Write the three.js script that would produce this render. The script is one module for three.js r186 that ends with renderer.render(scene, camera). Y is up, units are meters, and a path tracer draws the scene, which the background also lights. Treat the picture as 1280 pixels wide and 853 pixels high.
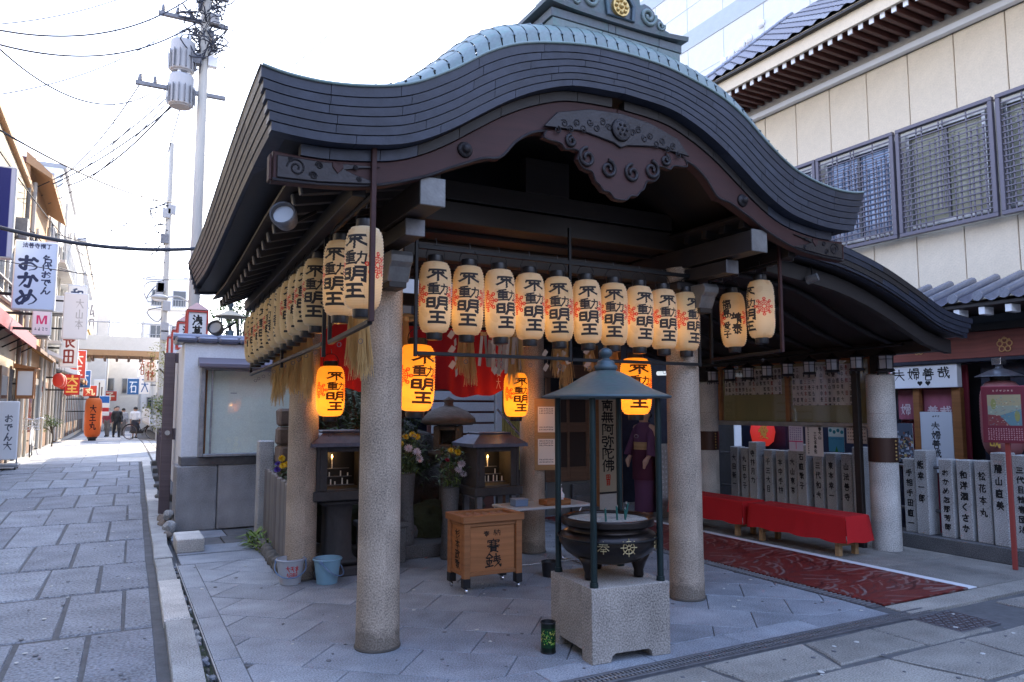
import * as THREE from 'three';
import { mergeGeometries, toCreasedNormals } from 'three/addons/utils/BufferGeometryUtils.js';
import { MarchingCubes } from 'three/addons/objects/MarchingCubes.js';
import { ImprovedNoise } from 'three/addons/math/ImprovedNoise.js';

// ---------------------------------------------------------------- camera, sky, sun, exposure
const scene = new THREE.Scene();
const camera = new THREE.PerspectiveCamera(49.98, 1280 / 853, 0.05, 900);
camera.position.set(0, 1.55, 0);
{
  const pitch = Math.atan(85.5 / 915), yaw = 28.2 * Math.PI / 180;
  camera.lookAt(Math.sin(yaw) * Math.cos(pitch) * 10, 1.55 + Math.sin(pitch) * 10, -Math.cos(yaw) * Math.cos(pitch) * 10);
}
const renderer = new THREE.WebGLRenderer({ antialias: true });
renderer.toneMapping = THREE.LinearToneMapping;
renderer.toneMappingExposure = 2.9;
renderer.shadowMap.enabled = true;
const SUN_AZ = 33 * Math.PI / 180, SUN_EL = 27 * Math.PI / 180;
const sunDir = new THREE.Vector3(Math.sin(SUN_AZ) * Math.cos(SUN_EL), Math.sin(SUN_EL), -Math.cos(SUN_AZ) * Math.cos(SUN_EL));
{ // clear late-afternoon sky: bright towards the sun and the horizon, pale blue overhead
  const W = 512, H = 256, data = new Float32Array(W * H * 4), d = new THREE.Vector3();
  for (let j = 0; j < H; j++) for (let i = 0; i < W; i++) {
    const el = ((j + 0.5) / H - 0.5) * Math.PI, az = ((i + 0.5) / W - 0.5) * 2 * Math.PI;
    d.set(Math.cos(az) * Math.cos(el), Math.sin(el), Math.sin(az) * Math.cos(el));
    const c = d.dot(sunDir), ang = Math.acos(Math.min(1, Math.max(-1, c)));
    const e = Math.max(0, d.y), h = Math.pow(1 - e, 2.2), g = Math.exp(-ang * 1.5) * 1.5;
    const k = (j * W + i) * 4;
    data[k] = 0.26 + 1.12 * h + g * 1.0; data[k + 1] = 0.48 + 0.92 * h + g * 0.96; data[k + 2] = 1.05 + 0.42 * h + g * 0.84; data[k + 3] = 1;
    if (d.y < 0) { const m = Math.max(0.2, 1 + d.y * 4); data[k] *= m; data[k + 1] *= m; data[k + 2] *= m; }
  }
  const sky = new THREE.DataTexture(data, W, H, THREE.RGBAFormat, THREE.FloatType);
  sky.mapping = THREE.EquirectangularReflectionMapping; sky.magFilter = THREE.LinearFilter; sky.minFilter = THREE.LinearFilter; sky.needsUpdate = true;
  scene.background = sky; scene.environment = sky;
}
const sun = new THREE.DirectionalLight(new THREE.Color(1, 0.86, 0.68), 5);
sun.position.copy(sunDir).multiplyScalar(90); sun.target.position.set(0, 0, -10);
sun.castShadow = true; sun.shadow.mapSize.set(4096, 4096); sun.shadow.radius = 1.5;
Object.assign(sun.shadow.camera, { left: -60, right: 60, top: 60, bottom: -60, near: 1, far: 250 });
scene.add(sun, sun.target);

// ---------------------------------------------------------------- helpers
let seed = 7;
const rnd = () => { seed = (seed + 0x6d2b79f5) | 0; let t = Math.imul(seed ^ (seed >>> 15), 1 | seed); t = (t + Math.imul(t ^ (t >>> 7), 61 | t)) ^ t; return ((t ^ (t >>> 14)) >>> 0) / 4294967296; };
const rr = (a, b) => a + (b - a) * rnd();
const pick = (a) => a[Math.floor(rnd() * a.length)];
const lerp = (a, b, t) => a + (b - a) * t, clamp = (x, a = 0, b = 1) => Math.min(b, Math.max(a, x));
const sst = (a, b, x) => { const t = clamp((x - a) / (b - a)); return t * t * (3 - 2 * t); };
const V = (x, y, z) => new THREE.Vector3(x, y, z), PI = Math.PI;
const taken = {};
function uniq(name) { const n = taken[name] = (taken[name] ?? -1) + 1; return n ? name + '_' + String(n).padStart(3, '0') : name; }
function thing(name, label, category, pos = [0, 0, 0], ry = 0, group) {
  const o = new THREE.Group(); o.name = uniq(name); o.position.set(...pos); o.rotation.y = ry;
  o.userData = { label, category }; if (group) o.userData.group = group; scene.add(o); return o;
}
function setting(name, label) { const o = new THREE.Group(); o.name = uniq(name); o.userData = { kind: 'structure', label, category: name.replace(/_/g, ' ').split(' ').slice(-2).join(' ') }; scene.add(o); return o; }
function part(parent, name, geo, mat, pos, rot, sc) {
  const m = new THREE.Mesh(geo, mat); m.name = name; m.castShadow = m.receiveShadow = true;
  if (pos) m.position.set(...pos); if (rot) m.rotation.set(...rot); if (sc) m.scale.set(...sc);
  parent.add(m); return m;
}
function clone(o, pos, ry, label, group) {
  const c = o.clone(); c.name = uniq(o.name.replace(/_\d{3}$/, '')); c.position.set(...pos); if (ry !== undefined) c.rotation.y = ry;
  c.userData = { ...o.userData }; if (label) c.userData.label = label; if (group) c.userData.group = group; scene.add(c); return c;
}
function uvBox(g, ox = 0, oy = 0) { // metres, by the way each face points
  if (g.index) g = g.toNonIndexed();
  const p = g.attributes.position, uv = new Float32Array(p.count * 2), a = V(), b = V(), c = V(), n = V();
  for (let i = 0; i < p.count; i += 3) {
    a.fromBufferAttribute(p, i); b.fromBufferAttribute(p, i + 1); c.fromBufferAttribute(p, i + 2);
    n.subVectors(b, a).cross(c.clone().sub(a));
    const x = Math.abs(n.x), y = Math.abs(n.y), z = Math.abs(n.z);
    [a, b, c].forEach((q, k) => { const [u, v] = y >= x && y >= z ? [q.x, q.z] : x >= z ? [q.z, q.y] : [q.x, q.y]; uv[(i + k) * 2] = u + ox; uv[(i + k) * 2 + 1] = v + oy; });
  }
  g.setAttribute('uv', new THREE.BufferAttribute(uv, 2)); return g;
}
function fromTris(P, T) { // flat-shaded from points and triangle index list
  const a = new Float32Array(T.length * 3); T.forEach((t, i) => { a[i * 3] = P[t][0]; a[i * 3 + 1] = P[t][1]; a[i * 3 + 2] = P[t][2]; });
  const g = new THREE.BufferGeometry(); g.setAttribute('position', new THREE.BufferAttribute(a, 3)); g.computeVertexNormals(); return g;
}
function cbox(w, h, d, c = 0.004, ox = 0, oy = 0) { // box with chamfered edges, centred, 44 triangles
  const P = [], T = [], s = [w / 2, h / 2, d / 2], id = {};
  c = Math.min(c, s[0] * 0.8, s[1] * 0.8, s[2] * 0.8);
  for (let m = 0; m < 8; m++) for (let ax = 0; ax < 3; ax++) {
    const q = [0, 1, 2].map((k) => ((m >> k & 1) ? 1 : -1) * (k === ax ? s[k] : s[k] - c)); id[m + ',' + ax] = P.length; P.push(q);
  }
  const I = (m, ax) => id[m + ',' + ax], tri = (i, j, k) => {
    const A = V(...P[i]), n = V(...P[j]).sub(A).cross(V(...P[k]).sub(A)); n.dot(A.add(V(...P[j])).add(V(...P[k]))) > 0 ? T.push(i, j, k) : T.push(i, k, j);
  };
  for (let ax = 0; ax < 3; ax++) for (const sg of [0, 1]) {
    const b = 1 << (ax + 1) % 3, e = 1 << (ax + 2) % 3, o = sg << ax; tri(I(o, ax), I(o | b, ax), I(o | b | e, ax)); tri(I(o, ax), I(o | b | e, ax), I(o | e, ax));
  }
  for (let ax = 0; ax < 3; ax++) { const p = (ax + 1) % 3, q = (ax + 2) % 3; for (let m = 0; m < 4; m++) { const o = (m & 1) << p | (m >> 1) << q, o2 = o | 1 << ax; tri(I(o, p), I(o2, p), I(o2, q)); tri(I(o, p), I(o2, q), I(o, q)); } }
  for (let m = 0; m < 8; m++) tri(I(m, 0), I(m, 1), I(m, 2));
  return uvBox(fromTris(P, T), ox, oy);
}
const vgrain = (g) => { const uv = g.attributes.uv; for (let i = 0; i < uv.count; i++) uv.setXY(i, uv.getY(i), uv.getX(i)); return g; };
const at = (g, x = 0, y = 0, z = 0, rx = 0, ry = 0, rz = 0) => { if (rx) g.rotateX(rx); if (ry) g.rotateY(ry); if (rz) g.rotateZ(rz); return g.translate(x, y, z); };
const join = (list) => mergeGeometries(list.map((g) => { const h = g.index ? g.toNonIndexed() : g; for (const k of Object.keys(h.attributes)) if (!['position', 'normal', 'uv'].includes(k)) h.deleteAttribute(k); if (!h.attributes.uv) uvBox(h); return h; }));
const span = (x0, x1, y0, y1, z0, z1, c = 0.004) => cbox(x1 - x0, y1 - y0, z1 - z0, c).translate((x0 + x1) / 2, (y0 + y1) / 2, (z0 + z1) / 2); // box by its bounds
const cyl = (r1, r2, h, n = 20, open = false) => new THREE.CylinderGeometry(r1, r2, h, n, 1, open);
const lathe = (pts, n = 28) => new THREE.LatheGeometry(pts.map(([r, y]) => new THREE.Vector2(r, y)), n);
function tube(pts, r, n = 5, seg) { const c = new THREE.CatmullRomCurve3(pts.map((p) => V(...p)), false, 'centripetal'); return new THREE.TubeGeometry(c, seg ?? Math.max(1, (pts.length - 1) * 5), r, n); }
function rod(a, b, r, n = 6) { // capped rod between two points
  const A = V(...a), B = V(...b), d = B.clone().sub(A), g = cyl(r, r, d.length(), n);
  g.applyQuaternion(new THREE.Quaternion().setFromUnitVectors(V(0, 1, 0), d.clone().normalize())); const m = A.add(B).multiplyScalar(0.5); return g.translate(m.x, m.y, m.z);
}
function bar(a, b, w, h) { // rectangular bar between two points
  const A = V(...a), B = V(...b), d = B.clone().sub(A), g = cbox(w, h, d.length(), 0.003);
  const m = new THREE.Matrix4().lookAt(B, A, Math.abs(d.clone().normalize().y) > 0.95 ? V(0, 0, 1) : V(0, 1, 0)); g.applyMatrix4(m); const c = A.add(B).multiplyScalar(0.5); return g.translate(c.x, c.y, c.z);
}
function shapeOf(pts, holes = []) { const s = new THREE.Shape(pts.map(([x, y]) => new THREE.Vector2(x, y))); for (const h of holes) s.holes.push(new THREE.Path(h.map(([x, y]) => new THREE.Vector2(x, y)))); return s; }
function extr(pts, depth, bevel = 0, holes = [], seg = 1) {
  const g = new THREE.ExtrudeGeometry(shapeOf(pts, holes), { depth: depth - 2 * bevel, bevelEnabled: bevel > 0, bevelSize: bevel, bevelThickness: bevel, bevelSegments: seg, bevelOffset: -bevel, curveSegments: 8 });
  return uvBox(g.translate(0, 0, bevel - depth / 2));
}
function loft(rows, closed = false) { // grid of points -> smooth surface, uv in metres
  const n = rows[0].length, P = [], UV = [], I = []; let v = 0;
  rows.forEach((row, j) => { if (j) v += V(...row[n >> 1]).distanceTo(V(...rows[j - 1][n >> 1])); let u = 0; row.forEach((p, i) => { if (i) u += V(...p).distanceTo(V(...row[i - 1])); P.push(...p); UV.push(u, v); }); });
  for (let j = 0; j < rows.length - 1; j++) for (let i = 0; i < n - 1; i++) { const a = j * n + i, b = a + 1, c = a + n, d = c + 1; I.push(a, b, d, a, d, c); }
  const g = new THREE.BufferGeometry(); g.setAttribute('position', new THREE.Float32BufferAttribute(P, 3)); g.setAttribute('uv', new THREE.Float32BufferAttribute(UV, 2)); g.setIndex(I); g.computeVertexNormals(); return g;
}
function strip(secs) { // closed bar swept through cross-sections of four points each (a list of [p0,p1,p2,p3]), capped, flat shaded
  const P = secs.flat(), T = [];
  for (let j = 0; j < secs.length - 1; j++) for (let k = 0; k < 4; k++) { const a = j * 4 + k, b = j * 4 + (k + 1) % 4, c = a + 4, d = b + 4; T.push(a, b, d, a, d, c); }
  const e = (secs.length - 1) * 4; T.push(0, 2, 1, 0, 3, 2, e, e + 1, e + 2, e, e + 2, e + 3);
  return uvBox(fromTris(P, T), rnd() * 3, rnd() * 3);
}
const perlin = new ImprovedNoise();
const fbm = (x, y, z = 0, o = 4) => { let s = 0, a = 0.5; for (let i = 0; i < o; i++) { s += a * perlin.noise(x, y, z + i * 7.1); x *= 2; y *= 2; z *= 2; a *= 0.5; } return s; };
function curve(list) { // smooth interpolation through [x, y] pairs
  return (x) => {
    if (x <= list[0][0]) return list[0][1]; const n = list.length; if (x >= list[n - 1][0]) return list[n - 1][1];
    let i = 0; while (list[i + 1][0] < x) i++;
    const m = (k) => k <= 0 ? (list[1][1] - list[0][1]) / (list[1][0] - list[0][0]) : k >= n - 1 ? (list[n - 1][1] - list[n - 2][1]) / (list[n - 1][0] - list[n - 2][0]) : (list[k + 1][1] - list[k - 1][1]) / (list[k + 1][0] - list[k - 1][0]);
    const h = list[i + 1][0] - list[i][0], t = (x - list[i][0]) / h, t2 = t * t, t3 = t2 * t;
    return (2 * t3 - 3 * t2 + 1) * list[i][1] + (t3 - 2 * t2 + t) * h * m(i) + (3 * t2 - 2 * t3) * list[i + 1][1] + (t3 - t2) * h * m(i + 1);
  };
}
// ---------------------------------------------------------------- textures and materials
const enc = (x) => 255 * (x <= 0.0031308 ? 12.92 * x : 1.055 * Math.pow(x, 1 / 2.4) - 0.055);
function texPair(size, metres, fn) { // fn(u, v, i, j) -> [albedo factor r, g, b, height]; returns { map, bump }
  const a = new Uint8Array(size * size * 4), b = new Uint8Array(size * size * 4);
  for (let j = 0; j < size; j++) for (let i = 0; i < size; i++) { const r = fn(i / size, j / size, i, j), k = (j * size + i) * 4; for (let c = 0; c < 3; c++) { a[k + c] = enc(clamp(r[c])); b[k + c] = 255 * clamp(r[3]); } a[k + 3] = b[k + 3] = 255; }
  const mk = (d, cs) => { const t = new THREE.DataTexture(d, size, size); t.wrapS = t.wrapT = THREE.RepeatWrapping; t.magFilter = THREE.LinearFilter; t.minFilter = THREE.LinearMipmapLinearFilter; t.generateMipmaps = true; t.repeat.set(1 / metres, 1 / metres); if (cs) t.colorSpace = THREE.SRGBColorSpace; t.needsUpdate = true; return t; };
  return { map: mk(a, true), bump: mk(b, false) };
}
const tn = (u, v, f, z = 0) => { // tileable noise
  const x = u * f, y = v * f, a = (1 - u), w = (p, q) => perlin.noise(p, q, z), s = sst(0, 1, u), t = sst(0, 1, v);
  return lerp(lerp(w(x, y), w(x - f, y), s), lerp(w(x, y - f), w(x - f, y - f), s), t) / Math.max(0.5, Math.sqrt((s * s + (1 - s) * (1 - s)) * (t * t + (1 - t) * (1 - t))));
};
const granite = texPair(512, 1.5, (u, v) => { const n = tn(u, v, 150) * 1.0 + tn(u, v, 230, 4) * 0.6, w = tn(u, v, 4, 3) * 0.2 + tn(u, v, 11, 8) * 0.12, k = clamp(0.66 + w + (n < -0.3 ? -0.24 : n > 0.32 ? 0.22 : n * 0.35) + (rnd() - 0.5) * 0.16, 0.12, 1); return [k, k, k * 0.99, clamp(0.5 + n * 0.5)]; });
const chisel = texPair(512, 1.6, (u, v) => { const n = tn(u, v, 72) * 0.9 + tn(u, v, 140, 2) * 0.6 + tn(u, v, 5, 4) * 0.45, k = clamp(0.66 + n * 0.42 + (rnd() - 0.5) * 0.16, 0.15, 1); return [k, k, k, clamp(0.5 + n * 0.6)]; });
const woodT = texPair(512, 0.8, (u, v) => { const w = Math.sin(u * 6.283) * 0.012 + Math.sin(u * 12.566 + 2) * 0.006, q = ((v + w) % 1 + 1) % 1, r = tn(0.3, q, 26, 1) * 0.8 + tn(0.6, q, 90, 4) * 0.7, f = tn(u, v, 5, 5) * 0.4, fine = (rnd() - 0.5) * 0.1, k = clamp(0.76 + r * 0.22 + f * 0.25 + fine, 0.2, 1); return [k, k * 0.97, k * 0.92, clamp(0.5 + r * 0.25 + fine * 3)]; });
const plaster = texPair(512, 1.5, (u, v) => { const n = tn(u, v, 70) * 0.07 + tn(u, v, 5, 2) * 0.04 + tn(u, v, 18, 2) * 0.04, k = clamp(0.9 + n, 0.3, 1); return [k, k, k * 0.995, clamp(0.5 + n * 3)]; });
const patina = texPair(512, 1.3, (u, v) => { const n = tn(u, v, 9) * 0.5 + tn(u, v, 26, 3) * 0.4, m = sst(-0.1, 0.35, n), k = 0.78 + tn(u, v, 60, 5) * 0.12; return [k * lerp(0.86, 0.72, m), k * lerp(0.95, 1, m), k * lerp(1, 0.98, m), clamp(0.5 + n * 0.4)]; });
const grime = texPair(512, 1.1, (u, v) => { const n = tn(u, v, 6) * 0.5 + tn(u, v, 20, 3) * 0.35 + tn(u, v, 70, 1) * 0.25, k = clamp(0.78 + n * 0.4, 0.2, 1); return [k, k, k, clamp(0.5 + n * 0.7)]; });
const stain = texPair(512, 1.5, (u, v) => { const n = tn(u, v, 150) * 1.0 + tn(u, v, 230, 4) * 0.6, w = tn(u, v, 4, 3) * 0.2 + tn(u, v, 11, 8) * 0.12, e = v * 1.5 - 0.09 + tn(u, 0.3, 7, 2) * 0.1 + tn(u, v, 24, 6) * 0.07, wet = e < 0.0 ? 0.55 : e < 0.04 ? 0.76 : e < 0.065 ? 0.9 : 1, k = clamp(0.66 + w + (n < -0.3 ? -0.24 : n > 0.32 ? 0.22 : n * 0.35) + (rnd() - 0.5) * 0.16, 0.12, 1) * (v > 0.4 ? 1 : wet); return [k, k, k * 0.99, clamp(0.5 + n * 0.5)]; });
const cloth = texPair(256, 0.06, (u, v, i, j) => { const k = 0.85 + ((i >> 2) + (j >> 2) & 1 ? 0.08 : -0.04) + (rnd() - 0.5) * 0.12; return [k, k, k, k]; });
const MATS = {};
function mat(name, rgb, o = {}) {
  if (MATS[name]) return MATS[name]; const { tex, bump = 0, physical, ...rest } = o;
  const m = new (physical ? THREE.MeshPhysicalMaterial : THREE.MeshStandardMaterial)({ roughness: 0.8, metalness: 0, ...rest });
  m.color.setRGB(...rgb); m.name = name; if (tex) { m.map = tex.map; if (bump) { m.bumpMap = tex.bump; m.bumpScale = bump; } } m.side = THREE.DoubleSide; return MATS[name] = m;
}
const K = {
  floorA: mat('sky_tinted_granite_a', [0.37, 0.4, 0.45], { tex: granite, bump: 0.0015, roughness: 0.55 }), floorB: mat('sky_tinted_granite_b', [0.405, 0.435, 0.485], { tex: granite, bump: 0.0015, roughness: 0.66 }), floorC: mat('sky_tinted_granite_c', [0.34, 0.37, 0.42], { tex: granite, bump: 0.0015, roughness: 0.6 }),  // floor granite colours carry a blue tint standing in for reflected sky
  slabA: mat('street_stone_a', [0.31, 0.33, 0.37], { tex: chisel, bump: 0.012, roughness: 0.75 }), slabB: mat('street_stone_b', [0.28, 0.3, 0.345], { tex: chisel, bump: 0.012, roughness: 0.75 }), slabC: mat('street_stone_c', [0.39, 0.415, 0.46], { tex: chisel, bump: 0.012, roughness: 0.8 }),
  mortar: mat('mortar', [0.13, 0.13, 0.135], { tex: grime, bump: 0.004, roughness: 0.95 }), kerb: mat('kerb_stone', [0.5, 0.5, 0.49], { tex: granite, bump: 0.003 }), moss: mat('moss', [0.05, 0.06, 0.03], { tex: grime, bump: 0.02, roughness: 1 }),
  column: mat('column_granite', [0.53, 0.43, 0.34], { tex: granite, bump: 0.0018, roughness: 0.8 }), columnBase: mat('stained_column_granite', [0.53, 0.43, 0.34], { tex: stain, bump: 0.0018, roughness: 0.8 }), columnFoot: mat('column_foot', [0.15, 0.13, 0.11], { tex: granite, bump: 0.0018 }), block: mat('block_granite', [0.5, 0.445, 0.395], { tex: granite, bump: 0.0018, roughness: 0.8 }),
  pale: mat('pale_granite', [0.8, 0.77, 0.72], { tex: granite, bump: 0.0012 }), neutA: mat('grey_paving_a', [0.42, 0.395, 0.355], { tex: granite, bump: 0.002, roughness: 0.7 }), neutB: mat('grey_paving_b', [0.47, 0.44, 0.395], { tex: granite, bump: 0.002, roughness: 0.7 }), neutC: mat('grey_paving_c', [0.35, 0.33, 0.3], { tex: granite, bump: 0.002, roughness: 0.65 }), stele: mat('stele_granite', [0.58, 0.575, 0.565], { tex: granite, bump: 0.0015 }), darkStone: mat('dark_stone', [0.16, 0.16, 0.165], { tex: granite, bump: 0.002 }), oldStone: mat('old_stone', [0.15, 0.14, 0.125], { tex: grime, bump: 0.012, roughness: 0.95 }),
  timber: mat('dark_timber', [0.022, 0.017, 0.016], { tex: woodT, bump: 0.001, roughness: 0.55 }), timber2: mat('dark_board', [0.028, 0.024, 0.025], { tex: woodT, bump: 0.001, roughness: 0.6 }), lacquer: mat('red_brown_lacquer', [0.05, 0.013, 0.012], { tex: woodT, bump: 0.001, roughness: 0.7 }),
  band: mat('dark_copper_board_a', [0.046, 0.054, 0.08], { tex: grime, bump: 0.001, roughness: 0.5, metalness: 0.25 }), band2: mat('dark_copper_board_b', [0.038, 0.045, 0.068], { tex: grime, bump: 0.001, roughness: 0.46, metalness: 0.25 }), bandC: mat('dark_copper_board_c', [0.054, 0.062, 0.088], { tex: grime, bump: 0.001, roughness: 0.55, metalness: 0.25 }),
  copper: mat('green_copper', [0.31, 0.345, 0.32], { tex: patina, bump: 0.002, roughness: 0.62, metalness: 0.1 }), copperB: mat('green_copper_b', [0.265, 0.295, 0.275], { tex: patina, bump: 0.002, roughness: 0.62, metalness: 0.1 }), copperDark: mat('dark_patina', [0.1, 0.13, 0.15], { tex: patina, bump: 0.001, roughness: 0.5, metalness: 0.35 }), ridgeMetal: mat('ridge_copper', [0.16, 0.165, 0.17], { tex: patina, bump: 0.001, roughness: 0.55, metalness: 0.15 }),
  carving: mat('carved_metal', [0.03, 0.025, 0.028], { tex: grime, bump: 0.004, roughness: 0.45, metalness: 0.4 }), cap: mat('weathered_beam_cap', [0.2, 0.2, 0.2], { tex: grime, bump: 0.002, roughness: 0.5, metalness: 0.4 }), gold: mat('gold_leaf', [0.6, 0.42, 0.16], { roughness: 0.4, metalness: 0.6 }),
  iron: mat('black_iron', [0.02, 0.02, 0.022], { tex: grime, bump: 0.001, roughness: 0.5, metalness: 0.5 }), greenPost: mat('dark_green_post', [0.012, 0.03, 0.032], { tex: grime, bump: 0.0008, roughness: 0.4, metalness: 0.3 }), bronze: mat('dark_bronze', [0.045, 0.036, 0.034], { tex: grime, bump: 0.0015, roughness: 0.33, metalness: 0.75 }), steel: mat('galvanised_steel', [0.45, 0.46, 0.48], { tex: grime, bump: 0.001, roughness: 0.42, metalness: 0.75 }), steelDark: mat('grey_steel', [0.2, 0.2, 0.215], { tex: grime, bump: 0.001, roughness: 0.5, metalness: 0.5 }), chrome: mat('chrome', [0.6, 0.6, 0.62], { roughness: 0.22, metalness: 0.95 }),
  boxWood: mat('keyaki_wood', [0.4, 0.17, 0.065], { tex: woodT, bump: 0.001, roughness: 0.55 }), boxPanel: mat('keyaki_panel', [0.48, 0.2, 0.075], { tex: woodT, bump: 0.001, roughness: 0.5 }), doorWood: mat('aged_door_wood', [0.2, 0.11, 0.065], { tex: woodT, bump: 0.001, roughness: 0.65 }), lightWood: mat('light_wood', [0.5, 0.32, 0.16], { tex: woodT, bump: 0.001 }), orangeWood: mat('orange_wood', [0.36, 0.15, 0.05], { tex: woodT, bump: 0.001, roughness: 0.5 }), greyWood: mat('weathered_plank', [0.2, 0.19, 0.19], { tex: woodT, bump: 0.002, roughness: 0.85 }), purpleWood: mat('brown_violet_post', [0.15, 0.115, 0.13], { tex: woodT, bump: 0.002, roughness: 0.7 }),
  white: mat('white_paint', [0.75, 0.76, 0.78], { roughness: 0.6 }), whiteWall: mat('white_plaster', [0.82, 0.83, 0.84], { tex: plaster, bump: 0.003, roughness: 0.85 }), paleWall: mat('pale_render', [0.68, 0.66, 0.62], { tex: plaster, bump: 0.002 }), cream: mat('cream_wall', [0.78, 0.66, 0.5], { tex: plaster, bump: 0.005, roughness: 0.85 }), creamJoint: mat('cream_joint', [0.3, 0.24, 0.18]), siding: mat('white_siding', [0.6, 0.65, 0.68], { tex: plaster, roughness: 0.5 }), towerWall: mat('tower_cladding', [0.66, 0.67, 0.68], { tex: plaster, roughness: 0.7 }), towerBand: mat('tower_grey_band', [0.42, 0.47, 0.5], { tex: plaster }),
  navy: mat('navy_panel', [0.016, 0.022, 0.045], { tex: grime, roughness: 0.45 }), black: mat('black_paint', [0.012, 0.012, 0.014], { roughness: 0.5 }), fascia: mat('brick_red_fascia', [0.3, 0.085, 0.07], { tex: woodT, bump: 0.0008, roughness: 0.5 }), red: mat('red_felt', [0.6, 0.012, 0.016], { tex: cloth, bump: 0.0006, roughness: 0.95 }), redCurtain: mat('red_curtain', [0.5, 0.012, 0.02], { tex: cloth, bump: 0.0004, roughness: 0.85 }), maroon: mat('maroon_paint', [0.25, 0.03, 0.05], { roughness: 0.5 }), pinkCloth: mat('pink_noren', [0.48, 0.14, 0.2], { tex: cloth, roughness: 0.9 }),
  tileGlaze: mat('grey_roof_tile', [0.2, 0.2, 0.25], { tex: grime, roughness: 0.28, metalness: 0.25 }), tileB: mat('grey_roof_tile_b', [0.25, 0.26, 0.31], { tex: grime, roughness: 0.25, metalness: 0.25 }), rafterRed: mat('red_brown_rafter', [0.13, 0.045, 0.035], { tex: woodT, roughness: 0.6 }), grating: mat('violet_grey_steel', [0.13, 0.12, 0.15], { roughness: 0.5, metalness: 0.3 }),
  glass: mat('window_glass', [0.05, 0.06, 0.075], { roughness: 0.06, metalness: 0.1 }), paneBlue: mat('blue_tinted_pane', [0.16, 0.22, 0.34], { roughness: 0.08, metalness: 0.35 }), blind: mat('pale_blind', [0.6, 0.56, 0.36], { roughness: 0.8 }), caseBack: mat('pale_green_panel', [0.78, 0.82, 0.7], { tex: plaster, roughness: 0.7 }), clear: mat('clear_pane', [1, 1, 1], { physical: true, transmission: 1, thickness: 0, roughness: 0.03, ior: 1.45 }),
  paper: mat('white_paper', [0.72, 0.71, 0.68], { roughness: 0.9 }), khaki: mat('khaki_board', [0.3, 0.27, 0.13], { tex: cloth, roughness: 0.9 }), straw: mat('straw', [0.62, 0.42, 0.18], { roughness: 0.9 }), rope: mat('straw_rope', [0.42, 0.3, 0.15], { tex: cloth, bump: 0.002, roughness: 0.95 }), leaf: mat('dark_leaf', [0.035, 0.07, 0.02], { roughness: 0.6 }), leafB: mat('fresh_leaf', [0.13, 0.2, 0.035], { roughness: 0.6 }), stem: mat('stem', [0.06, 0.09, 0.03]), yellow: mat('yellow_petal', [0.8, 0.56, 0.03]), violet: mat('violet_petal', [0.12, 0.06, 0.4]), whitePetal: mat('white_petal', [0.75, 0.7, 0.78]), bark: mat('bark', [0.12, 0.09, 0.065], { tex: grime, bump: 0.01, roughness: 0.95 }),
  bucketGrey: mat('grey_plastic', [0.4, 0.42, 0.46], { roughness: 0.42 }), bucketBlue: mat('pale_blue_plastic', [0.2, 0.36, 0.47], { roughness: 0.42 }), bucketRim: mat('blue_plastic_rim', [0.13, 0.22, 0.38], { roughness: 0.4 }), carpet: mat('red_carpet', [0.17, 0.028, 0.025], { tex: cloth, bump: 0.001, roughness: 0.6 }), skin: mat('skin', [0.5, 0.3, 0.22], { roughness: 0.6 }), hair: mat('black_hair', [0.012, 0.01, 0.01], { roughness: 0.5 }), kimono: mat('purple_kimono', [0.12, 0.042, 0.1], { tex: cloth, roughness: 0.85 }), apron: mat('wine_apron', [0.07, 0.01, 0.03], { roughness: 0.85 }), rubber: mat('rubber', [0.02, 0.02, 0.02]), ash: mat('incense_ash', [0.5, 0.48, 0.44], { tex: granite, bump: 0.006, roughness: 1 }), wax: mat('candle_wax', [0.8, 0.75, 0.65], { roughness: 0.5 }), sandBeige: mat('beige_facade', [0.5, 0.42, 0.3], { tex: plaster }), tan: mat('tan_panel', [0.42, 0.25, 0.13], { tex: plaster }), grey: mat('grey_render', [0.4, 0.4, 0.41], { tex: plaster }), poleC: mat('pole_concrete', [0.5, 0.48, 0.44], { tex: plaster }), wire: mat('cable', [0.03, 0.035, 0.05]), brickTile: mat('pale_tile_wall', [0.42, 0.33, 0.25], { tex: grime }),
};
const flame = mat('candle_flame_light', [1, 0.5, 0.15], { emissive: new THREE.Color(1, 0.55, 0.18), emissiveIntensity: 6 });
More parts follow.
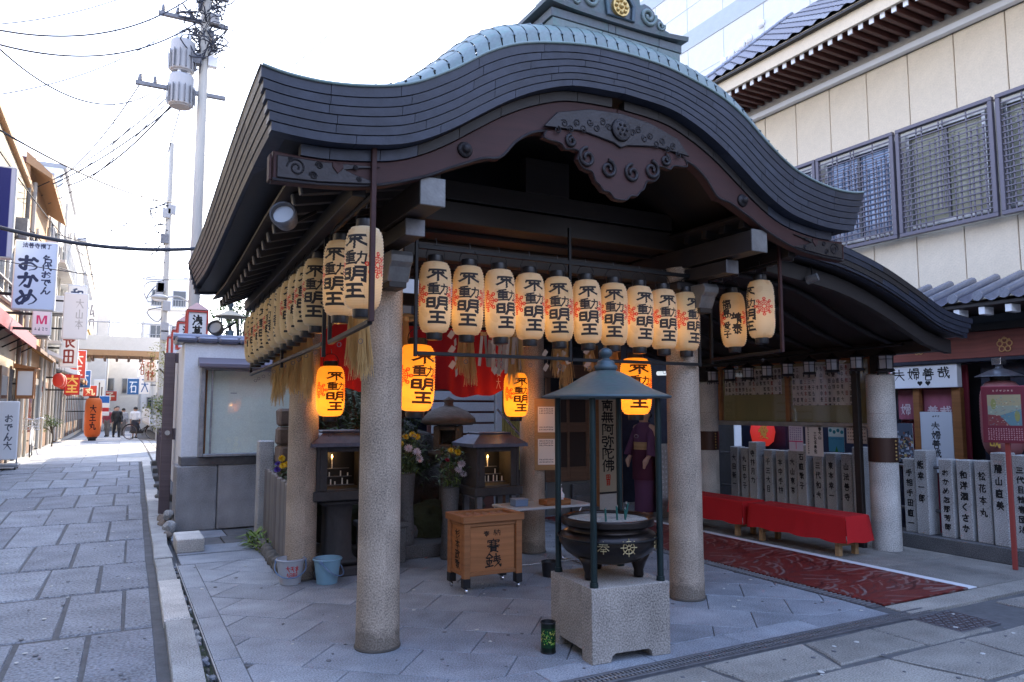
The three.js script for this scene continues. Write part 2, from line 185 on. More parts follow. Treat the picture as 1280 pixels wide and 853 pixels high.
// ---------------------------------------------------------------- brush lettering: each character is a list of strokes on a 100 x 100 grid (xxyy per point)
const GLYPH = {
  日: '2008 2094|2008 8008 8094|2050 8050|2090 8090', 月: '2606 2660 1096|2606 8206 8296 6890|2634 8234|2662 8262', 王: '1512 8512|5012 5088|2050 8050|0688 9488',
  明: '0616 0680|0616 3616 3680|0646 3646|0678 3678|5408 5462 4496|5408 9408 9496 8290|5434 9434|5460 9460',
  千: '7606 2016|0646 9446|5012 5098', 京: '5002 5014|0816 9216|2828 7228 7250 2850 2828|5050 5096 4090|3062 1680|6862 8678', 洲: '0808 1818|0436 1444|0496 1862|3410 2896|3234 3646|5608 5690|5434 5046|7434 6846|9206 9296',
  不: '0812 9212|0812 1222|3012 2832|7012 7232|2234 7834|5012 5097|4436 2658 0474|5636 7458 9674', 力: '1030 8530 8088 6482|4508 4045 1092',
  動: '4806 1214|0424 5824|3112 3186|1234 5034 5060 1260 1234|1247 5047|0872 5472|0290 6086|6230 9630 9290 8086|7808 7650 5894',
  福: '2004 2816|0624 3824 0660|2244 2298|2448 3660|4608 9608|5222 9022 9040 5240 5222|4852 9652 9696 4896 4852|7252 7296|4874 9674',
  島: '4802 4010|2210 2262|2210 7610 7640|2225 7625|2240 7640|2256 9456 9092 7896|0668 0690 6690 6668|3660 3690',
  靖: '2204 2212|0620 4420|1428 1846|3828 3246|0252 4850|7004 7048|5214 9014|5626 8626|4840 9640|5652 5696|5652 8852 8896 8092|5666 8866|5680 8880',
  泰: '5002 5046|1812 8212|2226 7826|0840 9240|4240 0870|5640 9470|5056 5098 4092|2266 3278|7864 6874|3090 2096|6684 8096',
  愛: '7804 2210|2616 3028|4814 5026|7612 6828|1032 0646|1032 9032 8646|3042 2656|4440 4658 6858|6640 7254|3862 1882|3468 7668 4092 0698|4470 6688 9698',
  子: '1612 7812 5034|5034 5496 3888|0652 9452', 奉: '1014 9014|1828 8228|0642 9442|5004 4042 0876|5642 9272|3062 7062|2676 7476|5056 5098',
  納: '2404 0822 2426|3816 0646 3442|2646 2698|1062 0482|3858 4676|5226 5296|5226 9426 9496 8690|7206 7240 5880|7240 8872',
  賽: '5002 5010|0812 0826|0812 9212 8826|2024 8024|2438 7638|0650 9450|3618 3650|6418 6450|3850 1066|6250 9064|3060 3086|3060 7060 7086|3068 7068|3077 7077|3086 7086|4088 1698|6088 8698',
  銭: '2402 0230|2402 4828|1030 3830|0848 4248|2430 2484|1060 1676|3858 3276|0290 4884|5626 9022|5640 9236|5254 9648|6604 7250 9692 9878|8862 5496',
  お: '0830 6228|3808 3484 1880 0868 2452 6046 8868 7884 5292|7218 9032', か: '0834 6230 5488 3884|4008 3450 1090|7222 9450', め: '2016 3852 2888|6608 5260 1492 0272 2844 7032 9460 8082 5894',
  で: '0818 8612|8612 4430 3862 6092|7036 7848|8630 9442', ん: '4806 0892|0892 3852 5056 5488 7090 9456', く: '7006 2050 7096', さ: '0828 9022|5006 7056|7056 2862 2488 5094 7892',
  名: '3804 0644|3622 7220 2266|1638 4850|3256 3296|3256 8856 8896 3296', 代: '3004 0250|1838 1898|3836 9630|5806 6656 9294 9676|7808 9020',
  浅: '1008 2218|0436 1646|0496 2262|4026 9022|4042 9238|3460 9652|5604 6654 9294 9676|9066 4298', 草: '0618 9418|3204 3230|6804 6830|2836 7236 7260 2860 2836|2848 7248|0472 9672|5060 5098',
  法: '1008 2218|0436 1646|0496 2262|3824 9424|6604 6646|3046 9846|6446 3886 8880|7864 9496', 善: '3002 3812|7002 6212|1614 8414|2226 7826|0838 9238|5014 5050|3042 3650|7042 6450|0654 9454|2864 7264 7296 2896 2864',
  寺: '5002 5032|1814 8214|0632 9432|0652 9452|6840 6896 5088|2664 3880', 横: '0224 4424|2404 2498|2430 0262|2634 4052|4814 9814|5804 5828|8604 8628|4430 9830|5440 9040 9074 5474 5440|7230 7274|5456 9056|6078 4896|8478 9696', 丁: '0812 9212|5612 5692 3886',
  夫: '1428 8628|0648 9448|5004 4848 0896|5048 9496', 婦: '2206 1460 3896|3826 3062 0296|0236 4632|5208 9208 9234 5234|5220 9220|4838 4850|4838 9838 9850|5858 5888|5856 9256 9286 8482|7446 7498',
  哉: '0822 7622|3606 3638|0638 9436|1650 4850 4880 1680 1650|6204 7260 9494 9674|8848 5494|7806 9018', 藤: '0612 9412|3004 3022|6804 6822|1428 1066 0498|1428 3828 3896|1444 3844|1460 3860|5826 6434|8826 8034|4838 9638|4450 9850|7024 6650 4070|7450 9868|7056 7098|5470 6078|8668 7680|5092 6682|8892 7882',
  山: '5008 5090|1438 1490 8690|8636 8692', 直: '0816 9216|5002 4830|2630 7630 7682 2682 2630|2648 7648|2664 7664|1028 1094 9494', 美: '3002 3814|7002 6214|1416 8616|2030 8030|0644 9444|5016 5060|0660 9460|4860 3684 0698|5060 9498',
  三: '1616 8416|2250 7850|0886 9286', 目: '2406 2496|2406 7606 7696|2436 7636|2464 7664|2492 7692', 桂: '0224 4024|2204 2298|2228 0262|2432 4050|7004 7046|5022 9022|4646 9446|7054 7092|5070 9070|4492 9892', 春: '1612 8412|2026 8026|0840 9240|5002 4240 0670|5640 9468|3256 6856 6894 3294 3256|3274 6874',
  団: '1008 1096|1008 9008 9096|1094 9094|2434 7634|5820 5880 4674|3448 4462', 治: '1008 2218|0436 1646|0496 2262|6404 4640 8634|7624 9246|4458 8858 8896 4496 4458', 熊: '2404 0830 4426|3816 4830|1040 1076|1040 4240 4276|1052 4252|1064 4264|8804 5818|5404 5434 9434|8844 5856|5444 5474 9474|1086 0698|3686 4098|6286 6698|8486 9498',
  幸: '5002 5034|1616 8416|0634 9434|3042 3852|7042 6252|2056 8056|0872 9272|5056 5098', 一: '0850 9248', 郎: '3002 3210|1412 4612 4646 1446|1412 1484 4672|1430 4630|3860 5080|6210 6298|6210 9010 7840 9466 7472', 芳: '0614 9414|3204 3226|6804 6826|5030 5040|0842 9242|4442 3874 1098|3862 7862 7294 5490', 忽: '2806 0644|2018 8818 7846 6044|4818 2654|6618 4258|1464 0690|3066 3490 7490 7678|4860 5672|8464 9484', 那: '1212 4812 4896 3890|1032 4832|0854 4854|2412 2254 0896|6210 6298|6210 9010 7840 9466 7472',
  和: '4004 1014|0432 4832|2610 2698|2634 0472|2838 4860|5824 5890|5824 9224 9290|5886 9286', 洋: '1008 2218|0436 1646|0496 2262|4604 5416|8404 7616|4020 9220|4640 8640|3662 9662|6620 6698', 酒: '1008 2218|0436 1646|0496 2262|3612 9812|4028 4096|4028 9428 9496|5812 5648 4660|7612 7656 8856|4474 9074|4092 9492',
  田: '1412 1492|1412 8612 8692|1490 8690|5012 5090|1450 8650', 石: '0816 9216|4416 0666|3048 3094|3048 8248 8294|3090 8290', 本: '0626 9426|5004 5098|4830 0676|5230 9474|3070 7070', 杉: '0226 4826|2604 2698|2630 0266|2834 4654|8808 5230|9032 5058|9458 4692',
  南: '0816 9216|5002 5032|1632 1696|1632 8432 8496 7490|3440 4050|6640 6050|2856 7256|2870 7270|5056 5092', 無: '2804 1020|2014 9014|0640 9440|2414 2466|4214 4266|6014 6066|7814 7866|0466 9666|1876 1096|3876 4094|6076 6694|8074 9294', 阿: '1008 1096|1008 3608 2834 3858 1664|4214 9814|8814 8892 7488|4832 7232 7264 4864 4832',
  弥: '0812 3812 3834 0834 0860 4060 3694 2088|6004 4840|5820 9820 9232|7420 7496 6488|5646 4872|8846 9670', 陀: '1008 1096|1008 3608 2834 3858 1664|6802 6812|4416 4430|4416 9816 9428|8236 5456|5236 5690 9290 9476', 佛: '3004 0446|1830 1898|3816 9216 9236 4036 3860 9660 9286 8482|5804 5684 4098|7604 7698',
  政: '0414 5214|2814 2890|2848 5048|1044 1090|0294 5486|6404 5240|5824 9824|9024 5298|6236 9898', 敬: '0414 5614|1804 1822|4004 4022|1628 0646|1630 5230 4886 3880|1844 3844 3868 1868|6804 5640|6028 9828|9228 5498|6640 9898', 手: '7806 2016|1232 8832|0654 9454|5014 5496 3890', 相: '0224 4624|2604 2698|2630 0462|2834 4454|5810 5892|5810 9210 9292|5836 9236|5862 9262|5890 9290', 松: '0224 4624|2604 2698|2630 0462|2834 4454|6808 5040|7808 9838|7248 5088 9084|8468 9694', 大: '0634 9434|5004 4640 0696|5040 9496', 天: '1414 8614|0844 9244|5014 4650 0696|5044 9496', 中: '1424 1466|1424 8624 8666|1466 8666|5004 5098', 新: '2604 2612|0616 5016|1424 1836|3824 3436|0242 5242|0660 4860|2642 2696|2462 0484|3062 4878|9204 6414|6414 6256 5296|6442 9842|8242 8298', 丸: '4604 4250 0696|1036 7236 7690 9692 9876|2452 4874', 東: '0814 9214|5002 5098|2228 7828 7858 2258 2228|2243 7843|4860 0694|5260 9494', 林: '0224 4424|2404 2498|2430 0462|5224 9824|7404 7498|7430 5468|7630 9866', 長: '2808 2846|2808 8008|2820 7420|2832 7432|0646 9446|2846 2894 4684|8452 5866|4846 6278 9696', 花: '0614 9414|3204 3226|6804 6826|3032 0668|2050 2098|8644 5666|5632 5690 9290 9474', '・': '5050 5250',
};
const STROKES = {};
for (const [k, v] of Object.entries(GLYPH)) STROKES[k] = v.split('|').map((s) => s.split(' ').map((p) => [+p.slice(0, 2), +p.slice(2)]));
function glyph(ctx, ch, x, y, w, h, weight, style = 'brush') { // one character into the box at x, y
  const st = STROKES[ch]; if (!st) return; const R = weight * Math.min(w, h) / 2;
  for (const s of st) {
    const P = s.map(([a, b]) => [x + a / 100 * w, y + b / 100 * h]), n = P.length;
    if (style === 'bold') { // flat signboard hand: even, thick, square ended
      ctx.lineJoin = 'miter'; ctx.lineCap = 'butt'; ctx.lineWidth = R * 2; ctx.strokeStyle = ctx.fillStyle;
      ctx.beginPath(); P.forEach((p, i) => i ? ctx.lineTo(...p) : ctx.moveTo(...p)); ctx.stroke();
      const [a, b] = [P[n - 2], P[n - 1]], d = Math.hypot(b[0] - a[0], b[1] - a[1]), ux = (b[0] - a[0]) / d, uy = (b[1] - a[1]) / d; // flared tip
      ctx.beginPath(); ctx.moveTo(b[0] - uy * R, b[1] + ux * R); ctx.lineTo(b[0] + ux * R * 0.9 - uy * R * 1.3, b[1] + uy * R * 0.9 + ux * R * 1.3); ctx.lineTo(b[0] + uy * R, b[1] - ux * R); ctx.fill();
      continue;
    }
    const c = new THREE.CatmullRomCurve3(P.map((p) => V(p[0], p[1], 0)), false, 'catmullrom', 0.25), len = Math.max(4, Math.ceil(c.getLength() / Math.max(0.6, R * 0.35)));
    const last = V(P[n - 1][0] - P[n - 2][0], P[n - 1][1] - P[n - 2][1], 0), sweep = last.y > 0 && Math.abs(last.x) > Math.abs(last.y) * 0.4;
    for (let i = 0; i <= len; i++) { const t = i / len, q = c.getPoint(t), r = R * (0.78 + 0.3 * Math.pow(1 - t, 3) + (sweep ? (last.x < 0 ? -0.55 * t * t : 0.25 * t * t - 0.6 * Math.max(0, t - 0.85) / 0.15) : 0.15 * t * t)); ctx.beginPath(); ctx.arc(q.x, q.y, Math.max(0.35, r), 0, 7); ctx.fill(); }
  }
}
function column(ctx, text, x, y, w, h, weight = 0.13, style, gap = 0.06) { // vertical line of characters filling the box
  const list = [...text], ch = h / list.length; list.forEach((c, i) => glyph(ctx, c, x, y + i * ch + ch * gap / 2, w, ch * (1 - gap), weight, style));
}
function rowText(ctx, text, x, y, w, h, weight = 0.13, style, gap = 0.08) { const list = [...text], cw = w / list.length; list.forEach((c, i) => glyph(ctx, c, x + i * cw + cw * gap / 2, y, cw * (1 - gap), h, weight, style)); }
function scribble(ctx, x, y, w, h) { // tiny print too small to read: a few strokes per character
  for (let k = 0; k < 4; k++) { ctx.fillRect(x + w * rr(0, 0.3), y + h * rr(0, 0.85), w * rr(0.4, 0.7), Math.max(1, h * 0.11)); if (k < 2) ctx.fillRect(x + w * rr(0.1, 0.85), y + h * rr(0, 0.3), Math.max(1, w * 0.1), h * rr(0.4, 0.7)); }
}
function crest(ctx, cx, cy, R, style) { // wheel crest in outline
  ctx.lineWidth = R * 0.1; ctx.strokeStyle = style; ctx.fillStyle = style; ctx.lineCap = 'round';
  for (const r of [0.62, 0.22]) { ctx.beginPath(); ctx.arc(cx, cy, R * r, 0, 7); ctx.stroke(); }
  for (let k = 0; k < 8; k++) { const a = k * PI / 4, c = Math.cos(a), s = Math.sin(a); ctx.beginPath(); ctx.moveTo(cx + c * R * 0.22, cy + s * R * 0.22); ctx.lineTo(cx + c * R * 0.8, cy + s * R * 0.8); ctx.stroke(); ctx.beginPath(); ctx.arc(cx + c * R * 0.86, cy + s * R * 0.86, R * 0.13, 0, 7); ctx.stroke(); ctx.beginPath(); ctx.arc(cx + Math.cos(a + 0.39) * R * 0.44, cy + Math.sin(a + 0.39) * R * 0.44, R * 0.08, 0, 7); ctx.fill(); }
}
// one sheet that holds all flat print (signs, posters, ink on stone and wood)
const SHEET = 2048, sheets = [];
function newSheet() {
  const c = document.createElement('canvas'); c.width = c.height = SHEET; const ctx = c.getContext('2d'); ctx.clearRect(0, 0, SHEET, SHEET);
  const t = new THREE.CanvasTexture(c); t.colorSpace = THREE.SRGBColorSpace; t.anisotropy = 8;
  const s = { ctx, x: 2, y: 2, row: 0, mat: new THREE.MeshStandardMaterial({ map: t, transparent: false, alphaTest: 0.4, roughness: 0.75, side: THREE.DoubleSide, name: 'print_sheet' }), tex: t }; sheets.push(s); return s;
}
function print(w, h, ppm, draw) { // plane w x h metres (centred, facing +z) printed by draw(ctx, W, H)
  const W = Math.round(w * ppm), H = Math.round(h * ppm); let s = sheets[sheets.length - 1] ?? newSheet();
  if (s.x + W + 4 > SHEET) { s.x = 2; s.y += s.row + 4; s.row = 0; } if (s.y + H + 4 > SHEET) s = newSheet();
  const { ctx } = s; ctx.save(); ctx.translate(s.x, s.y); ctx.beginPath(); ctx.rect(0, 0, W, H); ctx.clip(); draw(ctx, W, H); ctx.restore();
  const g = new THREE.PlaneGeometry(w, h), uv = g.attributes.uv; for (let i = 0; i < 4; i++) uv.setXY(i, (s.x + uv.getX(i) * W) / SHEET, 1 - (s.y + (1 - uv.getY(i)) * H) / SHEET);
  s.x += W + 4; s.row = Math.max(s.row, H); g.userData.mat = s.mat; return g;
}
const put = (parent, name, g, pos, rot) => part(parent, name, g, g.userData.mat, pos, rot);
const bg = (ctx, W, H, c) => { ctx.fillStyle = c; ctx.fillRect(0, 0, W, H); };
// ---------------------------------------------------------------- ground
function clipPoly(poly, x0, x1, z0, z1) {
  const cut = (P, f) => { const o = []; P.forEach((a, i) => { const b = P[(i + 1) % P.length], fa = f(a), fb = f(b); if (fa >= 0) o.push(a); if (fa * fb < 0) { const t = fa / (fa - fb); o.push([lerp(a[0], b[0], t), lerp(a[1], b[1], t)]); } }); return o; };
  let p = poly; for (const f of [(q) => q[0] - x0, (q) => x1 - q[0], (q) => q[1] - z0, (q) => z1 - q[1]]) { if (p.length < 3) return []; p = cut(p, f); } return p;
}
const areaOf = (p) => Math.abs(p.reduce((s, a, i) => { const b = p[(i + 1) % p.length]; return s + a[0] * b[1] - b[0] * a[1]; }, 0)) / 2;
function polySlab(poly, yTop, thick, bevel = 0.004, ox = 0, oy = 0) { // flat stone with a bevelled upper edge from a convex outline [x, z]
  const n = poly.length, cx = poly.reduce((s, p) => s + p[0], 0) / n, cz = poly.reduce((s, p) => s + p[1], 0) / n, P = [], T = [];
  const ins = poly.map(([x, z]) => { const d = Math.hypot(x - cx, z - cz) || 1; return [x - (x - cx) / d * bevel * 1.4, z - (z - cz) / d * bevel * 1.4]; });
  ins.forEach(([x, z]) => P.push([x, yTop, z])); poly.forEach(([x, z]) => P.push([x, yTop - bevel, z])); poly.forEach(([x, z]) => P.push([x, yTop - thick, z])); P.push([cx, yTop, cz]);
  let s = 0; poly.forEach((a, i) => { const b = poly[(i + 1) % n]; s += a[0] * b[1] - b[0] * a[1]; });
  const f = (a, b, c) => s > 0 ? T.push(a, c, b) : T.push(a, b, c);
  for (let i = 0; i < n; i++) { const j = (i + 1) % n; f(i, j, 3 * n); for (const o of [0, n]) { f(o + i, o + n + i, o + n + j); f(o + i, o + n + j, o + j); } }
  return uvBox(fromTris(P, T), ox, oy);
}
const rect = (x0, x1, z0, z1) => [[x0, z0], [x1, z0], [x1, z1], [x0, z1]];
{
  const g = new THREE.PlaneGeometry(900, 900); g.rotateX(-PI / 2); const m = part(scene, uniq('ground'), uvBox(g), K.mortar, [0, -0.06, 0]); m.userData = { kind: 'structure', label: 'dark ground under the paving', category: 'ground' };
}
const kerbX = (z) => 0.27 - 0.0145 * z;
const yS = curve([[-60, 0], [-46, 0], [-34, 0.25], [-26, 0.31], [-20.1, 0.295], [-17.9, 0.25], [-16.5, 0.21], [-15.3, 0.17], [-14.27, 0.13], [-12.9, 0.085], [-11.5, 0.035], [-9.9, 0.012], [-8.3, 0]]); // the street climbs gently, then falls away again
const lift = (g) => { const p = g.attributes.position; for (let i = 0; i < p.count; i++) p.setY(i, p.getY(i) + yS(p.getZ(i))); g.computeVertexNormals(); return g; };
{ // street of long chiselled granite slabs
  const st = setting('street', 'narrow street of chiselled granite slabs');
  const bed = []; for (let z = 4; z >= -76; z -= 1) bed.push([-6, -3, 0.2, kerbX(z), 1.4, 3].map((x) => [z > -11 && x > kerbX(z) ? kerbX(z) + 0.001 * x : x, -0.012 + yS(z), z])); part(st, 'mortar_bed', loft(bed), K.mortar);
  const zb = [1.2, 0, -1.2, -2.4, -3.55, -4.78, -6.0, -7.3, -8.53, -9.95, -11.5, -12.9, -14.27, -15.3, -16.5, -17.9, -19, -20.1];
  for (let i = 0; i < zb.length - 1; i++) {
    const z0 = zb[i], z1 = zb[i + 1]; let w = i % 2 ? 0.4 : 0.2, o = 0; const X = (q, z) => kerbX(z) - 0.05 - q;
    while (X(o, z0) > -2.3) {
      const e = o + w, g = 0.02 + rnd() * 0.006, jx = () => rr(-0.008, 0.008);
      const poly = [[X(o + g, z0) + jx(), z0 - g + jx()], [X(e, z0) + jx(), z0 - g + jx()], [X(e, z1) + jx(), z1 + g + jx()], [X(o + g, z1) + jx(), z1 + g + jx()]];
      part(st, 'paving_slab', lift(polySlab(poly, rr(-0.004, 0.004), 0.05, 0.012, rnd() * 3, rnd() * 3)), pick([K.slabA, K.slabA, K.slabB, K.slabC])); o = e; w = rr(0.38, 0.48) * (1 + Math.max(0, i - 5) * 0.03);
    }
  }
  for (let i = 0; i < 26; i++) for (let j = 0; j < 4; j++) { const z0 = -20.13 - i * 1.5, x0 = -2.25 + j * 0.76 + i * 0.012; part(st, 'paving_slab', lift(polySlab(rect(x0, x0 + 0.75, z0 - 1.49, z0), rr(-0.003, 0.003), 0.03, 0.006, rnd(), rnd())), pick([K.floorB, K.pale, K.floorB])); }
  const st2 = setting('side_paving', 'brick paved strip beside the street');
  for (let i = 0; i < 40; i++) for (let j = 0; j < 3; j++) { const z0 = -20.13 - i * 0.5, x0 = 0.81 + j * 0.26 + i * 0.004; part(st2, 'paving_brick', lift(polySlab(rect(x0 + 0.01, x0 + 0.25, z0 - 0.485, z0), rr(-0.003, 0.003), 0.03, 0.006)), pick([K.floorB, K.pale, K.block])); }
}
{ // kerb stones and the gutter between the street and the shrine floor
  const kb = setting('kerb', 'pale worn kerb stones along the street edge'); let z = 2;
  while (z > -19.5) {
    const l = rr(1.0, 1.6), z1 = z - l, w = 0.165 + rr(-0.01, 0.015), y = 0.045 + rr(-0.012, 0.012), a = kerbX(z), b = kerbX(z1), q = () => rr(-0.012, 0.012);
    part(kb, 'kerb_stone', lift(polySlab([[a + q() * 0.5, z - 0.012], [a + w * 0.5, z - 0.008 + q()], [a + w + q(), z - 0.012], [(a + b) / 2 + w + q(), (z + z1) / 2], [b + w + q(), z1 + 0.012], [b + q() * 0.5, z1 + 0.012], [(a + b) / 2 + q() * 0.4, (z + z1) / 2]], y, 0.11, 0.012, rnd() * 2, rnd() * 2)), pick([K.kerb, K.kerb, K.pale])); z = z1;
  }
  const gt = part(scene, uniq('gutter_moss'), (() => { const rows = []; for (let i = 0; i <= 90; i++) { const zz = 1 - i * 0.1, row = []; for (let k = 0; k <= 5; k++) row.push([lerp(kerbX(zz) + 0.14, 0.6, k / 5), -0.035 + fbm(zz * 4, k * 0.9) * 0.05, zz]); rows.push(row); } return loft(rows); })(), K.moss); gt.userData = { kind: 'structure', label: 'mossy gutter beside the shrine floor', category: 'gutter' };
  const ru = setting('gutter_debris', 'broken stones in the gutter');
  for (let i = 0; i < 46; i++) { const zz = rr(-8.2, -3.6), x = rr(kerbX(zz) + 0.18, 0.57), s = rr(0.015, 0.05), n = 6, poly = []; for (let k = 0; k < n; k++) { const a = k / n * PI * 2 + rr(-0.3, 0.3); poly.push([x + Math.cos(a) * s * rr(0.5, 0.8), zz + Math.sin(a) * s * rr(0.9, 1.8)]); } part(ru, 'stone_chip', polySlab(poly, rr(-0.025, 0.0), 0.04, 0.006, rnd(), rnd()), pick([K.oldStone, K.kerb, K.slabB])); }
}
{ // shrine floor: diagonal granite tiles inside straight border strips
  const fl = setting('shrine_floor', 'granite tiled shrine floor laid on the diagonal'), x0 = 0.75, x1 = 5.27, z0 = -8.15, z1 = -3.92;
  part(fl, 'mortar_bed', polySlab(rect(0.59, 5.3, -8.3, -3.72), -0.008, 0.1), K.mortar);
  part(fl, 'edge_trim', span(0.578, 0.588, -0.05, 0.004, -8.25, -2.2, 0.002), K.steel);
  const L = 0.62, S = 0.46, c = Math.cos(0.70), s = Math.sin(0.70);
  for (let i = -14; i < 16; i++) for (let j = -16; j < 18; j++) {
    const ux = i * L + (j % 2 ? L / 2 : 0), uz = j * S, g = 0.0035, q = [[ux + g, uz + g], [ux + L - g, uz + g], [ux + L - g, uz + S - g], [ux + g, uz + S - g]].map(([a, b]) => [3 + a * c - b * s, -6 + a * s + b * c]);
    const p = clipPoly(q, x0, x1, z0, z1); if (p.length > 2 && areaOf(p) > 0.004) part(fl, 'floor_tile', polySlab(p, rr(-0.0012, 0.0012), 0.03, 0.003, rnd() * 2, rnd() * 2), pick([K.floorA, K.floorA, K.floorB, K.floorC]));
  }
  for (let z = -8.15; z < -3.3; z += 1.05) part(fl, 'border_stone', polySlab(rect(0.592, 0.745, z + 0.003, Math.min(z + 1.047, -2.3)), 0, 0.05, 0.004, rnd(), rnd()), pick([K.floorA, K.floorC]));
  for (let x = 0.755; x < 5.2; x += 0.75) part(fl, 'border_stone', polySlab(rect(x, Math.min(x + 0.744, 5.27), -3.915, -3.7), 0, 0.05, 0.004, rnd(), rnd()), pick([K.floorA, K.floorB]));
  // older slabs behind, up to the white wall
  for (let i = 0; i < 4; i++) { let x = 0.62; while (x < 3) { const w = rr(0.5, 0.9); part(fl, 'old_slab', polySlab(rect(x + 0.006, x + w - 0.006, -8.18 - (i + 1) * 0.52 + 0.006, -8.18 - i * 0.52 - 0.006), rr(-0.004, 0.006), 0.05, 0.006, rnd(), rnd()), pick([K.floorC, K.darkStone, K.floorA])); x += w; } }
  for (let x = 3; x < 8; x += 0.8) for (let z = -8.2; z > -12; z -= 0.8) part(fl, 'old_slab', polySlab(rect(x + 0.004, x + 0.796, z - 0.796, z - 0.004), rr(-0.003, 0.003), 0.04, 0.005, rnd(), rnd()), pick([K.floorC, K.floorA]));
}
{ // covered passage: red carpet between a metal strip and a white line, granite beyond
  const pf = setting('passage_floor', 'granite floor of the covered passage');
  part(pf, 'mortar_bed', polySlab(rect(5.27, 8.3, -12, -3.72), -0.01, 0.05), K.mortar);
  for (let z = -12; z < -3.8; z += 0.9) for (let x = 6.72; x < 8.2; x += 0.74) part(pf, 'floor_tile', polySlab(rect(x + 0.002, x + 0.738, z + 0.002, Math.min(z + 0.898, -3.86)), rr(-0.001, 0.001), 0.04, 0.002, rnd(), rnd()), pick([K.neutA, K.neutC]));
  for (let x = 5.4; x < 8.3; x += 1.0) part(pf, 'border_stone', polySlab(rect(x + 0.004, x + 0.996, -3.85, -3.62), 0.001, 0.05, 0.004, rnd(), rnd()), pick([K.neutA, K.neutB]));
  const cv = document.createElement('canvas'); cv.width = 512; cv.height = 1024; const ctx = cv.getContext('2d'); bg(ctx, 512, 1024, '#6d2722');
  ctx.lineCap = 'round';
  for (let i = 0; i < 240; i++) { const x = rr(0, 512), y = rr(0, 1024), a = rr(-0.5, 0.5) + Math.sin(y / 90) * 0.6, l = rr(24, 70), w = rr(5, 13); ctx.strokeStyle = pick(['#4a1817', '#86625c', '#7d6a68', '#5a2a2a', '#74504c']); for (const [ox, oy] of [[0, 0], [0, 1024], [0, -1024], [512, 0], [-512, 0]]) { ctx.lineWidth = w; ctx.beginPath(); ctx.moveTo(x + ox - l * Math.cos(a), y + oy - l * Math.sin(a)); ctx.quadraticCurveTo(x + ox + w * 2, y + oy - 8, x + ox + l * Math.cos(a + 0.3), y + oy + l * Math.sin(a + 0.3)); ctx.stroke(); } }
  const t = new THREE.CanvasTexture(cv); t.colorSpace = THREE.SRGBColorSpace; t.wrapS = t.wrapT = THREE.RepeatWrapping; t.repeat.set(1 / 1.2, 1 / 2.4);
  const cm = new THREE.MeshStandardMaterial({ map: t, roughness: 0.5, bumpMap: cloth.bump, bumpScale: 0.0008, name: 'ripple_carpet' });
  const cp = thing('carpet', 'dark red carpet runner with ripple pattern in the covered passage', 'carpet');
  for (let z = -9.2; z < -3.9; z += 1.2) part(cp, 'carpet_length', span(5.42, 6.56, -0.005, 0.012, z + 0.002, Math.min(z + 1.198, -3.87), 0.003), cm);
  const wl = part(scene, uniq('white_line'), span(6.565, 6.69, -0.004, 0.006, -11, -3.87, 0.002), K.white); wl.userData = { kind: 'structure', label: 'white painted line beside the red carpet', category: 'line' };
  const gs = thing('grating_strip', 'ribbed metal strip along the edge of the red carpet', 'grating');
  part(gs, 'frame', span(5.285, 5.4, -0.01, 0.004, -9.2, -3.87, 0.002), K.steelDark);
  const rib = cbox(0.1, 0.012, 0.014, 0.002); for (let z = -9.1; z < -3.9; z += 0.045) if (z > -7.4) part(gs, 'rib', rib, K.steel, [5.3425, 0.006, z]);
  const dg = thing('drain_grating', 'long slotted steel drain across the front of the shrine floor', 'drain');
  part(dg, 'channel', span(-0.05 + 0.65, 5.62, -0.04, -0.022, -3.69, -3.56, 0.002), K.black);
  for (const z of [-3.685, -3.565]) part(dg, 'rail', span(0.65, 5.62, -0.03, 0.004, z - 0.012, z + 0.012, 0.002), K.steelDark);
  part(dg, 'rail', span(0.65, 5.62, -0.03, 0.001, -3.628, -3.618, 0.002), K.steelDark);
  const sl = cbox(0.013, 0.018, 0.1, 0.002); for (let i = 0; i < 170; i++) part(dg, 'slot_bar', sl, K.steel, [0.68 + i * 0.029, -0.01, -3.625]);
  const mh = thing('manhole_cover', 'square rusty manhole cover beside the end of the drain', 'manhole', [5.5, 0, -3.36]);
  part(mh, 'frame', join([span(-0.24, 0.24, -0.02, 0.004, -0.2, -0.185), span(-0.24, 0.24, -0.02, 0.004, 0.185, 0.2), span(-0.24, -0.225, -0.02, 0.004, -0.184, 0.184), span(0.225, 0.24, -0.02, 0.004, -0.184, 0.184)]), K.steelDark);
  part(mh, 'plate', span(-0.222, 0.222, -0.02, 0, -0.182, 0.182), mat('rust', [0.13, 0.1, 0.105], { tex: grime, bump: 0.003, metalness: 0.4, roughness: 0.6 }));
  const st = cbox(0.03, 0.006, 0.012, 0.002); for (let i = 0; i < 9; i++) for (let j = 0; j < 8; j++) part(mh, 'tread', st, K.steelDark, [-0.19 + i * 0.047, 0.003, -0.16 + j * 0.046], [0, (i + j) % 2 ? 0.8 : -0.8, 0]);
}
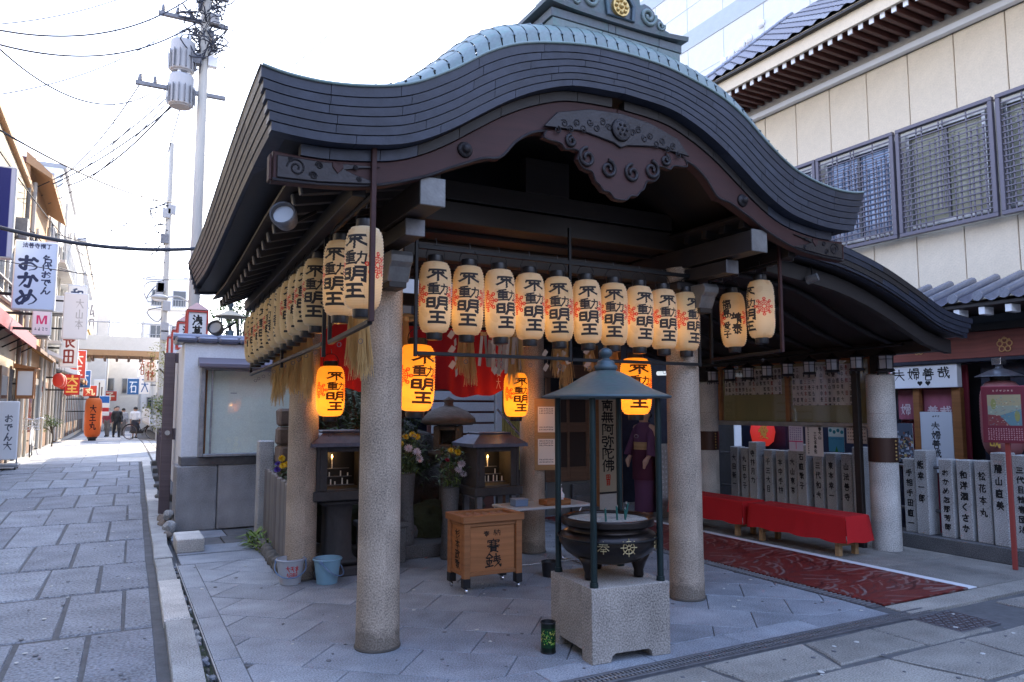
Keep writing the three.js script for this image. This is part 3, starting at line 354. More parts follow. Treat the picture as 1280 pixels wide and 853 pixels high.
{ // old irregular stones in front, to the right
  const op = setting('old_paving', 'irregular old paving stones in front of the shrine');
  part(op, 'mortar_bed', polySlab(rect(0.6, 12, -3.6, 3), -0.014, 0.03), K.mortar);
  const xs = [0.6, 1.5, 2.3, 3.2, 4.0, 4.75, 5.55, 6.3, 7.1, 7.9, 8.8, 9.8], rows = [[-3.545, -3.1], [-3.1, -2.55], [-2.55, -1.7], [-1.7, -0.8], [-0.8, 0.4], [0.4, 1.8]];
  const jx = {}, J = (i, k) => jx[i + ',' + k] ??= [rr(-0.14, 0.14), k ? rr(-0.07, 0.07) : 0];
  rows.forEach(([a, b], k) => { for (let i = 0; i < xs.length - 1; i++) {
    const sh = k % 2 * 0.35, c = (ii, kk) => { const [p, q] = J(ii + (kk === k ? 0 : 0.3), kk); return [xs[Math.floor(ii)] + sh + p * (kk === k ? 1 : 1), (kk === k ? -a : -b) * -1 + q * 0]; };
    const p0 = c(i, k), p1 = c(i + 1, k), p2 = c(i + 1, k + 1), p3 = c(i, k + 1), g = 0.014, z0 = -Math.abs(a) * (a < 0 ? 1 : -1), z1 = b;
    if (k === 0 && p0[0] > 5.1 && p0[0] < 5.75) continue;
    const poly = [[p0[0] + g, a + g + rr(0, 0.03)], [(p0[0] + p1[0]) / 2, a + g + rr(-0.005, 0.025)], [p1[0] - g, a + g + rr(0, 0.03)], [(p1[0] + p2[0]) / 2 - g + rr(-0.02, 0.005), (a + b) / 2], [p2[0] - g, b - g - rr(0, 0.03)], [(p2[0] + p3[0]) / 2, b - g - rr(-0.005, 0.03)], [p3[0] + g, b - g - rr(0, 0.03)], [(p0[0] + p3[0]) / 2 + g + rr(-0.005, 0.02), (a + b) / 2]];
    part(op, 'paving_stone', polySlab(poly, rr(-0.004, 0.005), 0.04, 0.009, rnd() * 3, rnd() * 3), pick([K.neutA, K.neutC, K.neutB, K.neutA]));
  } });
  // trodden gum spots and grit
  const spots = (n, x0, x1, z0, z1, f) => join(Array.from({ length: n }, () => { const z = rr(z0, z1), x = rr(x0, f ? f(z) : x1), r = rr(0.006, 0.016); return cyl(r, r * 1.15, 0.003, 7).scale(1, 1, rr(0.7, 1.4)).translate(x, 0.004 + (f ? yS(z) : 0), z); }));
  const gm = mat('old_gum', [0.13, 0.13, 0.14]), gp = mat('pale_grit', [0.5, 0.49, 0.46]);
  [[gm, 90], [gp, 50]].forEach(([m, n], k) => { const a = part(op, 'ground_specks', join([spots(n, 0.7, 5.2, -8, -3.8), spots(n, 2, 8, -3.5, -1.5), spots(n, -1.6, 0.2, -16, -4, (z) => kerbX(z) - 0.06)]), m); a.userData.kind = 'stuff'; });
}
// ---------------------------------------------------------------- shrine pavilion
const CX = 2.9, ZF = -3.75, ZB = -8.05;
const yTopP = curve([[0, 3.89], [0.3, 3.877], [0.6, 3.825], [0.85, 3.755], [1.05, 3.655], [1.25, 3.515], [1.5, 3.37], [1.7, 3.305], [1.97, 3.262], [2.2, 3.262], [2.34, 3.285]]);
const yBotP = curve([[0, 3.65], [0.4, 3.62], [0.65, 3.54], [0.87, 3.43], [1.07, 3.3], [1.24, 3.185], [1.42, 3.085], [1.6, 3.02], [1.9, 2.975], [2.1, 2.97], [2.34, 2.985]]);
const hafuB = curve([[0, 3.36], [0.6, 3.31], [0.75, 3.235], [0.87, 3.125], [1.05, 3.045], [1.2, 2.98], [1.4, 2.885], [1.7, 2.79], [2.0, 2.755], [2.3, 2.745]]);
const sag = (ax, z) => -0.27 * sst(0.9, 2.3, ax) * sst(0, 1, clamp((ZF - z) / 3.6));
const rise = (ax, z) => { const t = clamp(Math.min(ZF - z, z - ZB) / 0.5); return 0.27 * sst(2.05, 0.85, ax) * Math.sqrt(1 - (1 - t) * (1 - t)); };
const roofY = (x, z) => yTopP(Math.abs(x)) + rise(Math.abs(x), z) + sag(Math.abs(x), z);
const pav = thing('shrine_pavilion', 'open wooden shrine pavilion with undulating copper gable roof on granite columns', 'pavilion');
const roof = new THREE.Group(); roof.name = 'roof'; pav.add(roof);
{
  const N = 54, X = (i) => -2.335 + 4.67 * i / N, zs = [[ZF, ZF - 0.14], [ZF - 0.14, ZF - 0.5], [ZF - 0.5, -5.9], [-5.9, ZB + 0.3], [ZB + 0.3, ZB]];
  for (let i = 0; i < N; i++) zs.forEach(([a, b], k) => {
    const rows = [], off = (i * 37 % 5) * 0.03 - 0.06, sh = (z, e) => (e === ZF || e === ZB) ? z : z + off * (Math.abs(e + 5.9) < 1 ? 3 : 0.6);
    const A = sh(a, a), B = sh(b, b); for (let q = 0; q <= 6; q++) { const z = lerp(A, B, q / 6), row = []; for (let p = 0; p <= 3; p++) { const x = lerp(X(i) + 0.004, X(i + 1) - 0.004, p / 3); row.push([CX + x, roofY(x, z) + 0.012 + (k % 2 ? 0.0015 : 0), z]); } rows.push(row); }
    part(roof, 'copper_sheet', loft(rows), (i + k) % 3 ? K.copper : K.copperB);
  });
  for (let i = 0; i <= N; i++) { const pts = []; for (let q = 0; q <= 8; q++) { const z = ZF - 0.012 - 0.49 * Math.pow(q / 8, 2); pts.push([CX + X(i), roofY(X(i), z) + 0.017, z]); } for (let q = 1; q <= 5; q++) { const z = lerp(ZF - 0.5, ZB + 0.002, q / 5); pts.push([CX + X(i), roofY(X(i), z) + 0.017, z]); } part(roof, 'standing_seam', tube(pts, 0.006, 5, 26), K.copperDark); }
  // layered edge boards, front and back
  const LAY = 6, mats = [K.band, K.band2, K.bandC, K.band, K.band2];
  const edgeRun = (front) => {
    for (let l = 0; l < LAY; l++) {
      const z = front ? ZF - 0.009 * l : ZB + 0.009 * l, zi = front ? z - 0.09 : z + 0.09, lim = 2.335 - 0.013 * l, t0 = l / LAY, t1 = (l + 1) / LAY;
      let x = -lim, first = true; while (x < lim - 0.01) {
        let e = Math.min(lim, x + (first ? rr(0.2, 0.5) : rr(0.38, 0.52))); if (lim - e < 0.15) e = lim; first = false; const secs = [], n = Math.max(3, Math.ceil((e - x) / 0.05));
        for (let q = 0; q <= n; q++) { const xx = lerp(x + 0.0015, e - 0.0015, q / n), ax = Math.abs(xx), s = sag(ax, z), ya = lerp(yTopP(ax), yBotP(ax), t0) + s - (l ? 0.002 : -0.012), yb = lerp(yTopP(ax), yBotP(ax), t1) + s + 0.003; const bk = front ? 0.005 : -0.005; secs.push([[CX + xx, ya, z], [CX + xx, yb, z - bk], [CX + xx, yb, zi], [CX + xx, ya, zi]]); }
        part(roof, 'edge_board', strip(secs), pick(mats)); x = e;
      }
    }
  };
  edgeRun(true); edgeRun(false);
  { const p = []; for (let q = 0; q <= 60; q++) { const x = lerp(-2.33, 2.33, q / 60); p.push([CX + x, yTopP(Math.abs(x)) + 0.014, ZF + 0.004]); } part(roof, 'copper_lip', tube(p, 0.009, 6, 120), K.copper); }
  for (const sd of [-1, 1]) for (let l = 0; l < LAY; l++) { // side eaves
    const xo = sd * (2.335 - 0.013 * l), xi = xo - sd * 0.09, t0 = l / LAY, t1 = (l + 1) / LAY; let z = ZF - 0.1;
    while (z > ZB + 0.1) { let e = Math.max(ZB + 0.092, z - rr(0.45, 0.7)); if (e - ZB < 0.3) e = ZB + 0.092; const secs = []; for (let q = 0; q <= 6; q++) { const zz = lerp(z - 0.001, e + 0.001, q / 6), ax = Math.abs(xo), s = sag(ax, zz), th = lerp(1, 0.75, clamp((ZF - zz) / 4)), T = yTopP(ax), B = lerp(T, yBotP(ax), th), ya = lerp(T, B, t0) + s - (l ? 0.002 : -0.012), yb = lerp(T, B, t1) + s + 0.003; secs.push([[CX + xo, ya, zz], [CX + xo - sd * 0.008, yb, zz], [CX + xi, yb, zz], [CX + xi, ya, zz]]); } part(roof, 'edge_board', strip(secs), pick(mats)); z = e; }
  }
  const rowsU = []; for (let q = 0; q <= 14; q++) { const z = lerp(ZF - 0.1, ZB + 0.1, q / 14), row = []; for (let p = 0; p <= 48; p++) { const x = lerp(-2.24, 2.24, p / 48), ax = Math.abs(x); row.push([CX + x, yBotP(ax) + sag(ax, z) + 0.02, z]); } rowsU.push(row); }
  part(roof, 'soffit', loft(rowsU), K.timber);
  // second course of boards under the edge
  for (const sd of [-1, 1]) { let x = 0.05; while (x < 2.08) { const e = Math.min(2.1, x + rr(0.22, 0.3)), secs = []; for (let q = 0; q <= 5; q++) { const xx = lerp(x + 0.002, e - 0.002, q / 5), y = yBotP(xx) - 0.004; secs.push([[CX + sd * xx, y, ZF - 0.13], [CX + sd * xx, y - 0.06, ZF - 0.135], [CX + sd * xx, y - 0.06, ZF - 0.2], [CX + sd * xx, y, ZF - 0.2]]); } part(roof, 'under_board', strip(secs), x > 1.25 ? K.bandC : K.timber2); x = e; } }
  // ridge: stacked copper courses and a cap, front face just behind the roof edge
  const rz0 = -3.87, rz1 = -7.93;
  for (let l = 0; l < 4; l++) { const w = 0.51 + l * 0.012, y = 3.9 + l * 0.062; let x = -w; const cuts = [-w, -w * 0.45 + l * 0.05, w * 0.1 - l * 0.03, w * 0.62, w]; for (let c = 0; c < 4; c++) part(roof, 'ridge_course', span(CX + cuts[c] + 0.001, CX + cuts[c + 1] - 0.001, y, y + 0.06, rz1, rz0 + l * 0.006, 0.003), l % 2 ? K.ridgeMetal : K.copperB); }
  { const secs = []; for (let q = 0; q <= 16; q++) { const x = lerp(-0.585, 0.585, q / 16), y = 4.15 + 0.025 * Math.pow(Math.abs(x) / 0.585, 3); secs.push([[CX + x, y + 0.03, rz0 + 0.05], [CX + x, y, rz0 + 0.045], [CX + x, y, rz1 - 0.05], [CX + x, y + 0.03, rz1 - 0.05]]); } part(roof, 'ridge_cap', strip(secs), K.ridgeMetal); }
  part(roof, 'ridge_roll', new THREE.CapsuleGeometry(0.13, 3.7, 6, 18).rotateX(PI / 2).translate(CX, 4.27, -5.95), K.ridgeMetal);
  // crest tile at the ridge end
  const oni = new THREE.Group(); oni.name = 'ridge_ornament'; oni.scale.setScalar(0.88); oni.position.set(CX * 0.12 - 0.02, 4.182 * 0.12 - 0.01, rz0 * 0.12); pav.add(oni);
  const half = [[0, 0], [0.46, 0.0], [0.5, 0.03], [0.45, 0.045], [0.46, 0.075], [0.41, 0.12], [0.36, 0.13], [0.35, 0.165], [0.3, 0.2], [0.25, 0.21], [0.21, 0.19], [0.2, 0.26], [0.21, 0.33], [0.16, 0.39], [0.1, 0.42], [0, 0.44]];
  const out = [...half, ...half.slice(1, -1).reverse().map(([x, y]) => [-x, y])];
  part(oni, 'plate', extr(out, 0.08, 0.012).translate(CX, 4.182, rz0 + 0.01), K.ridgeMetal);
  const spiral = (cx, cy, r, dir, turns = 1.6) => { const p = []; for (let i = 0; i <= 22; i++) { const t = i / 22, a = PI * 0.9 - dir * t * turns * PI * 2, q = r * (1 - t * 0.82); p.push([cx + Math.cos(a) * q * dir, cy + Math.sin(a) * q, 0]); } return p; };
  for (const s of [-1, 1]) { part(oni, 'scroll', tube(spiral(CX + s * 0.275, 4.285, 0.075, -s), 0.017, 6, 44).translate(0, 0, rz0 + 0.055), K.copperB); part(oni, 'scroll', tube(spiral(CX + s * 0.4, 4.24, 0.04, -s, 1.3), 0.012, 6, 36).translate(0, 0, rz0 + 0.055), K.copperB); }
  part(oni, 'niche_frame', extr([[-0.13, 0], [0.13, 0], [0.145, 0.13], [0.1, 0.2], [0, 0.225], [-0.1, 0.2], [-0.145, 0.13]], 0.03, 0.006, [[[-0.1, 0.012], [0.1, 0.012], [0.11, 0.12], [0.075, 0.17], [0, 0.19], [-0.075, 0.17], [-0.11, 0.12]]]).translate(CX, 4.19, rz0 + 0.06), K.copperDark);
  const med = part(oni, 'medallion', at(cyl(0.075, 0.08, 0.03, 28), CX, 4.285, rz0 + 0.06, PI / 2), K.gold);
  for (let k = 0; k < 8; k++) part(oni, 'medallion_petal', new THREE.SphereGeometry(0.016, 8, 6).translate(CX + Math.cos(k * PI / 4) * 0.048, 4.285 + Math.sin(k * PI / 4) * 0.048, rz0 + 0.078), K.gold);
  part(oni, 'medallion_core', new THREE.SphereGeometry(0.02, 10, 8).translate(CX, 4.285, rz0 + 0.078), K.gold);
}
{ // gable boards with cusps, bosses, carved ends and the hanging pendant
  const zf = -3.93;
  for (const s of [-1, 1]) {
    const top = [], bot = []; for (let q = 0; q <= 40; q++) { const x = lerp(0.002, 2.24, q / 40); top.push([CX + s * x, yBotP(x) - 0.068]); let y = hafuB(x); y -= 0.03 * Math.exp(-Math.pow((x - 0.885) / 0.028, 2)); bot.push([CX + s * x, y]); }
    const pts = [...top, ...bot.reverse()]; if (s > 0) pts.reverse();
    const h = part(pav, 'gable_board', extr(pts, 0.075, 0.006).translate(0, 0, zf), K.lacquer);
    part(h, 'edge_moulding', tube(bot.filter((_, i) => i % 2 === 0).map(([x, y]) => [x, y + 0.008, zf + 0.038]), 0.009, 5, 60), K.carving);
    part(h, 'end_cap', span(CX + s * 2.245 - 0.006, CX + s * 2.245 + 0.006, 2.75, 2.89, zf - 0.036, zf + 0.036, 0.003).translate(s * 0.006, 0, 0), K.lacquer);
    // carved metal plate at the end with a heart-shaped opening and cloud scrolls
    const P = [[2.22, 2.765], [2.22, 2.885], [1.98, 2.885], [1.66, 2.905], [1.78, 2.88], [1.86, 2.86], [1.8, 2.84], [1.66, 2.81], [1.72, 2.8], [2.0, 2.772]].map(([x, y]) => [CX + s * x, y + (x < 1.9 ? 0 : 0)]); if (s > 0) P.reverse();
    part(h, 'end_fitting', extr(P, 0.012, 0.004).translate(0, 0, zf + 0.044), K.carving);
    for (const [x, y, r] of [[2.12, 2.83, 0.05], [2.15, 2.87, 0.012], [2.0, 2.86, 0.02], [2.03, 2.8, 0.022], [1.8, 2.878, 0.012], [1.78, 2.815, 0.014]]) { const p = []; for (let i = 0; i <= 18; i++) { const t = i / 18, a = t * PI * 3.2, q = r * (1 - t * 0.8); p.push([CX + s * (x + Math.cos(a) * q), y + Math.sin(a) * q, zf + 0.052]); } part(h, 'carved_scroll', tube(p, 0.005, 4, 30), K.carving); }
    part(h, 'heart_recess', extr([[0, -0.035], [0.03, 0], [0.03, 0.022], [0.014, 0.03], [0, 0.018], [-0.014, 0.03], [-0.03, 0.022], [-0.03, 0]], 0.01, 0.003).translate(CX + s * 1.9, 2.865, zf + 0.052), K.lacquer);
    part(h, 'boss', at(lathe([[0, 0.05], [0.016, 0.048], [0.024, 0.036], [0.026, 0.022], [0.036, 0.02], [0.046, 0.012], [0.05, 0], [0, 0]], 20), CX + s * 1.135, 3.1, zf + 0.038, PI / 2), K.carving);
  }
  const pd = new THREE.Group(); pd.name = 'gable_pendant'; pav.add(pd);
  const half = [[0, -0.43], [0.05, -0.425], [0.09, -0.39], [0.14, -0.385], [0.17, -0.35], [0.2, -0.33], [0.23, -0.27], [0.3, -0.255], [0.34, -0.2], [0.33, -0.15], [0.38, -0.14], [0.44, -0.15], [0.47, -0.12], [0.6, -0.1], [0.58, -0.05], [0.3, 0.02], [0, 0.05]];
  const out = [...half, ...half.slice(1, -1).reverse().map(([x, y]) => [-x, y])];
  part(pd, 'pendant_body', extr(out, 0.05, 0.008).translate(CX, 3.37, -3.9), K.lacquer);
  part(pd, 'upper_plate', extr([[-0.6, -0.02], [-0.3, 0.0], [-0.06, -0.035], [0, -0.06], [0.06, -0.035], [0.3, 0], [0.6, -0.02], [0.5, 0.09], [0.25, 0.16], [0, 0.18], [-0.25, 0.16], [-0.5, 0.09]], 0.02, 0.005).translate(CX, 3.36, -3.868), K.carving);
  part(pd, 'round_crest', at(lathe([[0, 0.022], [0.055, 0.02], [0.066, 0.014], [0.075, 0.016], [0.08, 0], [0, 0]], 26), CX, 3.42, -3.858, PI / 2), K.carving);
  for (let k = 0; k < 7; k++) part(pd, 'crest_dot', new THREE.SphereGeometry(0.012, 6, 5).translate(CX + (k ? Math.cos(k * PI / 3) * 0.036 : 0), 3.42 + (k ? Math.sin(k * PI / 3) * 0.036 : 0), -3.837), K.carving);
  for (const s of [-1, 1]) {
    for (const [x, y, r, d] of [[0.1, 3.14, 0.062, 1], [0.265, 3.19, 0.066, -1], [0.39, 3.28, 0.04, -1]]) { const p = []; for (let i = 0; i <= 22; i++) { const t = i / 22, a = PI / 2 + d * t * PI * 2.7, q = r * (1 - t * 0.75); p.push([CX + s * (x + Math.cos(a) * q), y + Math.sin(a) * q, -3.868]); } part(pd, 'scroll', tube(p, 0.013, 5, 40), K.carving); }
    part(pd, 'rim', tube(half.slice(0, 15).map(([x, y]) => [CX + s * x * 0.985, 3.37 + y * 0.985, -3.872]), 0.006, 4, 60), K.carving);
    for (let k = 0; k < 9; k++) { const p = [], cx = 0.1 + k * 0.05, cy = 3.44 - k * 0.011 + (k % 2 ? 0.02 : -0.02), r = 0.026; for (let i = 0; i <= 12; i++) { const t = i / 12, a = t * PI * 2.6 + k, q = r * (1 - t * 0.7); p.push([CX + s * (cx + Math.cos(a) * q), cy + Math.sin(a) * q, -3.857]); } part(pd, 'carved_scroll', tube(p, 0.0045, 4, 20), K.carving); }
  }
}
const COLS = [[1.57, -4.8], [4.22, -4.8], [1.545, -7.02], [4.06, -7.1]];
{
  for (const [x, z] of COLS) {
    const c = part(pav, 'column', uvCyl(lathe([[0.1395, 0.36], [0.139, 0.4], [0.137, 1.4], [0.132, 2.75], [0, 2.75]], 40), 0.14), K.column, [x, 0, z]);
    part(c, 'stained_base', uvCyl(lathe([[0, 0], [0.142, 0], [0.146, 0.02], [0.143, 0.05], [0.1395, 0.36]], 40), 0.1432), K.columnBase); part(c, 'foot_ring', lathe([[0.148, 0], [0.152, 0.006], [0.15, 0.016], [0.141, 0.018]], 40), K.columnFoot);
  }
  const B = (n, g, m = K.timber) => part(pav, n, g, m);
  for (const x of [1.57, 4.22]) { // beams that run back, each with a weathered cap on its end
    B('purlin', span(x - 0.075, x + 0.075, 2.74, 2.9, -8.0, -3.92), K.timber2); B('beam_cap', span(x - 0.08, x + 0.08, 2.735, 2.905, -3.92, -3.905), K.cap);
    B('bracket', span(x - 0.06, x + 0.06, 2.62, 2.72, -7.6, -4.2), K.timber2); B('beam_cap', span(x - 0.064, x + 0.064, 2.616, 2.724, -4.2, -4.188), K.steelDark);
    B('tie_beam', span(x - 0.06, x + 0.06, 2.34, 2.52, -7.7, -4.5));
    const nose = [[0, 0], [0.22, 0], [0.24, -0.03], [0.235, -0.07], [0.2, -0.1], [0.18, -0.15], [0.16, -0.19], [0, -0.19]];
    B('beam_nose', extr(nose, 0.15, 0.006).rotateY(-PI / 2).translate(x, 2.57, -4.66), K.cap);
    for (const z of [-4.8, -7.06]) { B('bearing_block', span(x - 0.17, x + 0.17, 2.53, 2.615, z - 0.17, z + 0.17, 0.02), K.timber2); B('bearing_block', span(x - 0.13, x + 0.13, 2.43, 2.528, z - 0.13, z + 0.13, 0.02)); }
  }
  for (const z of [-4.86, -7.1]) { B('cross_beam', span(1.0, 4.8, 2.905, 3.06, z - 0.06, z + 0.06)); B('head_rail', span(1.72, 4.08, 2.62, 2.74, z - 0.05, z + 0.05)); B('rainbow_beam', span(1.64, 4.15, 3.08, 3.22, z - 0.05, z + 0.05)); B('strut', span(CX - 0.2, CX + 0.2, 3.222, 3.5, z - 0.05, z + 0.05)); }
  B('ceiling_board', span(1.66, 4.13, 2.91, 2.93, -7.04, -4.93));
  for (let k = 0; k < 6; k++) B('ceiling_batten', span(1.66, 4.13, 2.88, 2.909, -6.9 + k * 0.36, -6.86 + k * 0.36), K.timber2);
  for (const s of [-1, 1]) { // eave rafters with pale caps, on a purlin of their own
    const X = (d) => CX + s * d;
    for (let k = 0; k < 20; k++) { const z = -4.02 - k * 0.205, dr = sag(2.1, z) * 0.8; const g = bar([X(1.25), 2.97, z], [X(2.02), 2.83 + dr, z], 0.055, 0.07); B('rafter', g, K.timber2); B('rafter_cap', bar([X(2.02), 2.83 + dr, z], [X(2.032), 2.828 + dr, z], 0.05, 0.065), k < 8 ? K.cap : K.steelDark); }
    B('eave_purlin', bar([X(1.75), 2.8, -3.98], [X(1.75), 2.62, -7.95], 0.08, 0.1)); B('eave_board', strip([-4, -5, -6, -7, -7.95].map((z) => { const d = sag(2.1, z) * 0.8; return [[X(1.2), 3.03, z], [X(2.1), 2.88 + d, z], [X(2.1), 2.86 + d, z], [X(1.2), 3.01, z]]; })), K.timber);
  }
}
function uvCyl(g, r) { const uv = g.attributes.uv, p = g.attributes.position; for (let i = 0; i < uv.count; i++) uv.setXY(i, uv.getX(i) * 2 * PI * r, p.getY(i)); return g; }
{ // floodlights under the left eave
  const mk = (x, y, z, label) => { const t = thing('floodlight', label, 'floodlight', [x, y, z]); part(t, 'housing', at(lathe([[0, 0], [0.03, 0], [0.06, 0.03], [0.075, 0.1], [0.075, 0.13], [0.062, 0.125], [0.06, 0.1], [0, 0.095]], 24), 0, 0, 0, 1.25, -0.5, 0), K.steelDark); part(t, 'lens', at(cyl(0.058, 0.058, 0.006, 24).translate(0, 0.105, 0), 0, 0, 0, 1.25, -0.5, 0), mat('lamp_lens', [0.55, 0.58, 0.62], { roughness: 0.15 })); part(t, 'arm', rod([0, 0, 0], [0.17, 0.12, -0.08], 0.012), K.iron); return t; };
  mk(0.83, 2.62, -4.3, 'round floodlight hung under the eave near its upturned front corner'); mk(0.87, 2.33, -7.9, 'round floodlight under the far end of the eave'); 
  const s = thing('spotlight', 'small spotlight under the curved canopy edge by the pavilion', 'spotlight', [5.45, 2.72, -4.45]); part(s, 'housing', at(cyl(0.035, 0.04, 0.1, 16), 0, 0, 0, 1.3, 0.4, 0), K.cap); part(s, 'arm', rod([0, 0.03, 0], [0.05, 0.14, -0.05], 0.01), K.iron);
}
// ---------------------------------------------------------------- paper lanterns
function lanternMap(paper, ink, red, kind) {
  const W = 1024, H = 768, c = document.createElement('canvas'); c.width = W; c.height = H; const x = c.getContext('2d'); bg(x, W, H, paper);
  for (let i = 0; i < 900; i++) { x.fillStyle = pick(['rgba(255,250,230,0.10)', 'rgba(150,110,60,0.05)']); x.fillRect(rr(0, W), rr(0, H), rr(4, 60), rr(1, 3)); }
  x.fillStyle = 'rgba(150,120,70,0.25)'; for (const u of [0.03, 0.35, 0.68]) x.fillRect(u * W, 0, 2, H); x.fillStyle = 'rgba(140,105,55,0.16)'; for (let k = 0; k < 54; k++) x.fillRect(0, k * H / 54 + 5, W, 3); for (let k = 0; k < 26; k++) { x.fillStyle = 'rgba(120,85,40,' + rr(0.03, 0.1).toFixed(3) + ')'; x.beginPath(); x.ellipse(rr(0, W), rr(0, H), rr(10, 70), rr(8, 40), rr(0, 3), 0, 7); x.fill(); }
  for (const u of [0.25, 0.75]) { x.fillStyle = ink; const cx = u * W; if (kind === 'name' && u === 0.25) { column(x, '福島', cx - 150, 110, 120, 260, 0.17, 'brush'); column(x, '靖泰', cx - 25, 300, 135, 300, 0.17, 'brush'); column(x, '愛子', cx - 150, 420, 110, 230, 0.17, 'brush'); } else { const h = 138, y0 = 92; [...'不動明王'].forEach((g, k) => glyph(x, g, cx - 118, y0 + k * 150, 236, h, g === '動' ? 0.112 : g === '不' ? 0.165 : 0.2, 'bold')); } }
  for (const u of [0.035, 0.465]) crest(x, u * W, H * 0.48, 118, red);
  const t = new THREE.CanvasTexture(c); t.colorSpace = THREE.SRGBColorSpace; t.wrapS = THREE.RepeatWrapping; t.anisotropy = 8; return t;
}
function paperMat(name, map, em, k, tr) { const m = new THREE.MeshPhysicalMaterial({ map, roughness: 0.85, transmission: tr, thickness: 0, name, side: THREE.DoubleSide }); if (k) { m.emissive = new THREE.Color(...em); m.emissiveMap = map; m.emissiveIntensity = k; } return m; }
const creamMap = lanternMap('#ecd9ae', '#24262c', '#d8402e'), nameMap = lanternMap('#ecd9ae', '#24262c', '#d8402e', 'name'), litMap = lanternMap('#ffbe4c', '#2a1503', '#d84312');
const creamPaperB = paperMat('cream_lantern_paper_b', lanternMap('#e8d2a2', '#2a2b30', '#cf4433'), [1, 0.62, 0.25], 0.008, 0.4), creamPaper = paperMat('cream_lantern_paper', creamMap, [1, 0.62, 0.25], 0.008, 0.4), namePaper = paperMat('name_lantern_paper', nameMap, [1, 0.62, 0.25], 0.008, 0.4), litPaper = paperMat('lit_lantern_paper', litMap, [1, 0.63, 0.2], 0.4, 0.4);
const bodyGeo = (() => { const p = [], n = 27, R = 0.112, Hh = 0.245; for (let i = 0; i <= n * 2; i++) { const t = i / (n * 2) * 2 - 1, prof = Math.pow(1 - Math.pow(Math.abs(t), 4.2), 1 / 2.3); const r = 0.056 + (R - 0.056) * prof + (i % 2 ? 0.003 : -0.003); p.push([r, t * Hh]); } const g = lathe(p, 40); g.rotateY(-PI / 2 - 0); return g; })();
const capGeo = lathe([[0, 0.05], [0.05, 0.05], [0.054, 0.046], [0.056, 0], [0.05, -0.004], [0.045, 0.0]], 28), handGeo = tube([[-0.062, -0.02, 0], [-0.062, 0.04, 0], [-0.03, 0.085, 0], [0.03, 0.085, 0], [0.062, 0.04, 0], [0.062, -0.02, 0]], 0.0032, 5, 24), hookGeo = tube([[0, 0.085, 0], [0.006, 0.11, 0], [0, 0.14, 0]], 0.0025, 4, 6), ringGeo = new THREE.TorusGeometry(0.014, 0.002, 4, 12).translate(0, -0.066, 0);
const capMat = mat('lantern_cap', [0.025, 0.025, 0.028], { roughness: 0.35, metalness: 0.3 });
function lantern(name, label, group, paper, pos, ry, sc = 1) {
  const t = thing(name, label, 'lantern', pos, ry + rr(-0.08, 0.08), group); t.rotation.x = rr(-0.025, 0.025); t.rotation.z = rr(-0.03, 0.03); t.scale.setScalar(sc);
  part(t, 'paper_body', bodyGeo, paper); const c = part(t, 'top_cap', capGeo, capMat, [0, 0.243, 0]); part(c, 'wire_handle', handGeo, K.iron, [0, 0.03, 0]); part(c, 'hook', hookGeo, K.steelDark, [0, 0.03, 0]);
  const b = part(t, 'bottom_cap', capGeo, capMat, [0, -0.243, 0], [PI, 0, 0]); part(b, 'ring', ringGeo, K.steelDark, [0, 0.12, 0], [PI, 0, 0]); return t;
}
const bulb = (x, y, z, I, d = 6, col = [1, 0.6, 0.25]) => { const l = new THREE.PointLight(new THREE.Color(...col), I, d * 0); l.position.set(x, y, z); l.castShadow = true; l.shadow.radius = 1; scene.add(l); return l; };
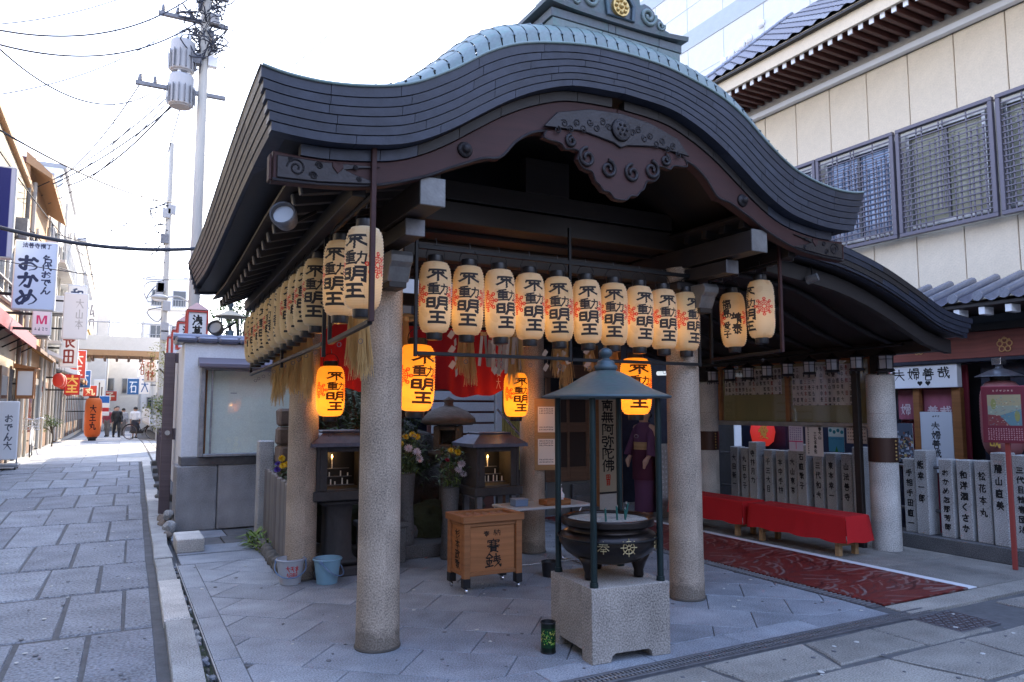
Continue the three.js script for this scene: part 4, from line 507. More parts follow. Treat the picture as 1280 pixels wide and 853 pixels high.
{
  const off = [0.12, 0.05, 0.4, 0.42, 0.12, 0.18, 0.12, 0.45, 0.38, 0.72], zr = -4.63;
  for (let i = 0; i < 10; i++) { const x = 1.885 + i * 0.2495, v = Math.atan2(x, -zr), th = Math.asin(off[i]) - v; lantern('paper_lantern', 'cream paper lantern with black lettering and red crest in the row across the pavilion front', 'cream lanterns across the front', [1, 4, 6, 9].includes(i) ? creamPaperB : creamPaper, [x, 2.315 - i * 0.0045, zr + rr(-0.012, 0.012)], th); bulb(x - 0.0, 2.24, zr, 0.011); }
  // left side: two on the short outer frame, then a long row
  const side = [[-4.03, 2.35, -0.45], [-4.52, 2.37, -0.42]]; side.forEach(([z, y, a]) => { const v = Math.atan2(1.2, -z); lantern('paper_lantern', 'large cream paper lantern on the short outer iron frame beside the front column', 'lanterns on the short left frame', creamPaper, [1.2, y, z], Math.asin(a) - v, 0.97); bulb(1.2, y - 0.08, z, 0.011); });
  for (let i = 0; i < 11; i++) { const z = -5.12 - i * 0.262, v = Math.atan2(1.2, -z), a = i === 4 || i === 5 ? 1.5 : pick([-0.1, -0.25, -0.35]); lantern('paper_lantern', 'cream paper lantern in the long row under the street-side eave', 'cream lanterns along the street side', i % 3 ? creamPaper : creamPaperB, [1.2, 2.365 - i * 0.011, z], a - v, 0.97);  }
  lantern('paper_lantern', 'cream paper lantern with red crest beside the passage canopy', 'passage side lanterns', creamPaper, [4.6, 2.365, -4.27], -1.05 - 0.82, 0.97);
  lantern('paper_lantern', 'cream paper lantern lettered with names in two brush columns', undefined, namePaper, [4.6, 2.31, -4.58], -0.78, 0.95); bulb(4.6, 2.3, -4.27, 0.01); bulb(4.6, 2.24, -4.58, 0.01);
  // lit lanterns
  const lit = [[1.745, 1.72, -6.85, 0.96, -0.02, 'lit amber paper lantern beside the back column above the candle cabinet'], [2.0, 1.79, -5.28, 1.04, -0.1, 'lit amber paper lantern half hidden behind the front granite column'], [3.72, 1.705, -6.85, 0.95, 0.0, 'lit amber paper lantern in front of the red curtain edge'], [4.07, 1.755, -5.25, 1.03, -0.2, 'lit amber paper lantern behind the incense burner roof']];
  for (const [x, y, z, sc, th, lb] of lit) { const v = Math.atan2(x, -z); lantern('lit_lantern', lb, undefined, litPaper, [x, y, z], th + 0.5 - v, sc).scale.set(sc * 1.22, sc, sc * 1.22); bulb(x, y - 0.1, z, 0.06, 6, [1, 0.56, 0.2]); }
}
{ // iron hanging frames
  const f = thing('lantern_frame', 'black iron frame holding the lantern row across the pavilion front', 'frame'), z = -4.63;
  for (const x of [1.745, 2.98, 4.26]) part(f, 'post', span(x - 0.011, x + 0.011, 1.905, 2.93, z - 0.011, z + 0.011, 0.002), K.iron);
  part(f, 'top_bar', span(1.757, 4.248, 2.645, 2.675, z - 0.013, z + 0.013, 0.002), K.iron); part(f, 'bottom_bar', span(1.757, 2.968, 1.915, 1.94, z - 0.013, z + 0.013, 0.002), K.iron); part(f, 'bottom_bar', span(2.992, 4.248, 1.91, 1.935, z - 0.013, z + 0.013, 0.002), K.iron);
  const g = thing('lantern_frame', 'short iron and timber frame holding two lanterns outside the front column', 'frame'), brown = K.lacquer;
  part(g, 'post', span(1.186, 1.214, 2.03, 3.02, -3.885, -3.857, 0.002), brown); part(g, 'post', span(1.188, 1.212, 1.99, 2.9, -4.78, -4.756, 0.002), K.iron); part(g, 'bottom_bar', bar([1.2, 2.03, -3.89], [1.2, 1.985, -4.755], 0.03, 0.028), K.iron); part(g, 'top_bar', bar([1.2, 2.735, -3.89], [1.2, 2.715, -4.755], 0.024, 0.024), K.iron);
  const h = thing('lantern_frame', 'long iron frame holding the lantern row along the street side', 'frame');
  for (const zz of [-4.92, -6.35, -7.98]) part(h, 'post', span(1.188, 1.212, 1.9, 2.88, zz - 0.012, zz + 0.012, 0.002), K.iron); for (const [a, b] of [[-4.935, -6.335], [-6.365, -7.965]]) { part(h, 'bottom_bar', bar([1.2, 1.99 - (-4.9 - a) * 0.026, a], [1.2, 1.99 - (-4.9 - b) * 0.026, b], 0.03, 0.026), K.iron); part(h, 'top_bar', bar([1.2, 2.7 - (-4.9 - a) * 0.04, a], [1.2, 2.7 - (-4.9 - b) * 0.04, b], 0.024, 0.024), K.iron); }
  const k = thing('lantern_frame', 'short frame holding two lanterns on the passage side of the pavilion', 'frame');
  part(k, 'post', span(4.588, 4.612, 2.0, 2.95, -4.075, -4.051, 0.002), brown); part(k, 'post', span(4.588, 4.612, 1.95, 2.9, -4.86, -4.836, 0.002), K.iron); part(k, 'bottom_bar', bar([4.6, 2.01, -4.078], [4.6, 1.985, -4.834], 0.028, 0.026), K.iron); part(k, 'top_bar', bar([4.6, 2.72, -4.078], [4.6, 2.7, -4.834], 0.024, 0.024), K.iron);
}
// ---------------------------------------------------------------- sacred straw rope with tassels, paper streamers, red curtain
function tasselGeo(n, len, spread) { const list = []; for (let i = 0; i < n; i++) { const a = rr(0, PI * 2), r0 = rr(0, 0.022), r1 = r0 + rr(0, spread), l = len * rr(0.8, 1.08); list.push(tube([[Math.cos(a) * r0, 0, Math.sin(a) * r0], [Math.cos(a) * lerp(r0, r1, 0.4) + rr(-0.006, 0.006), -l * 0.5, Math.sin(a) * lerp(r0, r1, 0.4)], [Math.cos(a) * r1 + rr(-0.01, 0.01), -l, Math.sin(a) * r1]], rr(0.0012, 0.0022), 3, 3)); } list.push(at(cyl(0.03, 0.03, 0.03, 10), 0, -0.015, 0)); return join(list); }
{
  const tg = [tasselGeo(100, 0.48, 0.05), tasselGeo(110, 0.52, 0.06), tasselGeo(90, 0.44, 0.05)];
  const ropeRun = (label, a, b, ts, sagY) => {
    const t = thing('straw_rope', label, 'straw rope'), P = (u) => [lerp(a[0], b[0], u), lerp(a[1], b[1], u) - sagY * 4 * u * (1 - u), lerp(a[2], b[2], u)];
    for (const ph of [0, PI]) { const pts = [], n = 60; for (let i = 0; i <= n; i++) { const u = i / n, p = P(u), w = u * 60 + ph; pts.push([p[0] + (a[0] === b[0] ? Math.cos(w) * 0.016 : 0), p[1] + Math.sin(w) * 0.016, p[2] + (a[0] === b[0] ? 0 : Math.cos(w) * 0.016)]); } part(t, 'strand', tube(pts, 0.02, 6, 180), K.rope); }
    ts.forEach((u, i) => part(t, 'tassel', tg[i % 3], K.straw, P(u), [rr(-0.06, 0.06), rr(0, 6), rr(-0.06, 0.06)], [rr(0.8, 1.15), rr(0.85, 1.1), rr(0.8, 1.15)]));
  };
  ropeRun('twisted straw rope with hanging tassels behind the front lantern row', [1.72, 2.3, -5.55], [4.1, 2.3, -5.55], [0.09, 0.12, 0.33, 0.36, 0.53, 0.56, 0.72, 0.76, 0.86, 0.95, 0.98], 0.03);
  ropeRun('twisted straw rope with hanging tassels behind the street-side lantern row', [1.36, 2.24, -4.4], [1.36, 2.16, -7.7], [0.04, 0.08, 0.13, 0.5, 0.55, 0.6, 0.66, 0.72, 0.78, 0.85, 0.9, 0.96], 0.02);
  const shide = (x, y, z, ry, n, label) => { const t = thing('paper_streamer', label, 'paper streamer', [x, y, z], ry, 'white zigzag paper streamers'); for (let k = 0; k < n; k++) part(t, 'fold', new THREE.BoxGeometry(0.045, 0.062, 0.0012), mat('aged_paper', [0.5, 0.48, 0.45], { roughness: 0.9 }), [k % 2 ? 0.022 : -0.022, -0.04 - k * 0.062, 0.004 * k], [0.15, 0.4 * (k % 2 ? 1 : -1), k % 2 ? 0.5 : -0.5]); };
  const SL = 'white folded zigzag paper streamer hanging from the straw rope';
  for (const [x, y, z, r] of [[2.4, 2.2, -5.5, 0.4], [2.86, 2.16, -5.53, -0.2], [2.76, 2.16, -5.47, 0.9], [3.3, 2.08, -5.52, 0.6], [3.5, 2.08, -5.52, -0.5], [3.4, 2.05, -5.5, 1.2], [3.75, 2.12, -5.52, 0.1]]) shide(x, y, z, r, x < 2.5 ? 6 : x > 3.2 ? 3 : 5, SL);
  for (let k = 0; k < 9; k++) { const t = thing('prayer_strip', 'grey paper strip in the bundle hung between the straw tassels', 'paper strip', [2.66 + k * 0.045, 2.17 + rr(-0.02, 0.02), -5.52 + rr(-0.03, 0.03)], rr(-0.5, 0.5), 'bundle of hung paper strips'); part(t, 'paper', new THREE.BoxGeometry(0.034, rr(0.22, 0.34), 0.003).translate(0, -0.14, 0), k % 3 ? mat('grey_paper', [0.3, 0.27, 0.25]) : mat('aged_paper', [0.5, 0.48, 0.45], { roughness: 0.9 }), [0, 0, 0], [rr(-0.1, 0.1), 0, rr(-0.12, 0.12)]); part(t, 'knot', at(cyl(0.012, 0.014, 0.03, 8), 0, 0.005, 0), K.straw); }
  const cu = (x0, x1, label) => { const rows = []; for (let i = 0; i <= 60; i++) { const x = lerp(x0, x1, i / 60), row = []; for (let k = 0; k <= 8; k++) { const t = k / 8; row.push([x, lerp(2.42, 1.72 + 0.035 * Math.sin(x * 7) + 0.02 * Math.sin(x * 17), t), -7.2 + (0.022 * Math.sin(x * 21) + 0.016 * Math.sin(x * 37 + 1)) * (0.3 + t)]); } rows.push(row); } const t = thing('red_curtain', label, 'curtain'); part(t, 'cloth', loft(rows), K.redCurtain); part(t, 'rail', rod([x0 - 0.05, 2.43, -7.2], [x1 + 0.05, 2.43, -7.2], 0.014), K.iron); return t; };
  const c = cu(1.66, 3.9, 'red pleated curtain hung between the rear columns');
  put(c, 'name_print', print(0.06, 0.26, 500, (x, W, H) => { x.fillStyle = '#e8c9c0'; column(x, '松大', 2, 0, W - 4, H, 0.1); }), [3.66, 1.9, -7.14]);
}
// ---------------------------------------------------------------- incense burner under its own roof
{
  const a = -0.09, cx = 2.915, cz = -4.085, c = Math.cos(a), s = Math.sin(a);
  const st = thing('stone_block', 'speckled granite block on low feet under the incense burner', 'stone block', [cx, 0, cz], a);
  const arch = [[-0.285, 0], [-0.285, 0.45], [0.285, 0.45], [0.285, 0], [0.15, 0], [0.14, 0.035], [0.12, 0.05], [-0.12, 0.05], [-0.14, 0.035], [-0.15, 0]];
  part(st, 'block', join([extr(arch.slice().reverse(), 0.13, 0.004).translate(0, 0, 0.22), extr(arch.slice().reverse(), 0.13, 0.004).translate(0, 0, -0.22), span(-0.285, 0.285, 0.06, 0.4495, -0.155, 0.155, 0.001)]), K.block);
  const fr = thing('burner_shelter', 'green posted shelter with domed copper roof over the incense burner', 'shelter', [cx, 0.45, cz], a);
  for (const [x, z] of [[-0.245, 0.245], [0.245, 0.245], [-0.245, -0.245], [0.245, -0.245]]) { part(fr, 'post', at(cyl(0.021, 0.021, 1.2, 14), x, 0.602, z), K.greenPost); part(fr, 'post_foot', at(cyl(0.026, 0.028, 0.03, 14), x, 0.016, z), K.greenPost); }
  part(fr, 'lower_ring', new THREE.TorusGeometry(0.33, 0.007, 5, 36).rotateX(PI / 2).translate(0, 0.27, 0), K.iron);
  const rf = part(fr, 'dome_roof', lathe([[0.0, 1.375], [0.05, 1.37], [0.1, 1.352], [0.17, 1.318], [0.24, 1.275], [0.31, 1.237], [0.38, 1.21], [0.42, 1.196], [0.432, 1.19], [0.43, 1.176], [0.41, 1.172], [0.3, 1.2], [0.0, 1.25]], 56), mat('dome_copper', [0.16, 0.18, 0.17], { tex: patina, bump: 0.002, roughness: 0.5, metalness: 0.3 }));
  part(rf, 'rim_band', new THREE.TorusGeometry(0.43, 0.008, 6, 56).rotateX(PI / 2).translate(0, 1.184, 0), K.copperDark);
  part(rf, 'finial', lathe([[0.07, 1.365], [0.078, 1.375], [0.078, 1.395], [0.06, 1.405], [0.062, 1.418], [0.052, 1.43], [0.03, 1.438], [0.024, 1.45], [0.04, 1.462], [0.046, 1.482], [0.04, 1.502], [0.02, 1.516], [0, 1.52]], 24), K.copperDark);
  part(fr, 'ring_beam', new THREE.TorusGeometry(0.347, 0.012, 6, 40).rotateX(PI / 2).translate(0, 1.19, 0), K.greenPost);
  const bw = thing('incense_burner', 'dark bronze three-legged incense burner bowl with gilt emblems', 'incense burner', [cx + 0.015, 0.45, cz - 0.02], a - 0.1);
  part(bw, 'bowl', lathe([[0, 0.09], [0.14, 0.095], [0.22, 0.12], [0.29, 0.17], [0.325, 0.225], [0.325, 0.265], [0.305, 0.29], [0.275, 0.3], [0.262, 0.305], [0.262, 0.33], [0.275, 0.335], [0.305, 0.34], [0.308, 0.35], [0.308, 0.38], [0.302, 0.388], [0.285, 0.388], [0.275, 0.38], [0.27, 0.355], [0, 0.355]], 64), K.bronze);
  part(bw, 'ash_bed', (() => { const rows = []; for (let i = 0; i <= 12; i++) { const row = []; for (let k = 0; k <= 40; k++) { const r = i / 12 * 0.272, q = k / 40 * PI * 2; row.push([Math.cos(q) * r, 0.368 + fbm(Math.cos(q) * r * 20, Math.sin(q) * r * 20) * 0.018 * (1 - i / 14), Math.sin(q) * r]); } rows.push(row); } return loft(rows); })(), K.ash);
  for (const q of [0.55, 2.65, 4.75]) { const L = lathe([[0, 0.004], [0.03, 0.004], [0.034, 0.02], [0.032, 0.05], [0.05, 0.1], [0.075, 0.15], [0, 0.16]], 18); part(bw, 'foot', at(L, Math.cos(q) * 0.2, 0, Math.sin(q) * 0.2), K.bronze); }
  for (const [x, z, l] of [[-0.06, 0.1, 0.05], [0.04, 0.06, 0.055], [0.09, 0.08, 0.045], [0.15, -0.02, 0.06]]) { const k = part(bw, 'incense_stick', at(cyl(0.007, 0.007, l * 2, 8), x, 0.37 + l * 0.6, z, 0, 0, x > 0.1 ? -0.2 : 0.04), mat('incense_green', [0.012, 0.09, 0.075])); part(k, 'ash_tip', at(cyl(0.006, 0.007, 0.016, 8), x, 0.37 + l * 1.62, z), K.ash); }
  const gm = mat('gilt_relief', [0.5, 0.4, 0.22], { roughness: 0.4, metalness: 0.7 }), onBowl = (th, y) => { const r = 0.323; return [Math.sin(th) * r, y, Math.cos(th) * r, th]; };
  for (const [ch, th] of [['奉', -0.62 + 0.1], ['納', 0.85]]) { const [x, y, z] = onBowl(th, 0.235), g = new THREE.Group(); const strokes = STROKES[ch].map((q) => tube(q.map(([p, r]) => [(p - 50) / 100 * 0.085, -(r - 50) / 100 * 0.085, 0]), 0.0035, 4)); const m = part(bw, 'raised_character', join(strokes), gm, [x, y, z], [0, th, 0]); }
  { const th = -0.02, [x, y, z] = onBowl(th, 0.235); const w = [new THREE.TorusGeometry(0.038, 0.004, 5, 26), new THREE.TorusGeometry(0.012, 0.004, 5, 14)]; for (let k = 0; k < 8; k++) { const q = k * PI / 4; w.push(rod([Math.cos(q) * 0.012, Math.sin(q) * 0.012, 0], [Math.cos(q) * 0.056, Math.sin(q) * 0.056, 0], 0.0035, 5)); } part(bw, 'wheel_emblem', join(w), gm, [x, y, z + 0.002], [0, th, 0]); }
}
{ // can beside the block
  const t = thing('tin_can', 'dark tin can with green and gold print beside the granite block', 'can', [2.5, 0, -4.17]);
  const cv = document.createElement('canvas'); cv.width = 512; cv.height = 256; const x = cv.getContext('2d'); bg(x, 512, 256, '#0b1c12'); x.fillStyle = '#123d1e'; x.fillRect(0, 40, 512, 170); for (let i = 0; i < 260; i++) { x.fillStyle = pick(['#2f8a2f', '#6fb53a', '#c9c24a', '#1d5f2a', '#e0d070']); const u = rr(0, 512), q = 60 + 120 * rnd(); x.beginPath(); x.ellipse(u, q, rr(2, 12), rr(2, 6), rr(0, 3), 0, 7); x.fill(); }
  const tx = new THREE.CanvasTexture(cv); tx.colorSpace = THREE.SRGBColorSpace;
  part(t, 'printed_wall', cyl(0.048, 0.048, 0.18, 28, true).translate(0, 0.095, 0), new THREE.MeshStandardMaterial({ map: tx, roughness: 0.35, metalness: 0.3, name: 'printed_tin', side: THREE.DoubleSide }));
  part(t, 'rim', lathe([[0.046, 0.182], [0.05, 0.184], [0.05, 0.192], [0.044, 0.192], [0.044, 0.12], [0, 0.12]], 28), K.black); part(t, 'base', lathe([[0, 0], [0.049, 0], [0.05, 0.006], [0.048, 0.01]], 28), K.black);
}
{ // wooden offering box on castors
  const t = thing('offering_box', 'wooden slatted offering box on castors with brush lettering', 'offering box', [2.62, 0, -5.74], 0.0), w = 0.56, d = 0.36;
  for (const [x, z] of [[0.03, -0.03], [w - 0.03, -0.03], [0.03, -d + 0.03], [w - 0.03, -d + 0.03]]) {
    const l = part(t, 'leg', span(x - 0.03, x + 0.03, 0.06, 0.585, z - 0.03, z + 0.03, 0.005), K.boxWood); part(l, 'metal_shoe', span(x - 0.032, x + 0.032, 0.05, 0.13, z - 0.032, z + 0.032, 0.004), K.black);
    const cst = part(l, 'castor', at(cyl(0.022, 0.022, 0.016, 16), x, 0.023, z, 0, 0, PI / 2), K.chrome); part(l, 'castor_fork', span(x - 0.013, x + 0.013, 0.02, 0.05, z - 0.008, z + 0.008, 0.002).translate(0, 0, -0.016), K.chrome);
  }
  part(t, 'front_panel', span(0.062, w - 0.062, 0.17, 0.55, -0.04, -0.025), K.boxPanel); part(t, 'back_panel', span(0.062, w - 0.062, 0.17, 0.55, -d + 0.025, -d + 0.04), K.boxPanel); part(t, 'side_panel', span(0.02, 0.035, 0.17, 0.55, -d + 0.062, -0.062), K.boxPanel); part(t, 'side_panel', span(w - 0.035, w - 0.02, 0.17, 0.55, -d + 0.062, -0.062), K.boxPanel);
  for (const y of [0.14, 0.551]) { part(t, 'rail', span(0.0605, w - 0.0605, y, y + 0.034, -0.05, -0.01), K.boxWood); part(t, 'rail', span(0.0605, w - 0.0605, y, y + 0.034, -d + 0.01, -d + 0.05), K.boxWood); part(t, 'rail', span(0.01, 0.05, y, y + 0.034, -d + 0.0605, -0.0605), K.boxWood); part(t, 'rail', span(w - 0.05, w - 0.01, y, y + 0.034, -d + 0.0605, -0.0605), K.boxWood); }
  part(t, 'top_frame', join([span(-0.015, w + 0.015, 0.586, 0.645, -0.045, 0.015), span(-0.015, w + 0.015, 0.586, 0.645, -d - 0.015, -d + 0.045), span(-0.015, 0.035, 0.586, 0.645, -d + 0.0455, -0.0455), span(w - 0.035, w + 0.015, 0.586, 0.645, -d + 0.0455, -0.0455)]), K.boxWood);
  for (let k = 0; k < 6; k++) part(t, 'slat', at(cbox(0.028, 0.028, 0.268), 0.085 + k * 0.078, 0.615, -d / 2, 0, 0, PI / 4), K.boxWood);
  part(t, 'coin_tray', span(0.04, w - 0.04, 0.5, 0.51, -d + 0.05, -0.05), K.black);
  put(t, 'lettering', print(0.4, 0.36, 420, (x, W, H) => { x.fillStyle = '#140d08'; glyph(x, '奉', W * 0.28, H * 0.06, W * 0.15, H * 0.14, 0.09); glyph(x, '納', W * 0.52, H * 0.04, W * 0.17, H * 0.15, 0.09); glyph(x, '賽', W * 0.36, H * 0.26, W * 0.32, H * 0.32, 0.085); glyph(x, '銭', W * 0.33, H * 0.6, W * 0.38, H * 0.34, 0.1); }), [w / 2, 0.35, -0.0225]);
  put(t, 'side_lettering', print(0.2, 0.36, 380, (x, W, H) => { x.fillStyle = '#140d08'; column(x, '杉本政敬', W * 0.28, H * 0.03, W * 0.46, H * 0.94, 0.12); }), [0.0175, 0.35, -d / 2], [0, -PI / 2, 0]);
}
{ // buckets
  const mk = (pos, ry, m, label) => { const t = thing('bucket', label, 'bucket', pos, ry); part(t, 'pail', lathe([[0, 0.008], [0.085, 0.008], [0.088, 0], [0.092, 0.004], [0.118, 0.2], [0.128, 0.205], [0.13, 0.215], [0.127, 0.222], [0.115, 0.222], [0.09, 0.015], [0, 0.012]], 40), m); part(t, 'rim', new THREE.TorusGeometry(0.122, 0.006, 6, 40).rotateX(PI / 2).translate(0, 0.218, 0), K.bucketRim); part(t, 'handle', tube([[-0.13, 0.2, 0], [-0.128, 0.13, 0.075], [-0.07, 0.085, 0.125], [0, 0.075, 0.14], [0.07, 0.085, 0.125], [0.128, 0.13, 0.075], [0.13, 0.2, 0]], 0.006, 6, 40), K.bucketRim); for (const s of [-1, 1]) part(t, 'ear', at(cyl(0.016, 0.016, 0.016, 12), s * 0.128, 0.2, 0, 0, 0, PI / 2), K.bucketRim); return t; };
  const b = mk([1.425, 0, -6.86], -0.2, K.bucketGrey, 'grey plastic bucket with red lettering at the foot of the column');
  const lab = print(0.12, 0.11, 420, (x, W, H) => { x.fillStyle = '#c81e1e'; rowText(x, '大天本', 2, 2, W - 4, H * 0.5, 0.16); rowText(x, '丸日田目', 4, H * 0.58, W - 8, H * 0.36, 0.16); });
  { const p = lab.attributes.position; const g = new THREE.PlaneGeometry(0.12, 0.11, 8, 4), uv0 = lab.attributes.uv, uv = g.attributes.uv; const u0 = uv0.getX(0), u1 = uv0.getX(1), v1 = uv0.getY(0), v0 = uv0.getY(2); for (let i = 0; i < uv.count; i++) uv.setXY(i, lerp(u0, u1, uv.getX(i)), lerp(v0, v1, uv.getY(i))); const q = g.attributes.position; for (let i = 0; i < q.count; i++) { const y = q.getY(i) + 0.12, r = 0.0935 + 0.026 * (y / 0.2), th = q.getX(i) / 0.105; q.setXYZ(i, Math.sin(th) * r, y, Math.cos(th) * r); } g.userData.mat = lab.userData.mat; g.computeVertexNormals(); put(b, 'red_lettering', g, [0, 0, 0], [0, 0.15, 0]); }
  mk([1.72, 0, -6.72], 0.9, K.bucketBlue, 'pale blue plastic bucket next to the grey one');
  const k = thing('black_pail', 'small black pail on the floor behind the folding table leg', 'pail', [3.62, 0, -6.0]); part(k, 'pail', lathe([[0, 0.005], [0.065, 0.005], [0.068, 0], [0.08, 0.13], [0.084, 0.135], [0.08, 0.138], [0.066, 0.01], [0, 0.01]], 24), K.black); part(k, 'rim', new THREE.TorusGeometry(0.081, 0.004, 5, 24).rotateX(PI / 2).translate(0, 0.136, 0), K.black);
}
{ // candle cabinets
  const mk = (pos, label, candles, ped) => {
    const t = thing('candle_cabinet', label, 'candle cabinet', pos), w = 0.5, d = 0.42, h = 0.5, m = mat('soot_stone', [0.06, 0.056, 0.058], { tex: grime, bump: 0.003, roughness: 0.8 });
    part(t, 'base_slab', span(-w / 2 - 0.03, w / 2 + 0.03, 0, 0.09, -d / 2 - 0.03, d / 2 + 0.03, 0.008), m); part(t, 'floor_plate', span(-w / 2 + 0.03, w / 2 - 0.03, 0.0905, 0.1, -d / 2 + 0.03, d / 2 - 0.03), K.steelDark);
    for (const s of [-1, 1]) part(t, 'side_wall', span(s < 0 ? -w / 2 : w / 2 - 0.03, s < 0 ? -w / 2 + 0.03 : w / 2, 0.0905, h, -d / 2, d / 2), m); part(t, 'back_wall', span(-w / 2 + 0.031, w / 2 - 0.031, 0.0905, h, -d / 2, -d / 2 + 0.02), K.black);
    for (const s of [-1, 1]) part(t, 'front_post', span(s < 0 ? -w / 2 + 0.031 : w / 2 - 0.1, s < 0 ? -w / 2 + 0.1 : w / 2 - 0.031, 0.0905, h, d / 2 - 0.03, d / 2 - 0.001), m); part(t, 'lintel', span(-w / 2 + 0.101, w / 2 - 0.101, h - 0.05, h, d / 2 - 0.03, d / 2 - 0.001), m);
    const R = [[w / 2 + 0.07, d / 2 + 0.07, 0], [w / 2 + 0.065, d / 2 + 0.065, 0.035], [w / 2 - 0.03, d / 2 - 0.03, 0.1], [w / 2 - 0.07, d / 2 - 0.07, 0.13]], P = [], T = []; R.forEach(([x, z, y]) => [[-x, z], [x, z], [x, -z], [-x, -z]].forEach(([p, q]) => P.push([p, h + 0.001 + y, q]))); for (let j = 0; j < 3; j++) for (let k = 0; k < 4; k++) { const a = j * 4 + k, b = j * 4 + (k + 1) % 4; T.push(a, b, b + 4, a, b + 4, a + 4); } T.push(0, 2, 1, 0, 3, 2, 12, 13, 14, 12, 14, 15);
    const rf = part(t, 'hipped_roof', uvBox(fromTris(P, T)), mat('blue_grey_metal', [0.1, 0.12, 0.19], { tex: grime, bump: 0.001, roughness: 0.45, metalness: 0.4 })); part(rf, 'ridge_cap', span(-w / 2 + 0.06, w / 2 - 0.06, h + 0.13, h + 0.15, -d / 2 + 0.06, d / 2 - 0.06, 0.006), MATS['blue_grey_metal']);
    for (let r = 0; r < 3; r++) part(t, 'candle_rack', span(-0.14, 0.14, 0.13 + r * 0.07, 0.138 + r * 0.07, 0.09 - r * 0.1, 0.11 - r * 0.1, 0.002), K.steelDark);
    candles.forEach(([x, r, l, lit]) => { const y = 0.138 + r * 0.07, z = 0.1 - r * 0.1, c = part(t, 'candle', at(cyl(0.006, 0.007, l, 8), x, y + l / 2, z), K.wax); if (lit) { part(c, 'candle_flame', lathe([[0, 0], [0.006, 0.008], [0.0075, 0.016], [0.004, 0.03], [0, 0.04]], 10).translate(x, y + l + 0.004, z), flame); bulb(pos[0] + x, pos[1] + y + l + 0.03, pos[2] + z + 0.012, 0.02, 3, [1, 0.55, 0.2]); } });
    if (ped) { part(t, 'pedestal', lathe([[0, -0.62], [0.24, -0.62], [0.24, -0.56], [0.2, -0.55], [0.17, -0.5], [0.16, -0.2], [0.17, -0.06], [0.24, -0.05], [0.26, 0], [0, 0]], 4).rotateY(PI / 4).translate(0, 0, 0), m); part(t, 'plinth', span(-0.26, 0.26, -0.7, -0.62, -0.24, 0.24, 0.01), m); }
    return t;
  };
  mk([1.9, 0.7, -7.12], 'stone candle cabinet with blue hipped roof on a pedestal between the columns', [[-0.03, 2, 0.09, 1], [-0.09, 0, 0.05], [-0.05, 0, 0.03], [0.02, 0, 0.06], [0.07, 0, 0.04], [0.03, 1, 0.05], [-0.08, 1, 0.04], [0.1, 1, 0.03]], true);
  const b = mk([3.52, 0.66, -7.08], 'stone candle cabinet with two burning candles behind the offering box', [[-0.03, 2, 0.07, 1], [0.03, 2, 0.08, 1], [-0.1, 0, 0.06], [-0.06, 0, 0.06], [0.0, 0, 0.065], [0.04, 0, 0.06], [0.1, 0, 0.05], [0.07, 1, 0.05], [-0.07, 1, 0.05]], false);
  for (const [x, z] of [[-0.2, 0.16], [0.2, 0.16], [-0.2, -0.16], [0.2, -0.16]]) part(b, 'leg', span(x - 0.03, x + 0.03, -0.66, -0.001, z - 0.03, z + 0.03), K.steelDark);
}
